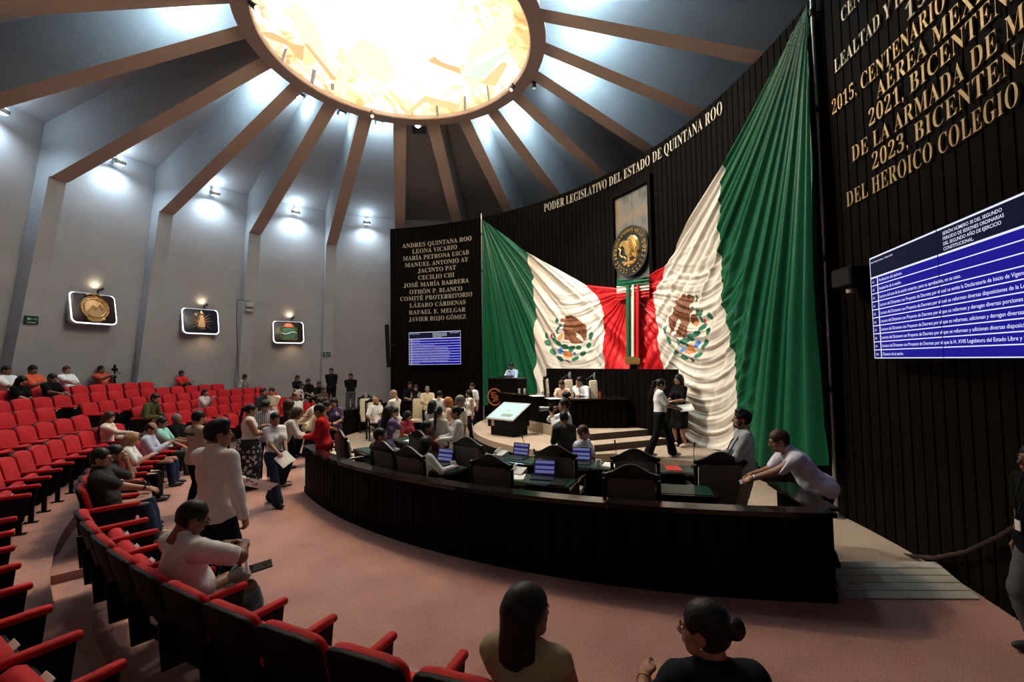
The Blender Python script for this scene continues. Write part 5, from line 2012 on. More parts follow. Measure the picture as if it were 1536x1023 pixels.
# air conditioning boxes between the beams
for k, u, r_, lab in ((5, .05, RO + 1.0, 'grey metal box with a lit lamp between beams at the ring'), (2, .30, RO + 1.5, 'grey metal box on a beam side near the ring')):
    a = TH0 - (k + .5) * DT
    n = np.array([-sin(a), cos(a)]); d = np.array([cos(a), sin(a)])
    z = z_beam(r_) + .95
    P = np.array([RC[0], RC[1]]) + d * r_ + n * u
    t = empty('ceiling_box', lab, 'ceiling box', (P[0], P[1], z), a)
    b = MB(); b.box((.15, 0, .1), (.62, .50, .34), bev=.02); b.build('housing', mat('box_dark_grey', (.12, .12, .115), .5), t)
    b = MB()
    for i in range(5):
        b.box((.15, -.18 + i * .09, -.08), (.5, .04, .02))
    b.build('grille', M_DARKMETAL, t)
    b = MB(); b.box((.1, 0, .6), (.05, .05, .8)); b.build('hanger', M_METAL, t)
    if k == 5:
        b = MB(); b.cyl((-.14, 0, -.02), (-.18, 0, -.06), .09, .10, 16); b.build('lamp_face', mat('flood_lens', (1, 1, 1), emit=(.86, .94, 1), estr=14), t)

# small tripod behind the top row
P = at_z(172, 548, 2.1)
P = on_cyl(172, 560, RC, 11.5)
t = empty('camera_tripod', 'black camera tripod standing behind the top row by the wall', 'tripod', (P[0], P[1], RISE * 6))
for i in range(3):
    x = 2 * pi * i / 3
    b = MB(); b.tube([(0, 0, .95), (.08 * cos(x), .08 * sin(x), .5), (.14 * cos(x), .14 * sin(x), 0)], [.022, .018, .014], 8); b.build('leg', M_BLACK, t)
b = MB(); b.cyl((0, 0, .85), (0, 0, 1.15), .025); b.ball((0, 0, .95), .06, 10, 8); b.build('centre_column', M_BLACK, t)
b = MB(); b.box((0, 0, 1.2), (.14, .14, .10), bev=.02); b.box((.02, -.02, 1.30), (.07, .07, .14), bev=.02); b.tube([(0, 0, 1.18), (.12, .12, 1.05)], .012); b.build('camera_head', M_BLACK, t)
# ================================================================== people


def smin(a, b, k):
    h = np.clip(.5 + .5 * (b - a) / k, 0, 1)
    return b + (a - b) * h - k * h * (1 - h)


class Field:
    """signed distance field on a grid"""

    def __init__(s, lo, hi, h):
        s.lo, s.h = np.asarray(lo, float), h
        n = np.ceil((np.asarray(hi) - s.lo) / h).astype(int) + 1
        s.ax = [s.lo[i] + h * np.arange(n[i]) for i in range(3)]
        s.D = np.full(n, .5)

    def _sub(s, lo, hi):
        sl, A = [], []
        for i in range(3):
            a = max(0, int(np.floor((lo[i] - s.lo[i]) / s.h)))
            b = min(len(s.ax[i]), int(np.ceil((hi[i] - s.lo[i]) / s.h)) + 1)
            if b <= a:
                return None, None
            sl.append(slice(a, b)); A.append(s.ax[i][a:b])
        P = np.stack(np.meshgrid(*A, indexing='ij'), -1)
        return tuple(sl), P

    def cap(s, a, b, ra, rb, k=.03, sub=False):
        a, b = np.asarray(a, float), np.asarray(b, float)
        m = max(ra, rb) + k + .02
        sl, P = s._sub(np.minimum(a, b) - m, np.maximum(a, b) + m)
        if sl is None:
            return
        d = b - a
        t = np.clip(((P - a) @ d) / max(d @ d, 1e-9), 0, 1)
        dist = np.linalg.norm(P - a - t[..., None] * d, axis=-1) - (ra + (rb - ra) * t)
        s.D[sl] = -smin(-s.D[sl], dist, k) if sub else smin(s.D[sl], dist, k)

    def ell(s, c, r, R=None, k=.03, sub=False):
        c, r = np.asarray(c, float), np.asarray(r, float)
        m = r.max() + k + .02
        sl, P = s._sub(c - m, c + m)
        if sl is None:
            return
        q = P - c
        if R is not None:
            q = q @ R
        k0 = np.linalg.norm(q / r, axis=-1)
        k1 = np.linalg.norm(q / (r * r), axis=-1)
        dist = k0 * (k0 - 1) / np.maximum(k1, 1e-6)
        s.D[sl] = -smin(-s.D[sl], dist, k) if sub else smin(s.D[sl], dist, k)

    def cut(s, pt, n):
        """keep the side against n"""
        n = np.asarray(n, float); n = n / np.linalg.norm(n)
        P = np.stack(np.meshgrid(*s.ax, indexing='ij'), -1)
        s.D = np.maximum(s.D, (P - np.asarray(pt)) @ n)

    def wrinkle(s, amp, freq, seed=0):
        X, Y, Z = np.meshgrid(*s.ax, indexing='ij')
        rs = np.random.RandomState(seed)
        w = 0
        for i in range(5):
            d = rs.randn(3); d /= np.linalg.norm(d)
            w = w + np.sin((X * d[0] + Y * d[1] + Z * d[2]) * freq * (1 + .35 * i) + rs.rand() * 6 + 1.5 * np.sin((X * d[1] - Y * d[2] + Z * d[0]) * freq * .5))
        s.D = s.D + amp * w / 3

    def nets(s):
        V = s.D
        S = V < 0
        nx, ny, nz = V.shape
        c = np.stack([S[i:nx - 1 + i, j:ny - 1 + j, k:nz - 1 + k] for i in (0, 1) for j in (0, 1) for k in (0, 1)])
        act = c.any(0) & ~c.all(0)
        idx = np.argwhere(act)
        if not len(idx):
            return np.zeros((0, 3)), []
        co = np.array([(i, j, k) for i in (0, 1) for j in (0, 1) for k in (0, 1)])
        val = np.stack([V[idx[:, 0] + o[0], idx[:, 1] + o[1], idx[:, 2] + o[2]] for o in co], 1)
        pos = np.zeros((len(idx), 3)); cnt = np.zeros(len(idx))
        for a in range(8):
            for b in range(a + 1, 8):
                if abs(co[a] - co[b]).sum() != 1:
                    continue
                va, vb = val[:, a], val[:, b]
                m = (va < 0) != (vb < 0)
                t = np.where(m, va / np.where(m, va - vb, 1), 0)
                pos += np.where(m[:, None], co[a] + t[:, None] * (co[b] - co[a]), 0)
                cnt += m
        pos = idx + pos / cnt[:, None]
        ids = np.full(act.shape, -1)
        ids[tuple(idx.T)] = np.arange(len(idx))
        F = []
        for ax in range(3):
            o1, o2 = [(1, 2), (2, 0), (0, 1)][ax]
            sl0 = [slice(None)] * 3; sl1 = [slice(None)] * 3
            sl0[ax] = slice(0, -1); sl1[ax] = slice(1, None)
            ch = S[tuple(sl0)] != S[tuple(sl1)]
            e = np.argwhere(ch)
            ok = (e[:, o1] > 0) & (e[:, o2] > 0) & (e[:, o1] < ids.shape[o1]) & (e[:, o2] < ids.shape[o2])
            e = e[ok]
            q = []
            for d1, d2 in ((-1, -1), (0, -1), (0, 0), (-1, 0)):
                g = e.copy(); g[:, o1] += d1; g[:, o2] += d2
                q.append(ids[tuple(g.T)])
            q = np.stack(q, 1)
            fl = ~S[tuple(e.T)]
            q[fl] = q[fl][:, ::-1]
            F.append(q[(q >= 0).all(1)])
        return s.lo + pos * s.h, np.concatenate(F)


def np_mesh(name, V, F, m):
    me = bpy.data.meshes.new(name)
    F = np.asarray(F)
    me.vertices.add(len(V)); me.vertices.foreach_set('co', np.asarray(V, np.float32).ravel())
    me.loops.add(len(F) * 4); me.loops.foreach_set('vertex_index', F.astype(np.int32).ravel())
    me.polygons.add(len(F)); me.polygons.foreach_set('loop_start', np.arange(0, len(F) * 4, 4, dtype=np.int32))
    me.update(calc_edges=True)
    me.validate()
    me.polygons.foreach_set('use_smooth', [True] * len(me.polygons))
    me.materials.append(m)
    return me


def join_geo(parts):
    V, F, n = [], [], 0
    for v, f in parts:
        if len(v):
            V.append(v); F.append(np.asarray(f) + n); n += len(v)
    return np.concatenate(V), np.concatenate(F)


# ---- canonical head (centre of the head at 0, face towards +y), hair styles, hands
def head_field(h, fem):
    f = Field((-.11, -.14, -.19), (.11, .14, .15), h)
    k = .97 if fem else 1.0
    f.ell((0, -.018, .032), (.076 * k, .096, .094), k=.02)
    f.ell((0, .022, -.035), (.060 * k, .074, .082), k=.03)
    f.ell((0, .045, -.088), (.032 * k, .036, .030), k=.03)
    f.cap((-.040, .052, -.072), (.040, .052, -.072), .020, .020, .03)
    f.cap((-.036, .077, .026), (.036, .077, .026), .012, .012, .02)
    f.ell((.040, .055, -.022), (.026, .026, .024), k=.02); f.ell((-.040, .055, -.022), (.026, .026, .024), k=.02)
    f.ell((.031, .097, .006), (.017, .014, .011), k=.012, sub=True); f.ell((-.031, .097, .006), (.017, .014, .011), k=.012, sub=True)
    f.cap((0, .088, .014), (0, .112, -.024), .009, .013, .012)
    f.ell((.012, .100, -.030), (.010, .010, .008), k=.008); f.ell((-.012, .100, -.030), (.010, .010, .008), k=.008)
    f.ell((0, .089, -.055), (.023, .012, .007), k=.008); f.ell((0, .088, -.066), (.020, .012, .007), k=.008)
    for sx in (-1, 1):
        f.ell((sx * .077, -.008, -.004), (.011, .021, .031), k=.008)
        f.ell((sx * .083, -.004, -.002), (.006, .011, .018), k=.006, sub=True)
    f.cap((0, -.030, -.05), (0, -.050, -.17), .054 if not fem else .046, .055 if not fem else .047, .04)
    return f.nets()


HEADS = {}


def head_geo(fem, fine):
    key = (fem, fine)
    if key not in HEADS:
        HEADS[key] = head_field(.007 if fine else .011, fem)
    return HEADS[key]


HAIRS = {}


def hair_mesh(style, colour, fine):
    key = (style, colour, fine)
    if key in HAIRS:
        return HAIRS[key]
    f = Field((-.17, -.24, -.50), (.17, .15, .19), .008 if fine else .012)
    vol = {'crop': .004, 'short': .010, 'quiff': .012, 'curly': .045, 'long': .018, 'bob': .020, 'tail': .008, 'bun': .008, 'rim': .004}[style]
    f.ell((0, -.020, .036), (.078 + vol, .098 + vol, .095 + vol), k=.01)
    if style in ('short', 'quiff', 'crop', 'rim', 'tail', 'bun'):
        f.ell((0, -.045, -.03), (.072 + vol * .6, .060 + vol * .5, .075), k=.02)
    if style == 'quiff':
        f.ell((0, .030, .115), (.060, .050, .034), k=.03)
    # free the face and the ears
    fy = .118 if style not in ('long', 'bob', 'curly') else .128
    f.ell((0, fy, -.045), (.078, .080, .108), k=.012, sub=True)
    f.ell((0, .150, -.02), (.12, .085, .10), k=.01, sub=True)
    if style in ('short', 'quiff', 'crop', 'rim', 'tail', 'bun'):
        for sx in (-1, 1):
            f.ell((sx * .088, .012, -.030), (.030, .044, .056), k=.008, sub=True)
        f.cut((0, 0, -.072), (0, -.30, -1))
    if style == 'rim':
        f.ell((0, .01, .12), (.075, .10, .085), k=.02, sub=True)
    if style in ('long', 'bob'):
        L = -.40 if style == 'long' else -.20
        for sx in (-1, 1):
            f.cap((sx * .060, -.040, .02), (sx * .080, -.055, L * .75), .040, .034, .04)
        f.cap((0, -.075, .02), (0, -.110, L), .058, .040, .05)
        f.cap((-.045, -.07, .0), (-.05, -.105, L * .95), .050, .030, .04)
        f.cap((.045, -.07, .0), (.05, -.105, L * .95), .050, .030, .04)
        f.cut((0, 0, L - .005), (0, 0, -1))
        f.ell((0, .118, -.06), (.062, .085, .115), k=.01, sub=True)
        f.cap((0, .0, -.06), (0, -.01, -.4), .052, .075, .01, sub=True)
    if style == 'tail':
        f.cap((0, -.105, .05), (0, -.155, .0), .030, .034, .02)
        f.cap((0, -.155, .0), (0, -.150, -.20), .034, .030, .02)
        f.cap((0, -.150, -.20), (0, -.140, -.38), .030, .012, .02)
    if style == 'bun':
        f.ell((0, -.135, .04), (.050, .042, .048), k=.015)
    if style == 'curly':
        f.ell((0, -.06, -.08), (.115, .085, .12), k=.04)
        f.ell((0, .118, -.06), (.062, .085, .115), k=.01, sub=True)
        f.wrinkle(.007, 150, 5)
    else:
        X, Y, Z = np.meshgrid(*f.ax, indexing='ij')
        f.D += .0012 * np.sin(X * 420 + 2 * np.sin(Z * 30)) + .0010 * np.sin(X * 230 + Y * 190)
    V, F = f.nets()
    m = mat('hair_%02d_%02d_%02d' % tuple(int(c * 99) for c in colour), colour, .5, spec=.3, bump=(130, .5, .003), vary=(40, .35))
    HAIRS[key] = np_mesh('hair', V, F, m)
    return HAIRS[key]


HANDS = {}


def hand_geo(curl, fine):
    key = (curl, fine)
    if key in HANDS:
        return HANDS[key]
    f = Field((-.10, -.05, -.13), (.07, .22, .05), .0055 if fine else .008)
    f.ell((0, .050, 0), (.042, .056, .015), k=.01)
    f.cap((0, -.03, 0), (0, .02, 0), .026, .027, .02)
    for i, (x, L) in enumerate(((-.030, .070), (-.010, .080), (.010, .074), (.029, .058))):
        p = np.array([x, .088 - abs(x) * .25, 0])
        a = .12 + curl * (.35 + .06 * i)
        for j, (fr, r) in enumerate(((.44, .0098), (.32, .0092), (.24, .0082))):
            d = np.array([x * .25, cos(a), -sin(a)])
            q = p + d * L * fr
            f.cap(p, q, r, r * .95, .004)
            p = q
            a += curl * (.85 - .1 * j) + .08
    f.cap((-.028, .015, -.004), (-.052, .048, -.014), .016, .013, .010)
    f.cap((-.052, .048, -.014), (-.058 + .02 * curl, .078, -.022 - .02 * curl), .0125, .010, .006)
    HANDS[key] = f.nets()
    return HANDS[key]


def eye_meshes():
    if 'eye' not in MATS:
        MATS['eye'] = True
        b = MB(); b.ball((0, 0, 0), .0125, 10, 8, (1.15, .7, .62)); eye_meshes.white = b.mesh('eye', mat('eye_white', (.60, .56, .52), .25), 'all')
        b = MB(); b.ball((0, 0, 0), .0062, 8, 6, (1, .6, 1)); eye_meshes.iris = b.mesh('iris', mat('eye_dark', (.015, .009, .006), .15), 'all')
        b = MB(); b.tube([(-.018, -.004, -.001), (-.006, .003, .004), (.010, .002, .003), (.019, -.006, -.002)], [.0025, .0042, .004, .002], 6)
        eye_meshes.brow = b.mesh('eyebrow', mat('brow_dark', (.02, .012, .009), .7), 'all')
        b = MB(); b.ball((0, 0, .003), .02, 12, 6, (1, .30, .24)); b.ball((0, 0, -.005), .018, 12, 6, (1, .34, .28))
        eye_meshes.lips = b.mesh('lips', mat('lips_rose', (.36, .13, .10), .45), 'all')
        b = MB()
        for sx in (-1, 1):
            b.tube([(sx * .032 + .023 * cos(t), .0 + .003 * cos(t), .019 * sin(t)) for t in np.linspace(0, 2 * pi, 15)], .0022, 6)
            b.tube([(sx * .055, -.004, .006), (sx * .080, -.04, .008), (sx * .082, -.10, .0)], .002, 6)
        b.tube([(-.010, .004, .004), (0, .008, .006), (.010, .004, .004)], .002, 6)
        eye_meshes.glasses = b.mesh('glasses', mat('glasses_black', (.012, .012, .012), .3), 'all')
        b = MB(); b.ball((0, 0, 0), .1, 16, 10, (.60, .56, .52))
    return eye_meshes


SKIN = {'m': (.34, .165, .10), 'd': (.20, .090, .050), 'l': (.47, .26, .18)}
NP_ = [0]


def vec(*a):
    return np.array(a, float)


def unit(v):
    return v / max(np.linalg.norm(v), 1e-9)


def ik(S, T, l1, l2, pole):
    d = T - S
    L = np.linalg.norm(d)
    L = min(max(L, abs(l1 - l2) + .01), l1 + l2 - .004)
    u = unit(d)
    T = S + u * L
    a = (l1 * l1 - l2 * l2 + L * L) / (2 * L)
    h = sqrt(max(l1 * l1 - a * a, 0))
    p = pole - u * (pole @ u)
    return S + u * a + unit(p) * h, T


ARM_STAND = {'down': (.25, .02, .80), 'relaxed': (.24, .10, .82), 'hold': (.10, .33, 1.10), 'phone': (.07, .32, 1.20), 'folded': (-.10, .21, 1.16),
             'back': (.07, -.20, .90), 'raise': (.05, .20, 1.52), 'chin': (.05, .17, 1.40), 'hip': (.22, .12, 1.0)}
ARM_SIT = {'lap': (.10, .36, .66), 'rest': (.27, .30, .70), 'phone': (.06, .34, .86), 'chin': (.06, .20, 1.08), 'fold': (-.08, .24, .80), 'desk': (.14, .42, .82),
           'knee': (.15, .45, .66), 'read': (.12, .36, .92), 'raise': (.08, .15, 1.20)}


def person(label, pos, face, pose='stand', ht=1.70, fem=False, skin='m', fat=1.0, hair=('short', (.012, .009, .007)),
           top=('short', (.7, .7, .68)), bottom=('trousers', (.02, .02, .03)), la='down', ra='down', lean=0.0, side=0.0, twist=0.0,
           hy=0.0, hp=8.0, hr=0.0, feet=None, fine=False, glasses=False, shoes=(.02, .018, .016), tucked=False, curl=(.45, .45), palm=(None, None),
           pattern=None, bottom_mat=None, seat_h=.44, elbow=(None, None), beard=None, seedy=None, collar=None, foot_yaw=0.0, grp=None, knees=None, shin=0.0):
    NP_[0] += 1
    seed = NP_[0]
    s = ht / 1.72
    h = .0105 if fine else .0165
    sit = pose == 'sit'
    ln, sd, tw = RAD(lean), RAD(side), RAD(twist)
    U = unit(vec(sin(sd), sin(ln), cos(ln)))
    Rv = vec(cos(tw), sin(tw), 0); Rv = unit(Rv - U * (U @ Rv))
    Fw = np.cross(U, Rv)
    TR_ = np.stack([Rv, Fw, U], 1)          # torso frame
    hip_z = (.925 if not sit else (seat_h + .085) / s)
    P = vec(0, 0, hip_z)
    if not sit and lean > 15:
        P = P + vec(0, -.10 * sin(ln), -.02)
    sw = (.172 if not fem else .150) * (1 + (fat - 1) * .45)
    N = P + U * .535
    Sh = {1: P + U * .462 + Rv * sw, -1: P + U * .462 - Rv * sw}
    hd = RAD(hy)
    # head orientation: yaw with the torso twist, then pitch (down positive), roll
    MH = np.array(Matrix.Rotation(tw + hd, 3, 'Z') @ Matrix.Rotation(-RAD(hp), 3, 'X') @ Matrix.Rotation(RAD(hr), 3, 'Y'))
    upn = unit(.6 * U + .4 * MH[:, 2])
    HC = N + upn * .12 + MH[:, 1] * .025 + vec(0, 0, .012)
    arms, hands = {}, {}
    pre = ARM_SIT if sit else ARM_STAND
    dz = (P[2] - .525) if sit else 0.0
    for sx, spec, el in ((1, ra, elbow[1]), (-1, la, elbow[0])):
        if isinstance(spec, str):
            t = vec(*pre[spec]); t[0] *= sx
            t[2] += dz
            if tw or not sit:
                t[:2] = np.array(Matrix.Rotation(tw, 2)) @ t[:2]
        else:
            t = vec(*spec)
        pole = vec(sx * .45, -.5, -.75) if el is None else vec(*el)
        E, T = ik(Sh[sx], t, .285, .255, pole)
        arms[sx] = (Sh[sx], E, T)
    legs = {}
    for sx in (1, -1):
        hipj = P + Rv * sx * .088 - vec(0, 0, .02)
        if feet:
            t = vec(*feet[0 if sx < 0 else 1]) + vec(0, 0, .085)
        elif sit:
            t = vec(sx * (.12 if not fem else .09), .46 + shin, .085)
        else:
            t = vec(sx * .105, -.01 + .02 * sx, .085)
        K, T = ik(hipj, t, .425, .425, vec(sx * .12, 1, .35) if not sit else vec(sx * .18, .5, 1))
        legs[sx] = (hipj, K, T)
    pts = np.array([P - .25, P + .25, HC + .2, HC - .2] + [q for a in arms.values() for q in a] + [q for a in legs.values() for q in a])
    lo, hi = pts.min(0) - .16, pts.max(0) + .16
    lo[2] = max(lo[2], -.02)

    def torso(f, o, k=.05, upto=1.0):
        w = fat
        f.ell(P + U * .335, (.150 * (1 + (w - 1) * .5) * (.93 if fem else 1) + o, .105 * (1 + (w - 1) * .7) + o, .185 + o), TR_, k)
        f.ell(P + U * .13 + Fw * (.02 * (w - 1) * 6), (.132 * w * (.95 if fem else 1) + o, .102 * (1 + (w - 1) * 1.5) + o, .16 + o), TR_, k)
        f.ell(P + U * .0, (.158 * (1 + (w - 1) * .6) * (1.05 if fem else 1) + o, .115 * (1 + (w - 1) * .7) + o, .12 + o), TR_, k)
        f.cap(Sh[1] - Rv * .03 + U * .0, Sh[-1] + Rv * .03, .056 + o, .056 + o, k)
        for sx in (1, -1):
            f.cap(Sh[sx] - Rv * sx * .02, N - U * .035, .044 + o, .050 + o, .04)
        if fem:
            for sx in (1, -1):
                f.ell(P + U * .33 + Rv * sx * .070 + Fw * .085, (.062 + o, .058 + o, .062 + o), TR_, .03)

    def arm(f, sx, o, frac_u=1.0, frac_f=1.0):
        S_, E, T = arms[sx]
        g = 1 + (fat - 1) * .8
        f.cap(S_, S_ + (E - S_) * frac_u, .049 * g + o, (.049 + (.039 - .049) * frac_u) * g + o, .03)
        if frac_u >= 1 and frac_f > 0:
            f.cap(E, E + (T - E) * frac_f, .041 * g + o, (.041 + (.027 - .041) * frac_f) * g + o, .02)

    def leg(f, sx, o, frac=1.0, calf=.0, flare=0.0):
        Hj, K, T = legs[sx]
        g = 1 + (fat - 1) * .6
        f.cap(Hj, K, (.088 if not fem else .090) * g + o, .056 * g + o, .03)
        d = unit(T - K)
        b = Fw * -.0
        f.cap(K, K + (T - K) * .35, .055 * g + o, .056 * g + o + calf, .02)
        f.cap(K + (T - K) * .35, K + (T - K) * frac, .056 * g + o + calf, .038 * g + o + flare, .02)

    sk = mat('skin_' + skin, SKIN[skin], .5, spec=.4, bump=(160, .08, .001), vary=(14, .10))
    f = Field(lo, hi, h)
    torso(f, -.006)
    f.cap(N - U * .05, HC - MH[:, 1] * .02 - MH[:, 2] * .06, .060 if not fem else .050, .050 if not fem else .044, .03)
    for sx in (1, -1):
        arm(f, sx, 0); leg(f, sx, -.004)
        T = legs[sx][2]
        f.cap(T, T + vec(0, .12, -.045), .036, .028, .02)
    parts = [f.nets()]
    hv, hf = head_geo(fem, fine)
    hs = .98 if fem else 1.0
    parts.append((hv * hs @ MH.T + HC, hf))
    HM = {}
    for sx, cu, pm in ((1, curl[1], palm[1]), (-1, curl[0], palm[0])):
        S_, E, T = arms[sx]
        yv = unit(T - E)
        n = vec(*pm) if pm is not None else (vec(-sx, 0, 0) if isinstance((ra if sx > 0 else la), str) and (ra if sx > 0 else la) in ('down', 'relaxed', 'back') else vec(-sx * .5, 0, -.9))
        zv = -n
        zv = unit(zv - yv * (zv @ yv))
        xv = np.cross(yv, zv)
        M = np.stack([xv, yv, zv], 1)
        gv, gf = hand_geo(cu, fine)
        gv = gv.copy()
        if sx < 0:
            gv[:, 0] *= -1; gf = np.asarray(gf)[:, ::-1]
        parts.append((gv * (1.0 if not fem else .92) @ M.T + T - yv * .005, gf))
        HM[sx] = (T, M)
    V, F = join_geo(parts)
    body = link('person', np_mesh('person', V * s, F, sk))
    tag(body, label, 'person', grp)
    body.location = (float(pos[0]), float(pos[1]), float(pos[2]) if len(pos) > 2 else 0.0)
    body.rotation_euler = (0, 0, RAD(face - 90))

    # --- top
    kind, colr = top[0], top[1]
    tm = top[2] if len(top) > 2 else mat('cloth_%02d_%02d_%02d' % tuple(int(c * 99) for c in colr), colr, .85, spec=.12, bump=(45, .22, .006))
    f = Field(lo, hi, h)
    o = .014
    torso(f, o)
    if not tucked:
        f.ell(P - U * .02, (.158 * (1 + (fat - 1) * .6) * (1.05 if fem else 1) + .030, .115 * (1 + (fat - 1) * .7) + .030, .17), TR_, .05)
    slv = {'short': (.78, 0), 'long': (1.0, .96), 'none': (.0, 0), 'three': (1.0, .45)}[kind]
    if slv[0]:
        for sx in (1, -1):
            arm(f, sx, .016 if kind != 'short' else .022, slv[0], slv[1])
    if not fine:
        f.wrinkle(.0028, 34, seed)
    else:
        f.wrinkle(.0042, 40, seed)
    hem = .06 if tucked else (-.10 if not fem else -.06)
    if sit:
        hem = max(hem, -.05)
    f.cut(P + U * hem, -U)
    f.cap(N - U * .07, N + U * .05 - Fw * .008, .085, .066 if not fem else .056, .03)
    f.cut(N + U * .026 - Fw * .02, unit(U + .30 * Fw))
    for sx in (1, -1):
        S_, E, T = arms[sx]
        if kind == 'short':
            pass
    if kind == 'none':
        for sx in (1, -1):
            f.cap(Sh[sx] + Rv * sx * .055 + U * .03, Sh[sx] + Rv * sx * .06 - U * .10, .05, .05, .01, sub=True)
    V, F = f.nets()
    nm = {'short': 'shirt', 'long': 'shirt', 'none': 'blouse', 'three': 'blouse'}[kind]
    link(nm, np_mesh(nm, V * s, F, tm), body)
    if collar:
        f2 = Field(N - .16, N + .16, h * .8)
        f2.cap(N - U * .03 - Fw * .004, N + U * .016 - Fw * .012, .074, .068, .01)
        f2.cap(N - U * .2, N + U * .2, .050, .050, .008, sub=True)
        f2.ell(N + Fw * .075 + U * .02, (.03, .05, .07), TR_, .01, sub=True)
        V, F = f2.nets()
        if len(V):
            link('collar', np_mesh('collar', V * s, F, tm), body)
    # --- bottom
    bk, bc = bottom
    bm_ = bottom_mat or mat('cloth_%02d_%02d_%02d' % tuple(int(c * 99) for c in bc), bc, .85, spec=.12, bump=(45, .22, .006))
    f = Field(lo, hi, h)
    if bk in ('trousers', 'flared'):
        f.ell(P + U * .02, (.158 * (1 + (fat - 1) * .6) * (1.05 if fem else 1) + .012, .115 * (1 + (fat - 1) * .7) + .012, .115), TR_, .04)
        for sx in (1, -1):
            leg(f, sx, .014, .97, .004, .012 if bk == 'trousers' else .045)
        f.wrinkle(.0028, 38, seed + 3)
        f.cut(P + U * (.10 if tucked else .0), U)
    else:
        L = {'skirt': .50, 'longskirt': .84}[bk]
        if sit:
            for sx in (1, -1):
                leg(f, sx, .022, .3)
            f.ell(P, (.175, .13, .12), TR_, .05)
        else:
            for sx in (1, -1):
                leg(f, sx, .028, .0 if bk == 'skirt' else .75)
            f.cap(P + vec(0, 0, .04), P - vec(0, 0, .14), .150 * fat, .172 * fat, .05)
            f.cap(P - vec(0, 0, .14), P - vec(0, 0, L), .172 * fat, .165 if bk == 'skirt' else .20, .05)
            f.cut(P - vec(0, 0, L - .02), (0, 0, -1))
        f.wrinkle(.004, 30, seed + 3)
        f.cut(P + U * (.10 if tucked else .03), U)
    V, F = f.nets()
    nm = 'trousers' if bk in ('trousers', 'flared') else 'skirt'
    link(nm, np_mesh(nm, V * s, F, bm_), body)
    # --- shoes
    if shoes is not None:
        sm = mat('shoe_%02d_%02d_%02d' % tuple(int(c * 99) for c in shoes), shoes, .45)
        for sx in (1, -1):
            T = legs[sx][2]
            fy = foot_yaw * sx
            fd = vec(sin(RAD(fy)), cos(RAD(fy)), 0)
            f = Field(T - vec(.1, .13, .12), T + vec(.1, .24, .07), h * .8)
            low = T[2] - .085
            f.ell(vec(T[0], T[1], low + .045) + fd * .055, (.047, .135, .045), np.stack([np.cross(fd, vec(0, 0, 1)), fd, vec(0, 0, 1)], 1), .02)
            f.cap(T - vec(0, .0, .03), T - vec(0, .0, .005), .046, .043, .03)
            f.cut((0, 0, low + .004), (0, 0, -1))
            V, F = f.nets()
            if len(V):
                link('shoe', np_mesh('shoe', V * s, F, sm), body)
    # --- hair and face
    MX = Matrix([[*(MH[i] * hs * s), HC[i] * s] for i in range(3)] + [[0, 0, 0, 1]])
    if hair:
        ho = link('hair', hair_mesh(hair[0], hair[1], fine), body)
        ho.matrix_local = MX
    em = eye_meshes()
    for sx in (1, -1):
        e = link('eye', em.white, body); e.matrix_local = MX @ Matrix.Translation((sx * .031, .0835, .006))
        ir = link('iris', em.iris, e); ir.location = (0, .0075, -.001)
        e = link('eyebrow', em.brow, body); e.matrix_local = MX @ Matrix.Translation((sx * .033, .0905, .026)) @ Matrix.Scale(sx, 4, (1, 0, 0))
    e = link('lips', em.lips, body); e.matrix_local = MX @ Matrix.Translation((0, .0965, -.060))
    if glasses:
        e = link('glasses', em.glasses, body); e.matrix_local = MX @ Matrix.Translation((0, .106, .005))
    if beard:
        key = ('beard', beard, fine)
        if key not in HAIRS:
            f = Field((-.1, -.05, -.16), (.1, .14, .03), .008)
            f.ell((0, .040, -.085), (.052, .058, .036), k=.02)
            f.cap((-.055, .03, -.06), (-.062, .0, -.0), .022, .012, .02); f.cap((.055, .03, -.06), (.062, .0, -.0), .022, .012, .02)
            f.cap((-.024, .090, -.046), (.024, .090, -.046), .007, .007, .005)
            f.ell((0, .100, -.060), (.022, .022, .012), k=.006, sub=True)
            V, F = f.nets()
            HAIRS[key] = np_mesh('beard', V, F, mat('hair_%02d_%02d_%02d' % tuple(int(c * 99) for c in beard), beard, .5, bump=(130, .5, .003)))
        e = link('beard', HAIRS[key], body); e.matrix_local = MX
    # world transform helper for held things
    RZ = Matrix.Rotation(RAD(face - 90), 4, 'Z')
    BW = Matrix.Translation(body.location) @ RZ
    body_info = {}
    for sx in (1, -1):
        T, M = HM[sx]
        Mx = Matrix([[*M[i], T[i] * s] for i in range(3)] + [[0, 0, 0, 1]])
        body_info[sx] = BW @ Mx
    body_info['o'] = body
    body_info['MX'] = BW @ MX
    body_info['BW'] = BW
    body_info['s'] = s
    return body_info


def held(name, label, cat, build, M, off, group=None, rot=None):
    t = empty(name, label, cat, (0, 0, 0), 0, group)
    build(t)
    mm = M @ Matrix.Translation(off)
    mm = Matrix.Translation(mm.translation) @ (mm.to_3x3().normalized().to_4x4())
    if rot is not None:
        mm = mm @ rot
    t.matrix_world = mm
    return t


def b_phone(t):
    b = MB(); b.slab(rrect(.074, .155, .012, 3), .009, .003, lambda p: (p[0], p[2], p[1] - .0045)); b.build('phone_body', M_BLACK, t)
    b = MB(); b.add([(x, y, .0048) for x, y in ((-.033, -.07), (.033, -.07), (.033, .07), (-.033, .07))], [(0, 1, 2, 3)])
    b.build('phone_screen', mat('phone_glow', (.02, .02, .03), .1, emit=(.10, .12, .18), estr=.8), t)


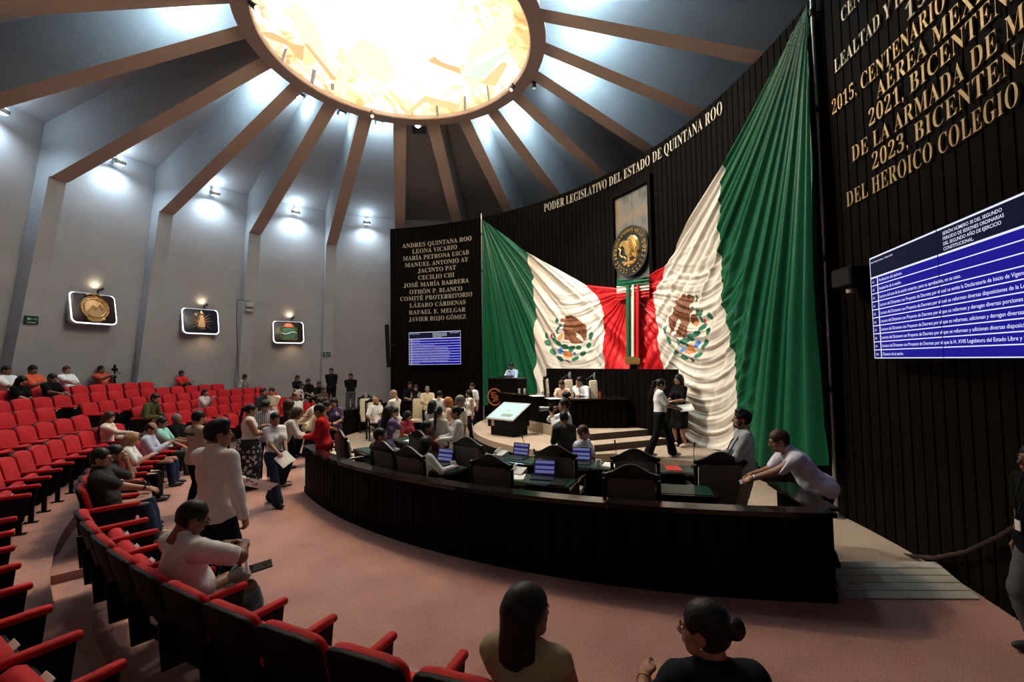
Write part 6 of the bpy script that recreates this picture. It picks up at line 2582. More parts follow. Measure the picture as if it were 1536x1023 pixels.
def b_papers(t):
    for i in range(3):
        b = MB()
        b.grid(lambda u, v, i=i: (-.105 + .21 * u + .008 * i, -.02 + .29 * v, .004 * i + .012 * sin(u * 3 + i) + .02 * v * v), 6, 6)
        b.build('sheet', M_PAPER, t, 'all')


def b_camera(t, white=False):
    b = MB(); b.box((0, 0, 0), (.14, .07, .10), bev=.015); b.box((0, -.0, .06), (.06, .06, .04), bev=.012); b.box((.055, .02, -.0), (.04, .05, .10), bev=.012)
    b.build('camera_body', M_BLACK, t)
    b = MB(); b.cyl((0, .03, 0), (0, .13, 0), .035, .038, 16); b.cyl((0, .13, 0), (0, .22, 0), .042, .046, 16)
    b.build('lens', mat('white_lens', (.7, .7, .68), .35) if white else M_BLACK, t, True)
    b = MB(); b.cyl((0, .215, 0), (0, .235, 0), .047, .047, 16); b.build('lens_hood', M_BLACK, t, True)
# ------------------------------------------------------------------ who is where
BK = (.0045, .0035, .003); BR = (.045, .022, .012); GY = (.16, .14, .12); BL_ = (.30, .19, .09); RD = (.36, .13, .035)
WHITE, CREAM, NAVY, BLACKC, JEANS = (.78, .77, .75), (.70, .61, .46), (.006, .008, .018), (.004, .004, .0045), (.018, .030, .062)


def node_cloth(name, build):
    return node_mat(name, build)


def _stripe(c0, c1, sc, axis='X'):
    def f(nt, b):
        tc = nt.nodes.new('ShaderNodeTexCoord')
        w = nt.nodes.new('ShaderNodeTexWave'); w.inputs['Scale'].default_value = sc; w.bands_direction = axis
        w.inputs['Distortion'].default_value = 1.0
        nt.links.new(tc.outputs['Object'], w.inputs['Vector'])
        r = nt.nodes.new('ShaderNodeValToRGB')
        r.color_ramp.elements[0].position, r.color_ramp.elements[1].position = .45, .55
        r.color_ramp.elements[0].color, r.color_ramp.elements[1].color = c0 + (1,), c1 + (1,)
        nt.links.new(w.outputs[0], r.inputs[0]); nt.links.new(r.outputs[0], b.inputs['Base Color'])
        b.inputs['Roughness'].default_value = .8
    return f


def _floral(c0, c1, sc, thr=.55):
    def f(nt, b):
        tc = nt.nodes.new('ShaderNodeTexCoord')
        v = nt.nodes.new('ShaderNodeTexVoronoi'); v.inputs['Scale'].default_value = sc
        n = nt.nodes.new('ShaderNodeTexNoise'); n.inputs['Scale'].default_value = sc * 2.2; n.inputs['Detail'].default_value = 3
        nt.links.new(tc.outputs['Object'], v.inputs['Vector']); nt.links.new(tc.outputs['Object'], n.inputs['Vector'])
        a = nt.nodes.new('ShaderNodeMath'); a.operation = 'MULTIPLY_ADD'; a.inputs[1].default_value = .9
        nt.links.new(n.outputs[0], a.inputs[0]); nt.links.new(v.outputs['Distance'], a.inputs[2])
        r = nt.nodes.new('ShaderNodeValToRGB')
        r.color_ramp.elements[0].position, r.color_ramp.elements[1].position = thr + .22, thr + .30
        r.color_ramp.elements[0].color, r.color_ramp.elements[1].color = c1 + (1,), c0 + (1,)
        nt.links.new(a.outputs[0], r.inputs[0]); nt.links.new(r.outputs[0], b.inputs['Base Color'])
        b.inputs['Roughness'].default_value = .8
    return f


def _check(c0, c1, sc):
    def f(nt, b):
        tc = nt.nodes.new('ShaderNodeTexCoord')
        w = nt.nodes.new('ShaderNodeTexChecker'); w.inputs['Scale'].default_value = sc
        w.inputs[1].default_value, w.inputs[2].default_value = c0 + (1,), c1 + (1,)
        nt.links.new(tc.outputs['Object'], w.inputs['Vector']); nt.links.new(w.outputs[0], b.inputs['Base Color'])
    return f


FLORAL = node_mat('black_floral_cloth', _floral((.010, .010, .011), (.50, .48, .46), 11, .52))
PURPLE = node_mat('purple_print_cloth', _floral((.20, .11, .32), (.52, .48, .66), 7, .50))
PURPLE2 = node_mat('dark_purple_print_cloth', _floral((.05, .03, .10), (.42, .22, .36), 10, .40))
STRIPED = node_mat('striped_white_cloth', _stripe((.62, .62, .62), (.10, .11, .14), 9))
BLUESTR = node_mat('pale_blue_striped_cloth', _stripe((.55, .60, .72), (.36, .44, .62), 16))
CHECKED = node_mat('checked_cloth', _check((.55, .53, .5), (.06, .05, .05), 22))
GREYDRESS = node_mat('white_lace_cloth', _floral((.55, .52, .47), (.30, .28, .25), 22, .36))
FADED = mat('faded_denim', (.10, .15, .20), .85, vary=(9, .35), bump=(60, .2, .004))


def seated(label, row, phi, dr=-.17, dyaw=0.0, **kw):
    x, y, z = seat_xy(row, phi, dr)
    kw.setdefault('lean', -9)
    kw.setdefault('la', 'rest'); kw.setdefault('ra', 'rest')
    return person(label, (x, y, z), phi + 180 + dyaw, 'sit', **kw)


def at_head(px, py, ht, floor=0.0):
    """stand where a head top seen at (px, py) is ht above the given floor"""
    P = at_z(px, py, floor + ht)
    return (P[0], P[1], floor)


# --- front of the picture
p = person('standing man in an untucked white long sleeved shirt holding papers in the aisle', (-3.02, 4.55, 0), 72, ht=1.90, fine=True, top=('long', WHITE), bottom=('trousers', NAVY),
           hair=('quiff', BK), la=(-.08, .36, 1.08), ra=(.30, .06, .80), collar=True, hy=-34, hp=4, fat=1.16, curl=(.6, .9), shoes=BLACKC)
held('paper_sheet', 'white paper sheets held by the standing man in the white shirt', 'papers', b_papers, p[-1], (.02, .06, -.03), rot=Matrix.Rotation(RAD(-15), 4, 'X'))
p = seated('heavy seated man in a white short sleeved shirt looking at his phone', 0, 237.95, dyaw=4, fine=True, ht=1.80, fat=1.36, skin='d', top=('short', (.66, .66, .68)), bottom=('trousers', JEANS), bottom_mat=FADED,
           hair=('short', BK), glasses=True, hy=-22, hp=22, la=(-.06, .36, .84), ra=(.12, .40, .84), elbow=((-.6, -.1, -.5), (1.0, .1, -.25)), lean=2, collar=True, curl=(.5, .7), shin=.06)
held('phone', 'black phone in the hands of the heavy man in white', 'phone', b_phone, p[1], (-.01, .08, -.03), rot=Matrix.Rotation(RAD(35), 4, 'X'))
o = empty('waist_bag', 'grey and black bag on the lap of the heavy man in white', 'bag', (0, 0, 0))
b = MB(); b.ball((0, 0, 0), .1, 14, 8, (1.1, .8, .6)); b.build('pouch', mat('bag_grey', (.22, .24, .22), .6), o, True)
b = MB(); b.tube([(-.1, 0, .02), (-.06, .03, .10), (.05, .03, .12), (.12, .0, .03)], .014); b.build('strap', M_PAPER, o, True)
o.matrix_world = p['BW'] @ Matrix.Translation((.16, .36, .665))
o = empty('tablet', 'black tablet lying on the knee of the heavy man in white', 'tablet', (0, 0, 0))
b = MB(); b.slab(rrect(.17, .24, .012, 3), .012, .003, lambda q: (q[0], q[2], q[1])); b.build('tablet_body', M_BLACK, o)
b = MB(); b.add([(x, y, .0125) for x, y in ((-.075, -.11), (.075, -.11), (.075, .11), (-.075, .11))], [(0, 1, 2, 3)]); b.build('tablet_glass', M_GLASSDARK, o)
o.matrix_world = p['BW'] @ Matrix.Translation((.15, .52, .655)) @ Matrix.Rotation(RAD(-30), 4, 'Z') @ Matrix.Rotation(RAD(6), 4, 'X')
seated('woman in a beige shirt with straight dark shoulder length hair seated in the front row', 0, 251.8, dr=-.10, dyaw=-2, fine=True, fem=True, ht=1.76, fat=1.12, top=('short', (.33, .27, .16)), bottom=('trousers', NAVY),
       hair=('bob', BK), hy=-38, hp=2, la='lap', ra='lap', lean=-4, skin='d')
p = seated('woman in a dark top with her hair tied back, turned towards the woman in beige', 0, 255.9, dr=-.10, dyaw=6, fine=True, fem=True, ht=1.76, fat=1.16, top=('short', (.012, .013, .020)), bottom=('trousers', BLACKC),
           hair=('bun', BK), hy=62, hp=4, la=(-.30, .32, .78), ra='lap', lean=4, side=-4, skin='m')
o = tag(link('bracelet', None), 'x', 'x'); bpy.data.objects.remove(o)
b = MB(); b.tube([(.034 * cos(t), 0, .030 * sin(t)) for t in np.linspace(0, 2 * pi, 18)], .006, 6)
o = b.build('bracelet', M_GOLD, None, True); o.matrix_world = p[-1] @ Matrix.Translation((0, -.02, 0)); tag(o, 'gold bracelet on the wrist of the woman in the dark top', 'bracelet')
b = MB(); b.ball((0, 0, 0), .008, 8, 6); o = b.build('earring', M_CHROME, None, True); o.matrix_world = p['MX'] @ Matrix.Translation((-.086, -.006, -.042)); tag(o, 'small bright earring of the woman in the dark top', 'earring')
e_ = p['o']
b = MB(); 
b.tube([(.165, -.06, .64), (.205, .0, .70), (.19, .07, .66)], [.045, .05, .045], 10)
b.build('white_sleeve_band', M_PAPER, e_, True)
p = seated('man in a dark grey shirt and glasses seated before the lower stairs', 0, 220.6, dyaw=-8, fine=True, ht=1.82, fat=1.22, top=('short', (.035, .035, .035)), bottom=('trousers', JEANS),
           hair=('short', BK), glasses=True, hy=-14, hp=4, la='rest', ra=(.16, .52, .70), collar=True, lean=-7, shoes=(.30, .16, .07), shin=.05)
b = MB(); b.tube([(.032 * cos(t), 0, .030 * sin(t)) for t in np.linspace(0, 2 * pi, 18)], .008, 6); b.box((0, 0, .034), (.03, .03, .01))
o = b.build('wristwatch', M_BLACK, None, True); o.matrix_world = p[1] @ Matrix.Translation((0, -.03, 0)); tag(o, 'black watch on the wrist of the man in dark grey', 'watch')
seated('man with a fist at his chin seated behind the man in dark grey', 0, 218.0, fine=False, ht=1.72, top=('short', (.05, .05, .055)), bottom=('trousers', (.55, .50, .42)), hair=('short', BK), hp=6, hy=-15,
       ra='chin', la='rest', curl=(.5, 1.1), glasses=True, lean=4)
p = seated('woman with greying blonde hair in a white top and black trousers', 0, 209.6, fem=True, ht=1.62, fat=1.15, top=('short', WHITE), bottom=('trousers', BLACKC), hair=('bob', BL_), hp=24, hy=-8, la='phone', ra='phone', lean=0, skin='l')
held('phone', 'phone held by the woman with greying blonde hair', 'phone', b_phone, p[1], (-.01, .07, -.03))
p = seated('balding man in a pale blue striped shirt and jeans looking down', 0, 204.2, ht=1.74, fat=1.1, top=('long', WHITE, BLUESTR), bottom=('trousers', JEANS), hair=('rim', BK), hp=28, hy=-8, la='phone', ra='phone', lean=2, glasses=True)
held('phone', 'phone held by the man in the pale blue striped shirt', 'phone', b_phone, p[1], (-.01, .07, -.03))
seated('man in a mint green shirt seated in the front row', 0, 199.4, ht=1.74, fat=1.15, top=('short', (.28, .62, .54)), bottom=('trousers', (.04, .05, .05)), hair=('short', BK), hp=14, hy=-10, la='rest', ra='lap', glasses=True)
seated('grey haired man in a black shirt next to the man in mint', 0, 195.6, ht=1.70, fat=1.2, top=('short', BLACKC), bottom=('trousers', BLACKC), hair=('short', GY), hp=2, hy=-14, la='lap', ra='rest', skin='d')
p = seated('woman in a cream blouse with long dark hair holding a phone', 1, 199.2, fem=True, ht=1.66, top=('long', (.70, .60, .54)), bottom=('trousers', BLACKC), hair=('long', BR), hp=14, hy=-12, ra=(.10, .50, .84), la='lap', lean=0, skin='l')
held('phone', 'phone held by the woman in the cream blouse', 'phone', b_phone, p[1], (-.01, .07, -.03))
seated('bearded man in an olive jacket and white trousers leaning forward', 2, 186.8, ht=1.82, fat=1.2, top=('long', (.075, .080, .032)), bottom=('trousers', (.60, .57, .50)), hair=('short', BK), beard=BK, hp=20, hy=-8, la='knee', ra='knee', lean=22)
p = seated('woman in a cream blouse with her hair tied, holding up a phone', 2, 177.1, fem=True, ht=1.68, fat=1.12, top=('long', (.70, .60, .56)), bottom=('trousers', NAVY), hair=('tail', BK), hp=2, hy=-10, ra=(.10, .42, 1.0), la=(.0, .34, .86), lean=10)
held('phone', 'phone held up by the woman with tied hair', 'phone', b_phone, p[1], (-.01, .07, -.03))
# back rows, left
seated('woman in black with long dark hair in the sixth row', 5, 189.6, fem=True, ht=1.66, fat=1.15, top=('short', BLACKC), bottom=('trousers', NAVY), hair=('long', BK), hp=22, hy=-5, la='lap', ra='knee', lean=6)
seated('man in a black shirt beside the woman in black in the sixth row', 5, 186.5, ht=1.74, fat=1.2, top=('short', BLACKC), bottom=('trousers', NAVY), hair=('short', BK), hp=16, hy=-5, la='knee', ra=(.3, .5, .78), lean=4, skin='d')
seated('bald man in a white printed shirt in the top row', 6, 187.1, ht=1.85, fat=1.15, top=('short', WHITE), bottom=('trousers', NAVY), hair=('crop', BK), hp=12, la='lap', ra='lap', skin='d')
p = seated('man in an orange shirt holding a phone in the top row', 6, 184.7, ht=1.86, fat=1.1, top=('short', (.62, .10, .045)), bottom=('trousers', BLACKC), hair=('short', BK), hp=14, hy=-12, ra='phone', la='lap', skin='d')
held('phone', 'phone of the man in orange beside the bald man', 'phone', b_phone, p[1], (-.01, .07, -.03))
seated('woman in a white blouse seated alone in the top row', 6, 181.5, ht=1.78, fem=True, fat=1.3, top=('short', WHITE), bottom=('trousers', (.1, .1, .11)), hair=('short', BR), hp=4, hy=-15, la='lap', ra=(.3, .5, .74), lean=-6)
p = seated('man in an orange shirt filming with a phone under the tripod', 6, 177.7, ht=1.76, fat=1.35, top=('short', (.55, .085, .05)), bottom=('trousers', BLACKC), hair=('short', BK), hp=8, hy=-20, ra=(.16, .42, .98), la=(.0, .30, .9), glasses=True, skin='d')
held('phone', 'phone raised by the man in orange under the tripod', 'phone', b_phone, p[1], (-.01, .07, -.03))
p = seated('man in a red shirt with a dark bag seated below the sun shaped seal', 5, 170.1, ht=1.72, fat=1.1, top=('short', (.50, .018, .02)), bottom=('trousers', BLACKC), hair=('short', BK), hp=10, hy=-20, ra='phone', la='lap', skin='d')
b = MB(); b.ball((0, 0, 0), .17, 12, 8, (1, .8, .9)); o = b.build('backpack', M_BLACK, None, True); o.matrix_world = p['BW'] @ Matrix.Translation((.22, .42, .72)); tag(o, 'dark bag on the lap of the man in red', 'bag')
seated('man in a checked shirt looking down in the back rows', 4, 163.5, ht=1.72, top=('short', WHITE, CHECKED), bottom=('trousers', BLACKC), hair=('short', BK), hp=30, la='lap', ra='lap', lean=12, skin='d')

# --- standing in the aisle
x, y, z = at_head(296, 616, 1.70)
p = person('man in a tan shirt with dark letters on the back standing in the aisle', (x, y, 0), 70, ht=1.70, fat=1.05, top=('short', (.48, .40, .29)), bottom=('trousers', BLACKC), hair=('short', BK), la='hold', ra='down', skin='m')
V, Fc = text_geo('PRENSA', False, .004, .006)
sc_ = .075; w_ = V[:, 0].max() * sc_
me = bpy.data.meshes.new('back_print'); me.from_pydata([((w_ / 2 - vx * sc_) * -1, -.146 - vz + abs(w_ / 2 - vx * sc_) ** 2 * 1.2, 1.30 + vy * sc_) for vx, vy, vz in V], [], Fc); me.materials.append(M_BLACK)
link('back_print', me, p['o'])
x, y, z = at_head(374, 606, 1.68)
person('heavy woman in a white sleeveless top and a long black floral skirt', (x, y, 0), 30, ht=1.68, fem=True, fat=1.32, top=('none', (.70, .68, .68)), bottom=('longskirt', BLACKC), bottom_mat=FLORAL, hair=('tail', BK), la=(-.10, .33, 1.08), ra=(.05, .35, 1.1), hp=12, tucked=True)
x, y, z = at_head(398, 599, 1.72)
p = person('man in a striped white shirt looking at his phone behind the floral skirt', (x, y, 0), -60, ht=1.72, top=('short', WHITE, STRIPED), bottom=('trousers', NAVY), hair=('quiff', BK), la='phone', ra='phone', hp=32, shoes=(.7, .7, .7))
held('phone', 'phone of the man in the striped shirt', 'phone', b_phone, p[1], (-.01, .07, -.03))
x, y, z = at_head(412, 618, 1.62)
p = person('woman walking in a white polo shirt and flared jeans carrying papers', (x, y, 0), -30, ht=1.62, fem=True, top=('short', (.74, .72, .74)), bottom=('flared', JEANS), hair=('bun', BK), la=(-.02, .34, 1.0), ra=(.14, .36, 1.0), hp=10, hy=-12,
           feet=((-.08, -.22, 0), (.08, .24, 0)), tucked=True, curl=(.6, .6), shoes=BLACKC)
held('paper_sheet', 'folded papers carried by the walking woman in flared jeans', 'papers', b_papers, p[1], (-.02, .03, -.02), rot=Matrix.Rotation(RAD(5), 4, 'X'))
person('woman in a pale grey blouse bending over the barrier, seen from behind', (-4.70, 9.15, 0), 20, ht=1.66, fem=True, fat=1.1, top=('three', (.55, .52, .48)), bottom=('trousers', NAVY), hair=('bob', BR), lean=28, la=(-.12, .50, .98), ra=(.12, .52, .98), hp=20, tucked=True, shoes=(.3, .2, .14))
x, y, z = at_head(487, 605, 1.70)
person('man in a bright red jacket standing inside the barrier', (x, y, 0), 190, ht=1.70, fat=1.12, top=('long', (.50, .016, .020)), bottom=('trousers', NAVY), hair=('short', BK), la='hold', ra='hold', hp=20, lean=6)
x, y, z = at_head(408, 581, 1.74)
person('man in a beige polo shirt with folded arms facing the room', (x, y, 0), -80, ht=1.74, fat=1.1, top=('short', (.52, .45, .35)), bottom=('trousers', (.3, .25, .2)), hair=('short', BK), la='folded', ra='folded')
x, y, z = at_head(391, 582, 1.74)
person('bearded man in a dark shirt in profile beside the man with folded arms', (x, y + .1, 0), -10, ht=1.74, top=('short', (.03, .03, .035)), bottom=('trousers', BLACKC), hair=('short', BK), beard=BK, la='down', ra='down', hp=6)
x, y, z = at_head(443, 587, 1.74)
person('balding man in a white shirt in profile near the barrier end', (x, y, 0), -15, ht=1.74, top=('short', WHITE), bottom=('trousers', BLACKC), hair=('rim', BK), la='down', ra='hold', hp=8)
person('man in a cream shirt leaning far forward beside the balding man', (-5.55, 12.0, 0), 0, ht=1.74, fat=1.1, top=('short', CREAM), bottom=('trousers', NAVY), hair=('short', BK), lean=42, la=(-.1, .55, .9), ra=(.1, .55, .9), hp=15)
person('second man in a cream shirt leaning over behind the red jacket', (-4.95, 11.0, 0), 10, ht=1.70, fat=1.1, top=('short', (.66, .60, .42)), bottom=('trousers', NAVY), hair=('short', BK), lean=40, la=(-.1, .5, .9), ra=(.1, .5, .9), hp=10)
x, y, z = at_head(432, 601, 1.60)
person('woman with big curly dark hair standing near the barrier', (x, y, 0), 40, ht=1.60, fem=True, top=('short', (.03, .02, .02)), bottom=('trousers', BLACKC), hair=('curly', (.030, .012, .008)), la='hold', ra='hold', hp=10)
for px, py, lab, c, hr_, fem_ in ((446, 562, 'woman in black with glasses seated high at the far end of the seats', BLACKC, ('tail', BK), True), (462, 567, 'man in black seated second from the far end of the seats', BLACKC, ('short', BK), False),
                                  (478, 571, 'bald man in black seated at the far end of the seats', BLACKC, ('crop', BR), False), (452, 574, 'man in a pale shirt seated below the woman with glasses', (.45, .48, .52), ('short', BK), False),
                                  (484, 580, 'man with a hand at his mouth seated near the far barrier', (.10, .06, .05), ('short', BK), False)):
    fl = {562: .62, 567: .5, 571: .42, 574: .38, 580: .2}[py]
    x, y, z = at_z(px, py, fl + 1.33)
    y = min(y, 18.6)
    q = at_y(px, py, y)
    person(lab, (q[0], y, q[2] - 1.33), -35, 'sit', ht=1.70, fem=fem_, top=('short', c), bottom=('trousers', BLACKC), hair=hr_, hp=8, la='lap', ra='lap', glasses=(px == 446), skin='d' if not fem_ else 'm')
x, y, z = at_head(501, 597, 1.60)
person('woman in a dark floral blouse with hands clasped by the far desks', (x, y, 0), -75, ht=1.60, fem=True, fat=1.1, top=('short', WHITE, PURPLE2), bottom=('trousers', BLACKC), hair=('long', BK), la='hold', ra='hold')
q = at_y(497, 552, 18.9)
person('taller guard in black with hands behind his back by the plaster wall', (q[0], 18.9, q[2] - 1.76), -75, ht=1.76, fat=1.12, top=('long', (.003, .003, .0035)), bottom=('trousers', (.003, .003, .0035)), hair=('short', BK), la='back', ra='back', hp=4, skin='d')
q = at_y(526, 560, 18.3)
person('guard in a black polo and grey trousers nearest the dark wall', (q[0], 18.3, q[2] - 1.72), -75, ht=1.72, fat=1.08, top=('short', (.003, .003, .0035)), bottom=('trousers', (.06, .06, .065)), hair=('short', BK), la='back', ra='back', hp=4, skin='d', tucked=True)
for nm, px, yy, lab in (('platform', 497, 18.9, 'dark low plinth under the taller guard'), ('platform', 526, 18.3, 'dark low plinth under the guard in grey trousers')):
    hh = {497: 552, 526: 560}[px]
    q = at_y(px, hh, yy)
    zz = q[2] - (1.76 if px == 497 else 1.72)
    if zz > .03:
        b = MB(); b.box((0, 0, zz / 2), (.8, .7, zz), bev=.01); o = b.build('plinth', M_WOOD); o.location = (q[0], yy, 0); tag(o, lab, 'plinth')

# --- inside the horseshoe
x, y, z = at_head(592, 584, 1.75)
person('bald man in a white polo shirt standing among the desks', (x, y, 0), 165, ht=1.75, fat=1.12, top=('short', (.70, .68, .62)), bottom=('trousers', BLACKC), hair=None, la='hold', ra='hold', hp=18, skin='l')
person('bald bearded man with a white cloth over his shoulder, seated', (-4.42, 14.42, 0), -50, 'sit', ht=1.76, top=('short', WHITE), bottom=('trousers', BLACKC), hair=None, beard=BK, la='lap', ra='rest', hp=8, hy=25, lean=-4, seat_h=.47)
person('woman with long black hair in a purple blouse, hands at her head', (-2.45, 8.55, 0), 60, ht=1.64, fem=True, fat=1.1, top=('short', WHITE, PURPLE), bottom=('trousers', BLACKC), hair=('long', BK), la=(-.06, .20, 1.42), ra=(.07, .20, 1.48), hp=14, lean=8)
x, y = arc_xy(9.2, 226.6)
person('man in a dark suit seated at the barrier, seen from behind', (x, y, 0), 42, 'sit', ht=1.72, fat=1.12, top=('long', (.022, .024, .03)), bottom=('trousers', BLACKC), hair=('short', BK), la='desk', ra='desk', hy=-35, hp=2, lean=4, seat_h=.47)
x, y, z = at_head(592, 612, 1.30)
person('woman reading a newspaper at the far desks', (x, y, 0), -60, 'sit', ht=1.66, fem=True, top=('long', (.62, .60, .58)), bottom=('trousers', BLACKC), hair=('bob', BK), la='read', ra='read', hp=15, seat_h=.47)
x, y, z = at_head(606, 617, 1.25)
person('woman in a red patterned top leaning in beside the newspaper reader', (x, y, 0), -30, 'sit', ht=1.60, fem=True, top=('short', (.35, .05, .06)), bottom=('trousers', BLACKC), hair=('bob', BK), la='lap', ra='lap', hp=22, seat_h=.45, lean=10)
x, y = arc_xy(8.12, 226.0)
person('man in a maroon shirt seated and looking to his side', (x, y, 0), 30, 'sit', ht=1.72, top=('long', (.16, .018, .022)), bottom=('trousers', NAVY), hair=('short', BK), la='rest', ra='desk', hy=-32, hp=-6, lean=0, seat_h=.47)
x, y = arc_xy(9.18, 233.4)
person('woman in white with very long dark hair writing at her desk', (x, y, 0), 54, 'sit', ht=1.64, fem=True, top=('long', (.72, .71, .72)), bottom=('trousers', BLACKC), hair=('long', BK), la='desk', ra=(.34, .46, .84), hp=20, lean=14, seat_h=.47)
x, y, z = at_head(657, 609, 1.62)
person('woman in a white lace dress with a black ponytail, seen from behind', (x, y, 0), 75, ht=1.62, fem=True, top=('short', WHITE, GREYDRESS), bottom=('longskirt', WHITE), bottom_mat=GREYDRESS, hair=('tail', BK), la='down', ra='hold', hp=8, tucked=True)
x, y, z = at_head(684, 610, 1.64)
person('woman in a white long sleeved blouse facing the lace dress', (x, y + .15, 0), 195, ht=1.64, fem=True, fat=1.12, top=('long', (.72, .71, .70)), bottom=('trousers', BLACKC), hair=('bun', BK), la='hold', ra='hold', hp=4)
x, y, z = at_head(673, 596, 1.62)
person('woman with orange blonde hair behind the lace dress', (x, y, 0), 190, ht=1.62, fem=True, top=('short', (.62, .45, .36)), bottom=('trousers', BLACKC), hair=('bob', RD), la='hold', ra='hold', skin='l')
x, y, z = at_head(648, 601, 1.58)
person('woman with black hair beyond the lace dress', (x, y, 0), 60, ht=1.58, fem=True, top=('short', (.6, .58, .55)), bottom=('trousers', BLACKC), hair=('bob', BK), la='hold', ra='hold')
x, y, z = at_head(691, 593, 1.74)
person('man in a cream short sleeved shirt standing near the stage edge', (x, y, 0), 200, ht=1.74, fat=1.2, top=('short', (.70, .60, .46)), bottom=('trousers', (.05, .04, .04)), hair=('short', GY), la='down', ra='hold', hp=6, skin='m')
x, y, z = at_head(709, 574, 1.72)
person('man in a white shirt standing against the dark wall', (x, y, 0), 230, ht=1.72, top=('short', (.62, .62, .62)), bottom=('trousers', NAVY), hair=('short', BK), la='down', ra='down')
x, y, z = at_head(704, 585, 1.58)
person('woman in a white top and a black vest before the dark wall', (x, y, 0), 215, ht=1.58, fem=True, top=('none', (.66, .64, .62)), bottom=('trousers', NAVY), hair=('bob', BK), la='down', ra='down')
q = at_y(615, 571, 17.0)
person('man in black standing behind the clerk desk', (q[0], 17.0, 0), -70, ht=1.74, top=('short', (.003, .003, .0035)), bottom=('trousers', BLACKC), hair=('short', BK), la='hold', ra='hold')
q = at_y(624, 577, 16.9)
person('woman in black sleeveless top behind the clerk desk', (q[0], 16.9, 0), -80, ht=1.62, fem=True, top=('none', (.010, .009, .010)), bottom=('trousers', BLACKC), hair=('long', BR), la='down', ra='hold', skin='l')
x, y, z = at_head(641, 578, 1.66)
person('man in a cream yellow shirt below the far video screen', (x, 15.6, 0), -80, ht=1.64, fat=1.15, top=('short', (.68, .58, .38)), bottom=('trousers', BLACKC), hair=('crop', GY), la='hold', ra='hold', skin='m')
x, y, z = at_head(659, 586, 1.62)
person('dark haired person in a white shirt seen from behind near the far video screen', (x, y, 0), 80, ht=1.62, top=('short', (.66, .66, .66)), bottom=('trousers', BLACKC), hair=('short', BK), la='hold', ra='hold', hp=15)
# stage
q = at_y(768, 544, 15.55)
person('man in a light blue shirt speaking at the lectern', (q[0], 15.55, .70), -120, ht=1.72, top=('long', (.42, .52, .74)), bottom=('trousers', NAVY), hair=('short', BK), la=(-.16, .40, 1.14), ra=(.16, .40, 1.14), hp=24, collar=True, skin='d')
q = at_y(845, 567, 13.2)
person('seated person in a peach shirt looking down at the presidium', (q[0], 13.2, q[2] - 1.33), -115, 'sit', ht=1.66, fat=1.1, top=('long', (.70, .46, .34)), bottom=('trousers', BLACKC), hair=('short', BR), la='desk', ra='desk', hp=26, hy=-20, lean=10, skin='l')
q = at_y(872, 563, 12.7)
person('seated man in a white shirt and glasses at the presidium', (q[0], 12.7, q[2] - 1.36), -120, 'sit', ht=1.74, fat=1.15, top=('long', (.74, .73, .72)), bottom=('trousers', BLACKC), hair=('short', BK), la='desk', ra='chin', hp=10, hy=-35, lean=8, glasses=True, skin='l')
x, y, z = at_head(849, 598, 1.72)
p = person('photographer in white raising a camera with a white lens', (x, y, 0), 185, ht=1.72, top=('long', (.70, .69, .68)), bottom=('trousers', BLACKC), hair=('short', BK), la=(-.06, .30, 1.46), ra=(.06, .24, 1.50), hp=0, lean=2, elbow=((-.5, .4, -.8), (.6, .3, -.8)), curl=(.8, .8))
t = empty('camera', 'camera with a long white lens held by the photographer', 'camera')
b_camera(t, True)
t.matrix_world = p['BW'] @ Matrix.Translation((.0, .30, 1.54))
x, y, z = at_head(846, 617, 1.56)
person('dark haired person in a dark grey jacket in front of the photographer', (x, min(y, 7.9), 0), 95, ht=1.56, top=('long', (.035, .037, .036)), bottom=('trousers', BLACKC), hair=('short', BK), la='hold', ra='hold', hp=8)
x, y = arc_xy(7.15, 247.2)
person('woman with short brown hair in a white polo beside the carved chair', (1.17, 7.75, -.02), -40, 'sit', ht=1.66, fem=True, fat=1.1, top=('short', (.64, .63, .70)), bottom=('trousers', BLACKC), hair=('short', BR), la='lap', ra='lap', hy=25, hp=6, lean=2, seat_h=.50)
b = MB(); b.box((0, 0, .22), (.44, .42, .44), bev=.03); o = b.build('stool', M_BLACK); o.location = (1.17, 7.75, 0); tag(o, 'black stool under the woman in the white polo', 'stool')
x, y, z = at_head(990, 571, 1.62, ST)
p = person('woman walking on the stage in a white shirt and wide black trousers', (3.08, 9.42, ST), -10, ht=1.64, fem=True, fat=1.12, top=('short', (.76, .74, .74)), bottom=('flared', BLACKC), hair=('tail', BK), la=(-.02, .36, 1.06), ra=(.10, .38, 1.08), hp=22,
           feet=((-.08, .26, 0), (.08, -.28, 0)), tucked=True, shoes=(.35, .3, .28))
held('paper_sheet', 'white papers held between the two women on the stage', 'papers', b_papers, p[1], (-.04, .05, -.02), rot=Matrix.Rotation(RAD(20), 4, 'X'))
q = at_z(1022, 670, ST)
person('woman in a short black dress standing on the stage before the flag', (q[0], q[1], ST), 205, ht=1.68, fem=True, top=('short', (.003, .003, .0035)), bottom=('skirt', (.003, .003, .0035)), hair=('long', BK), la='hold', ra=(.12, .34, 1.05), hp=2, shoes=(.62, .56, .52), glasses=True, tucked=True)
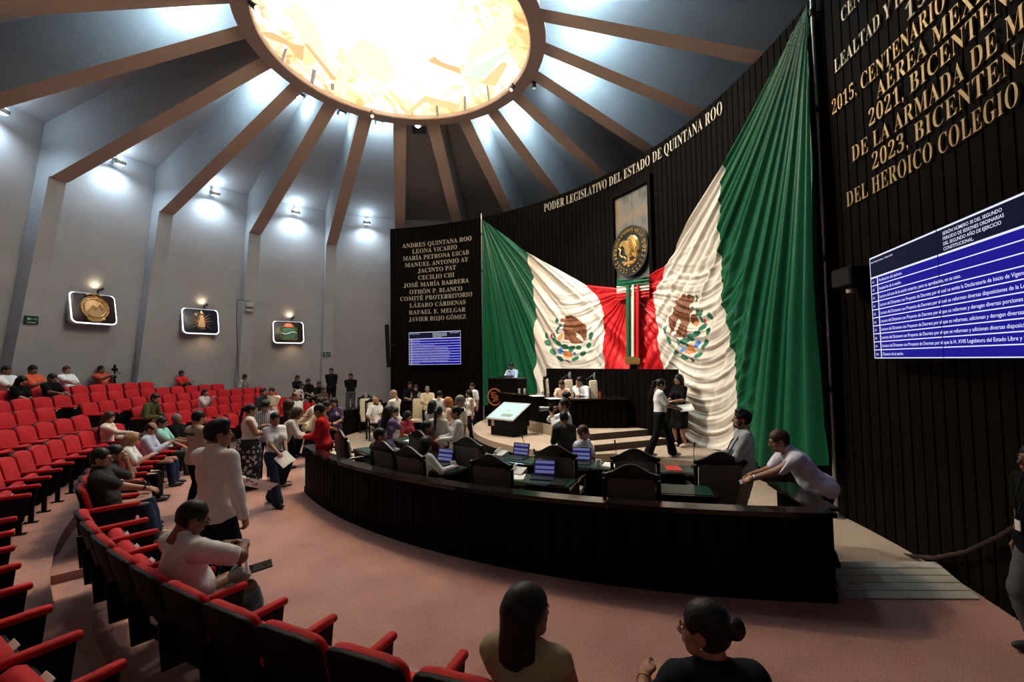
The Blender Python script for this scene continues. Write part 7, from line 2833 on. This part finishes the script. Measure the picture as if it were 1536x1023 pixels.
# right end
x, y, z = at_head(1114, 615, 1.74)
p = person('man in a grey sweater and beige trousers with a camera on a strap', (x, y, 0), 165, ht=1.74, fat=1.06, top=('long', (.30, .31, .33)), bottom=('trousers', (.36, .30, .21)), hair=('quiff', BK), beard=BK, la=(-.10, .26, .92), ra=(-.02, .32, 1.12), hp=-4, fine=True, curl=(.8, .8))
t = empty('camera', 'black camera hanging before the man in the grey sweater', 'camera')
b_camera(t)
b = MB(); b.tube([(-.07, 0, .05), (-.09, -.10, .25), (-.06, -.22, .42)], .008); b.tube([(.07, 0, .05), (.09, -.10, .25), (.06, -.22, .42)], .008); b.build('strap', M_BLACK, t)
t.matrix_world = p['BW'] @ Matrix.Translation((-.02, .24, 1.06))
p = person('man in a white polo and glasses leaning on the barrier end', (3.54, 5.32, 0), 168, ht=1.74, fat=1.2, top=('short', (.66, .65, .74)), bottom=('trousers', NAVY), hair=('short', BR), lean=40, la=(-.10, .70, 1.0), ra=(.08, .66, 1.0), hp=14, fine=True, glasses=True,
           feet=((-.14, -.10, 0), (.14, -.14, 0)), curl=(.8, .8), collar=True)
held('phone', 'phone in the hands of the man leaning on the barrier end', 'phone', b_phone, p[-1], (.02, .08, -.03))
b = MB(); b.tube([(.034 * cos(t), 0, .031 * sin(t)) for t in np.linspace(0, 2 * pi, 18)], .008, 6)
o = b.build('wristwatch', M_CHROME, None, True); o.matrix_world = p[-1] @ Matrix.Translation((0, -.03, 0)); tag(o, 'bright watch on the wrist of the man leaning on the barrier end', 'watch')
p = person('guard in a black polo with a badge on a lanyard at the dark wall', (4.25, 3.64, 0), 165, ht=1.72, fat=1.15, top=('short', (.003, .003, .0035)), bottom=('trousers', (.10, .10, .105)), hair=('short', BK), la='down', ra='down', fine=True, skin='d', hp=2, shoes=(.012, .012, .014))
b = MB(); b.box((-.02, .185, 1.06), (.055, .008, .085), bev=.003)
b.build('badge', M_PAPER, p['o'])
b = MB(); b.tube([(-.02, .185, 1.10), (-.05, .165, 1.25), (-.08, .08, 1.43)], .005); b.tube([(-.02, .185, 1.10), (.03, .165, 1.25), (.07, .08, 1.43)], .005)
b.build('lanyard', M_BLACK, p['o'])
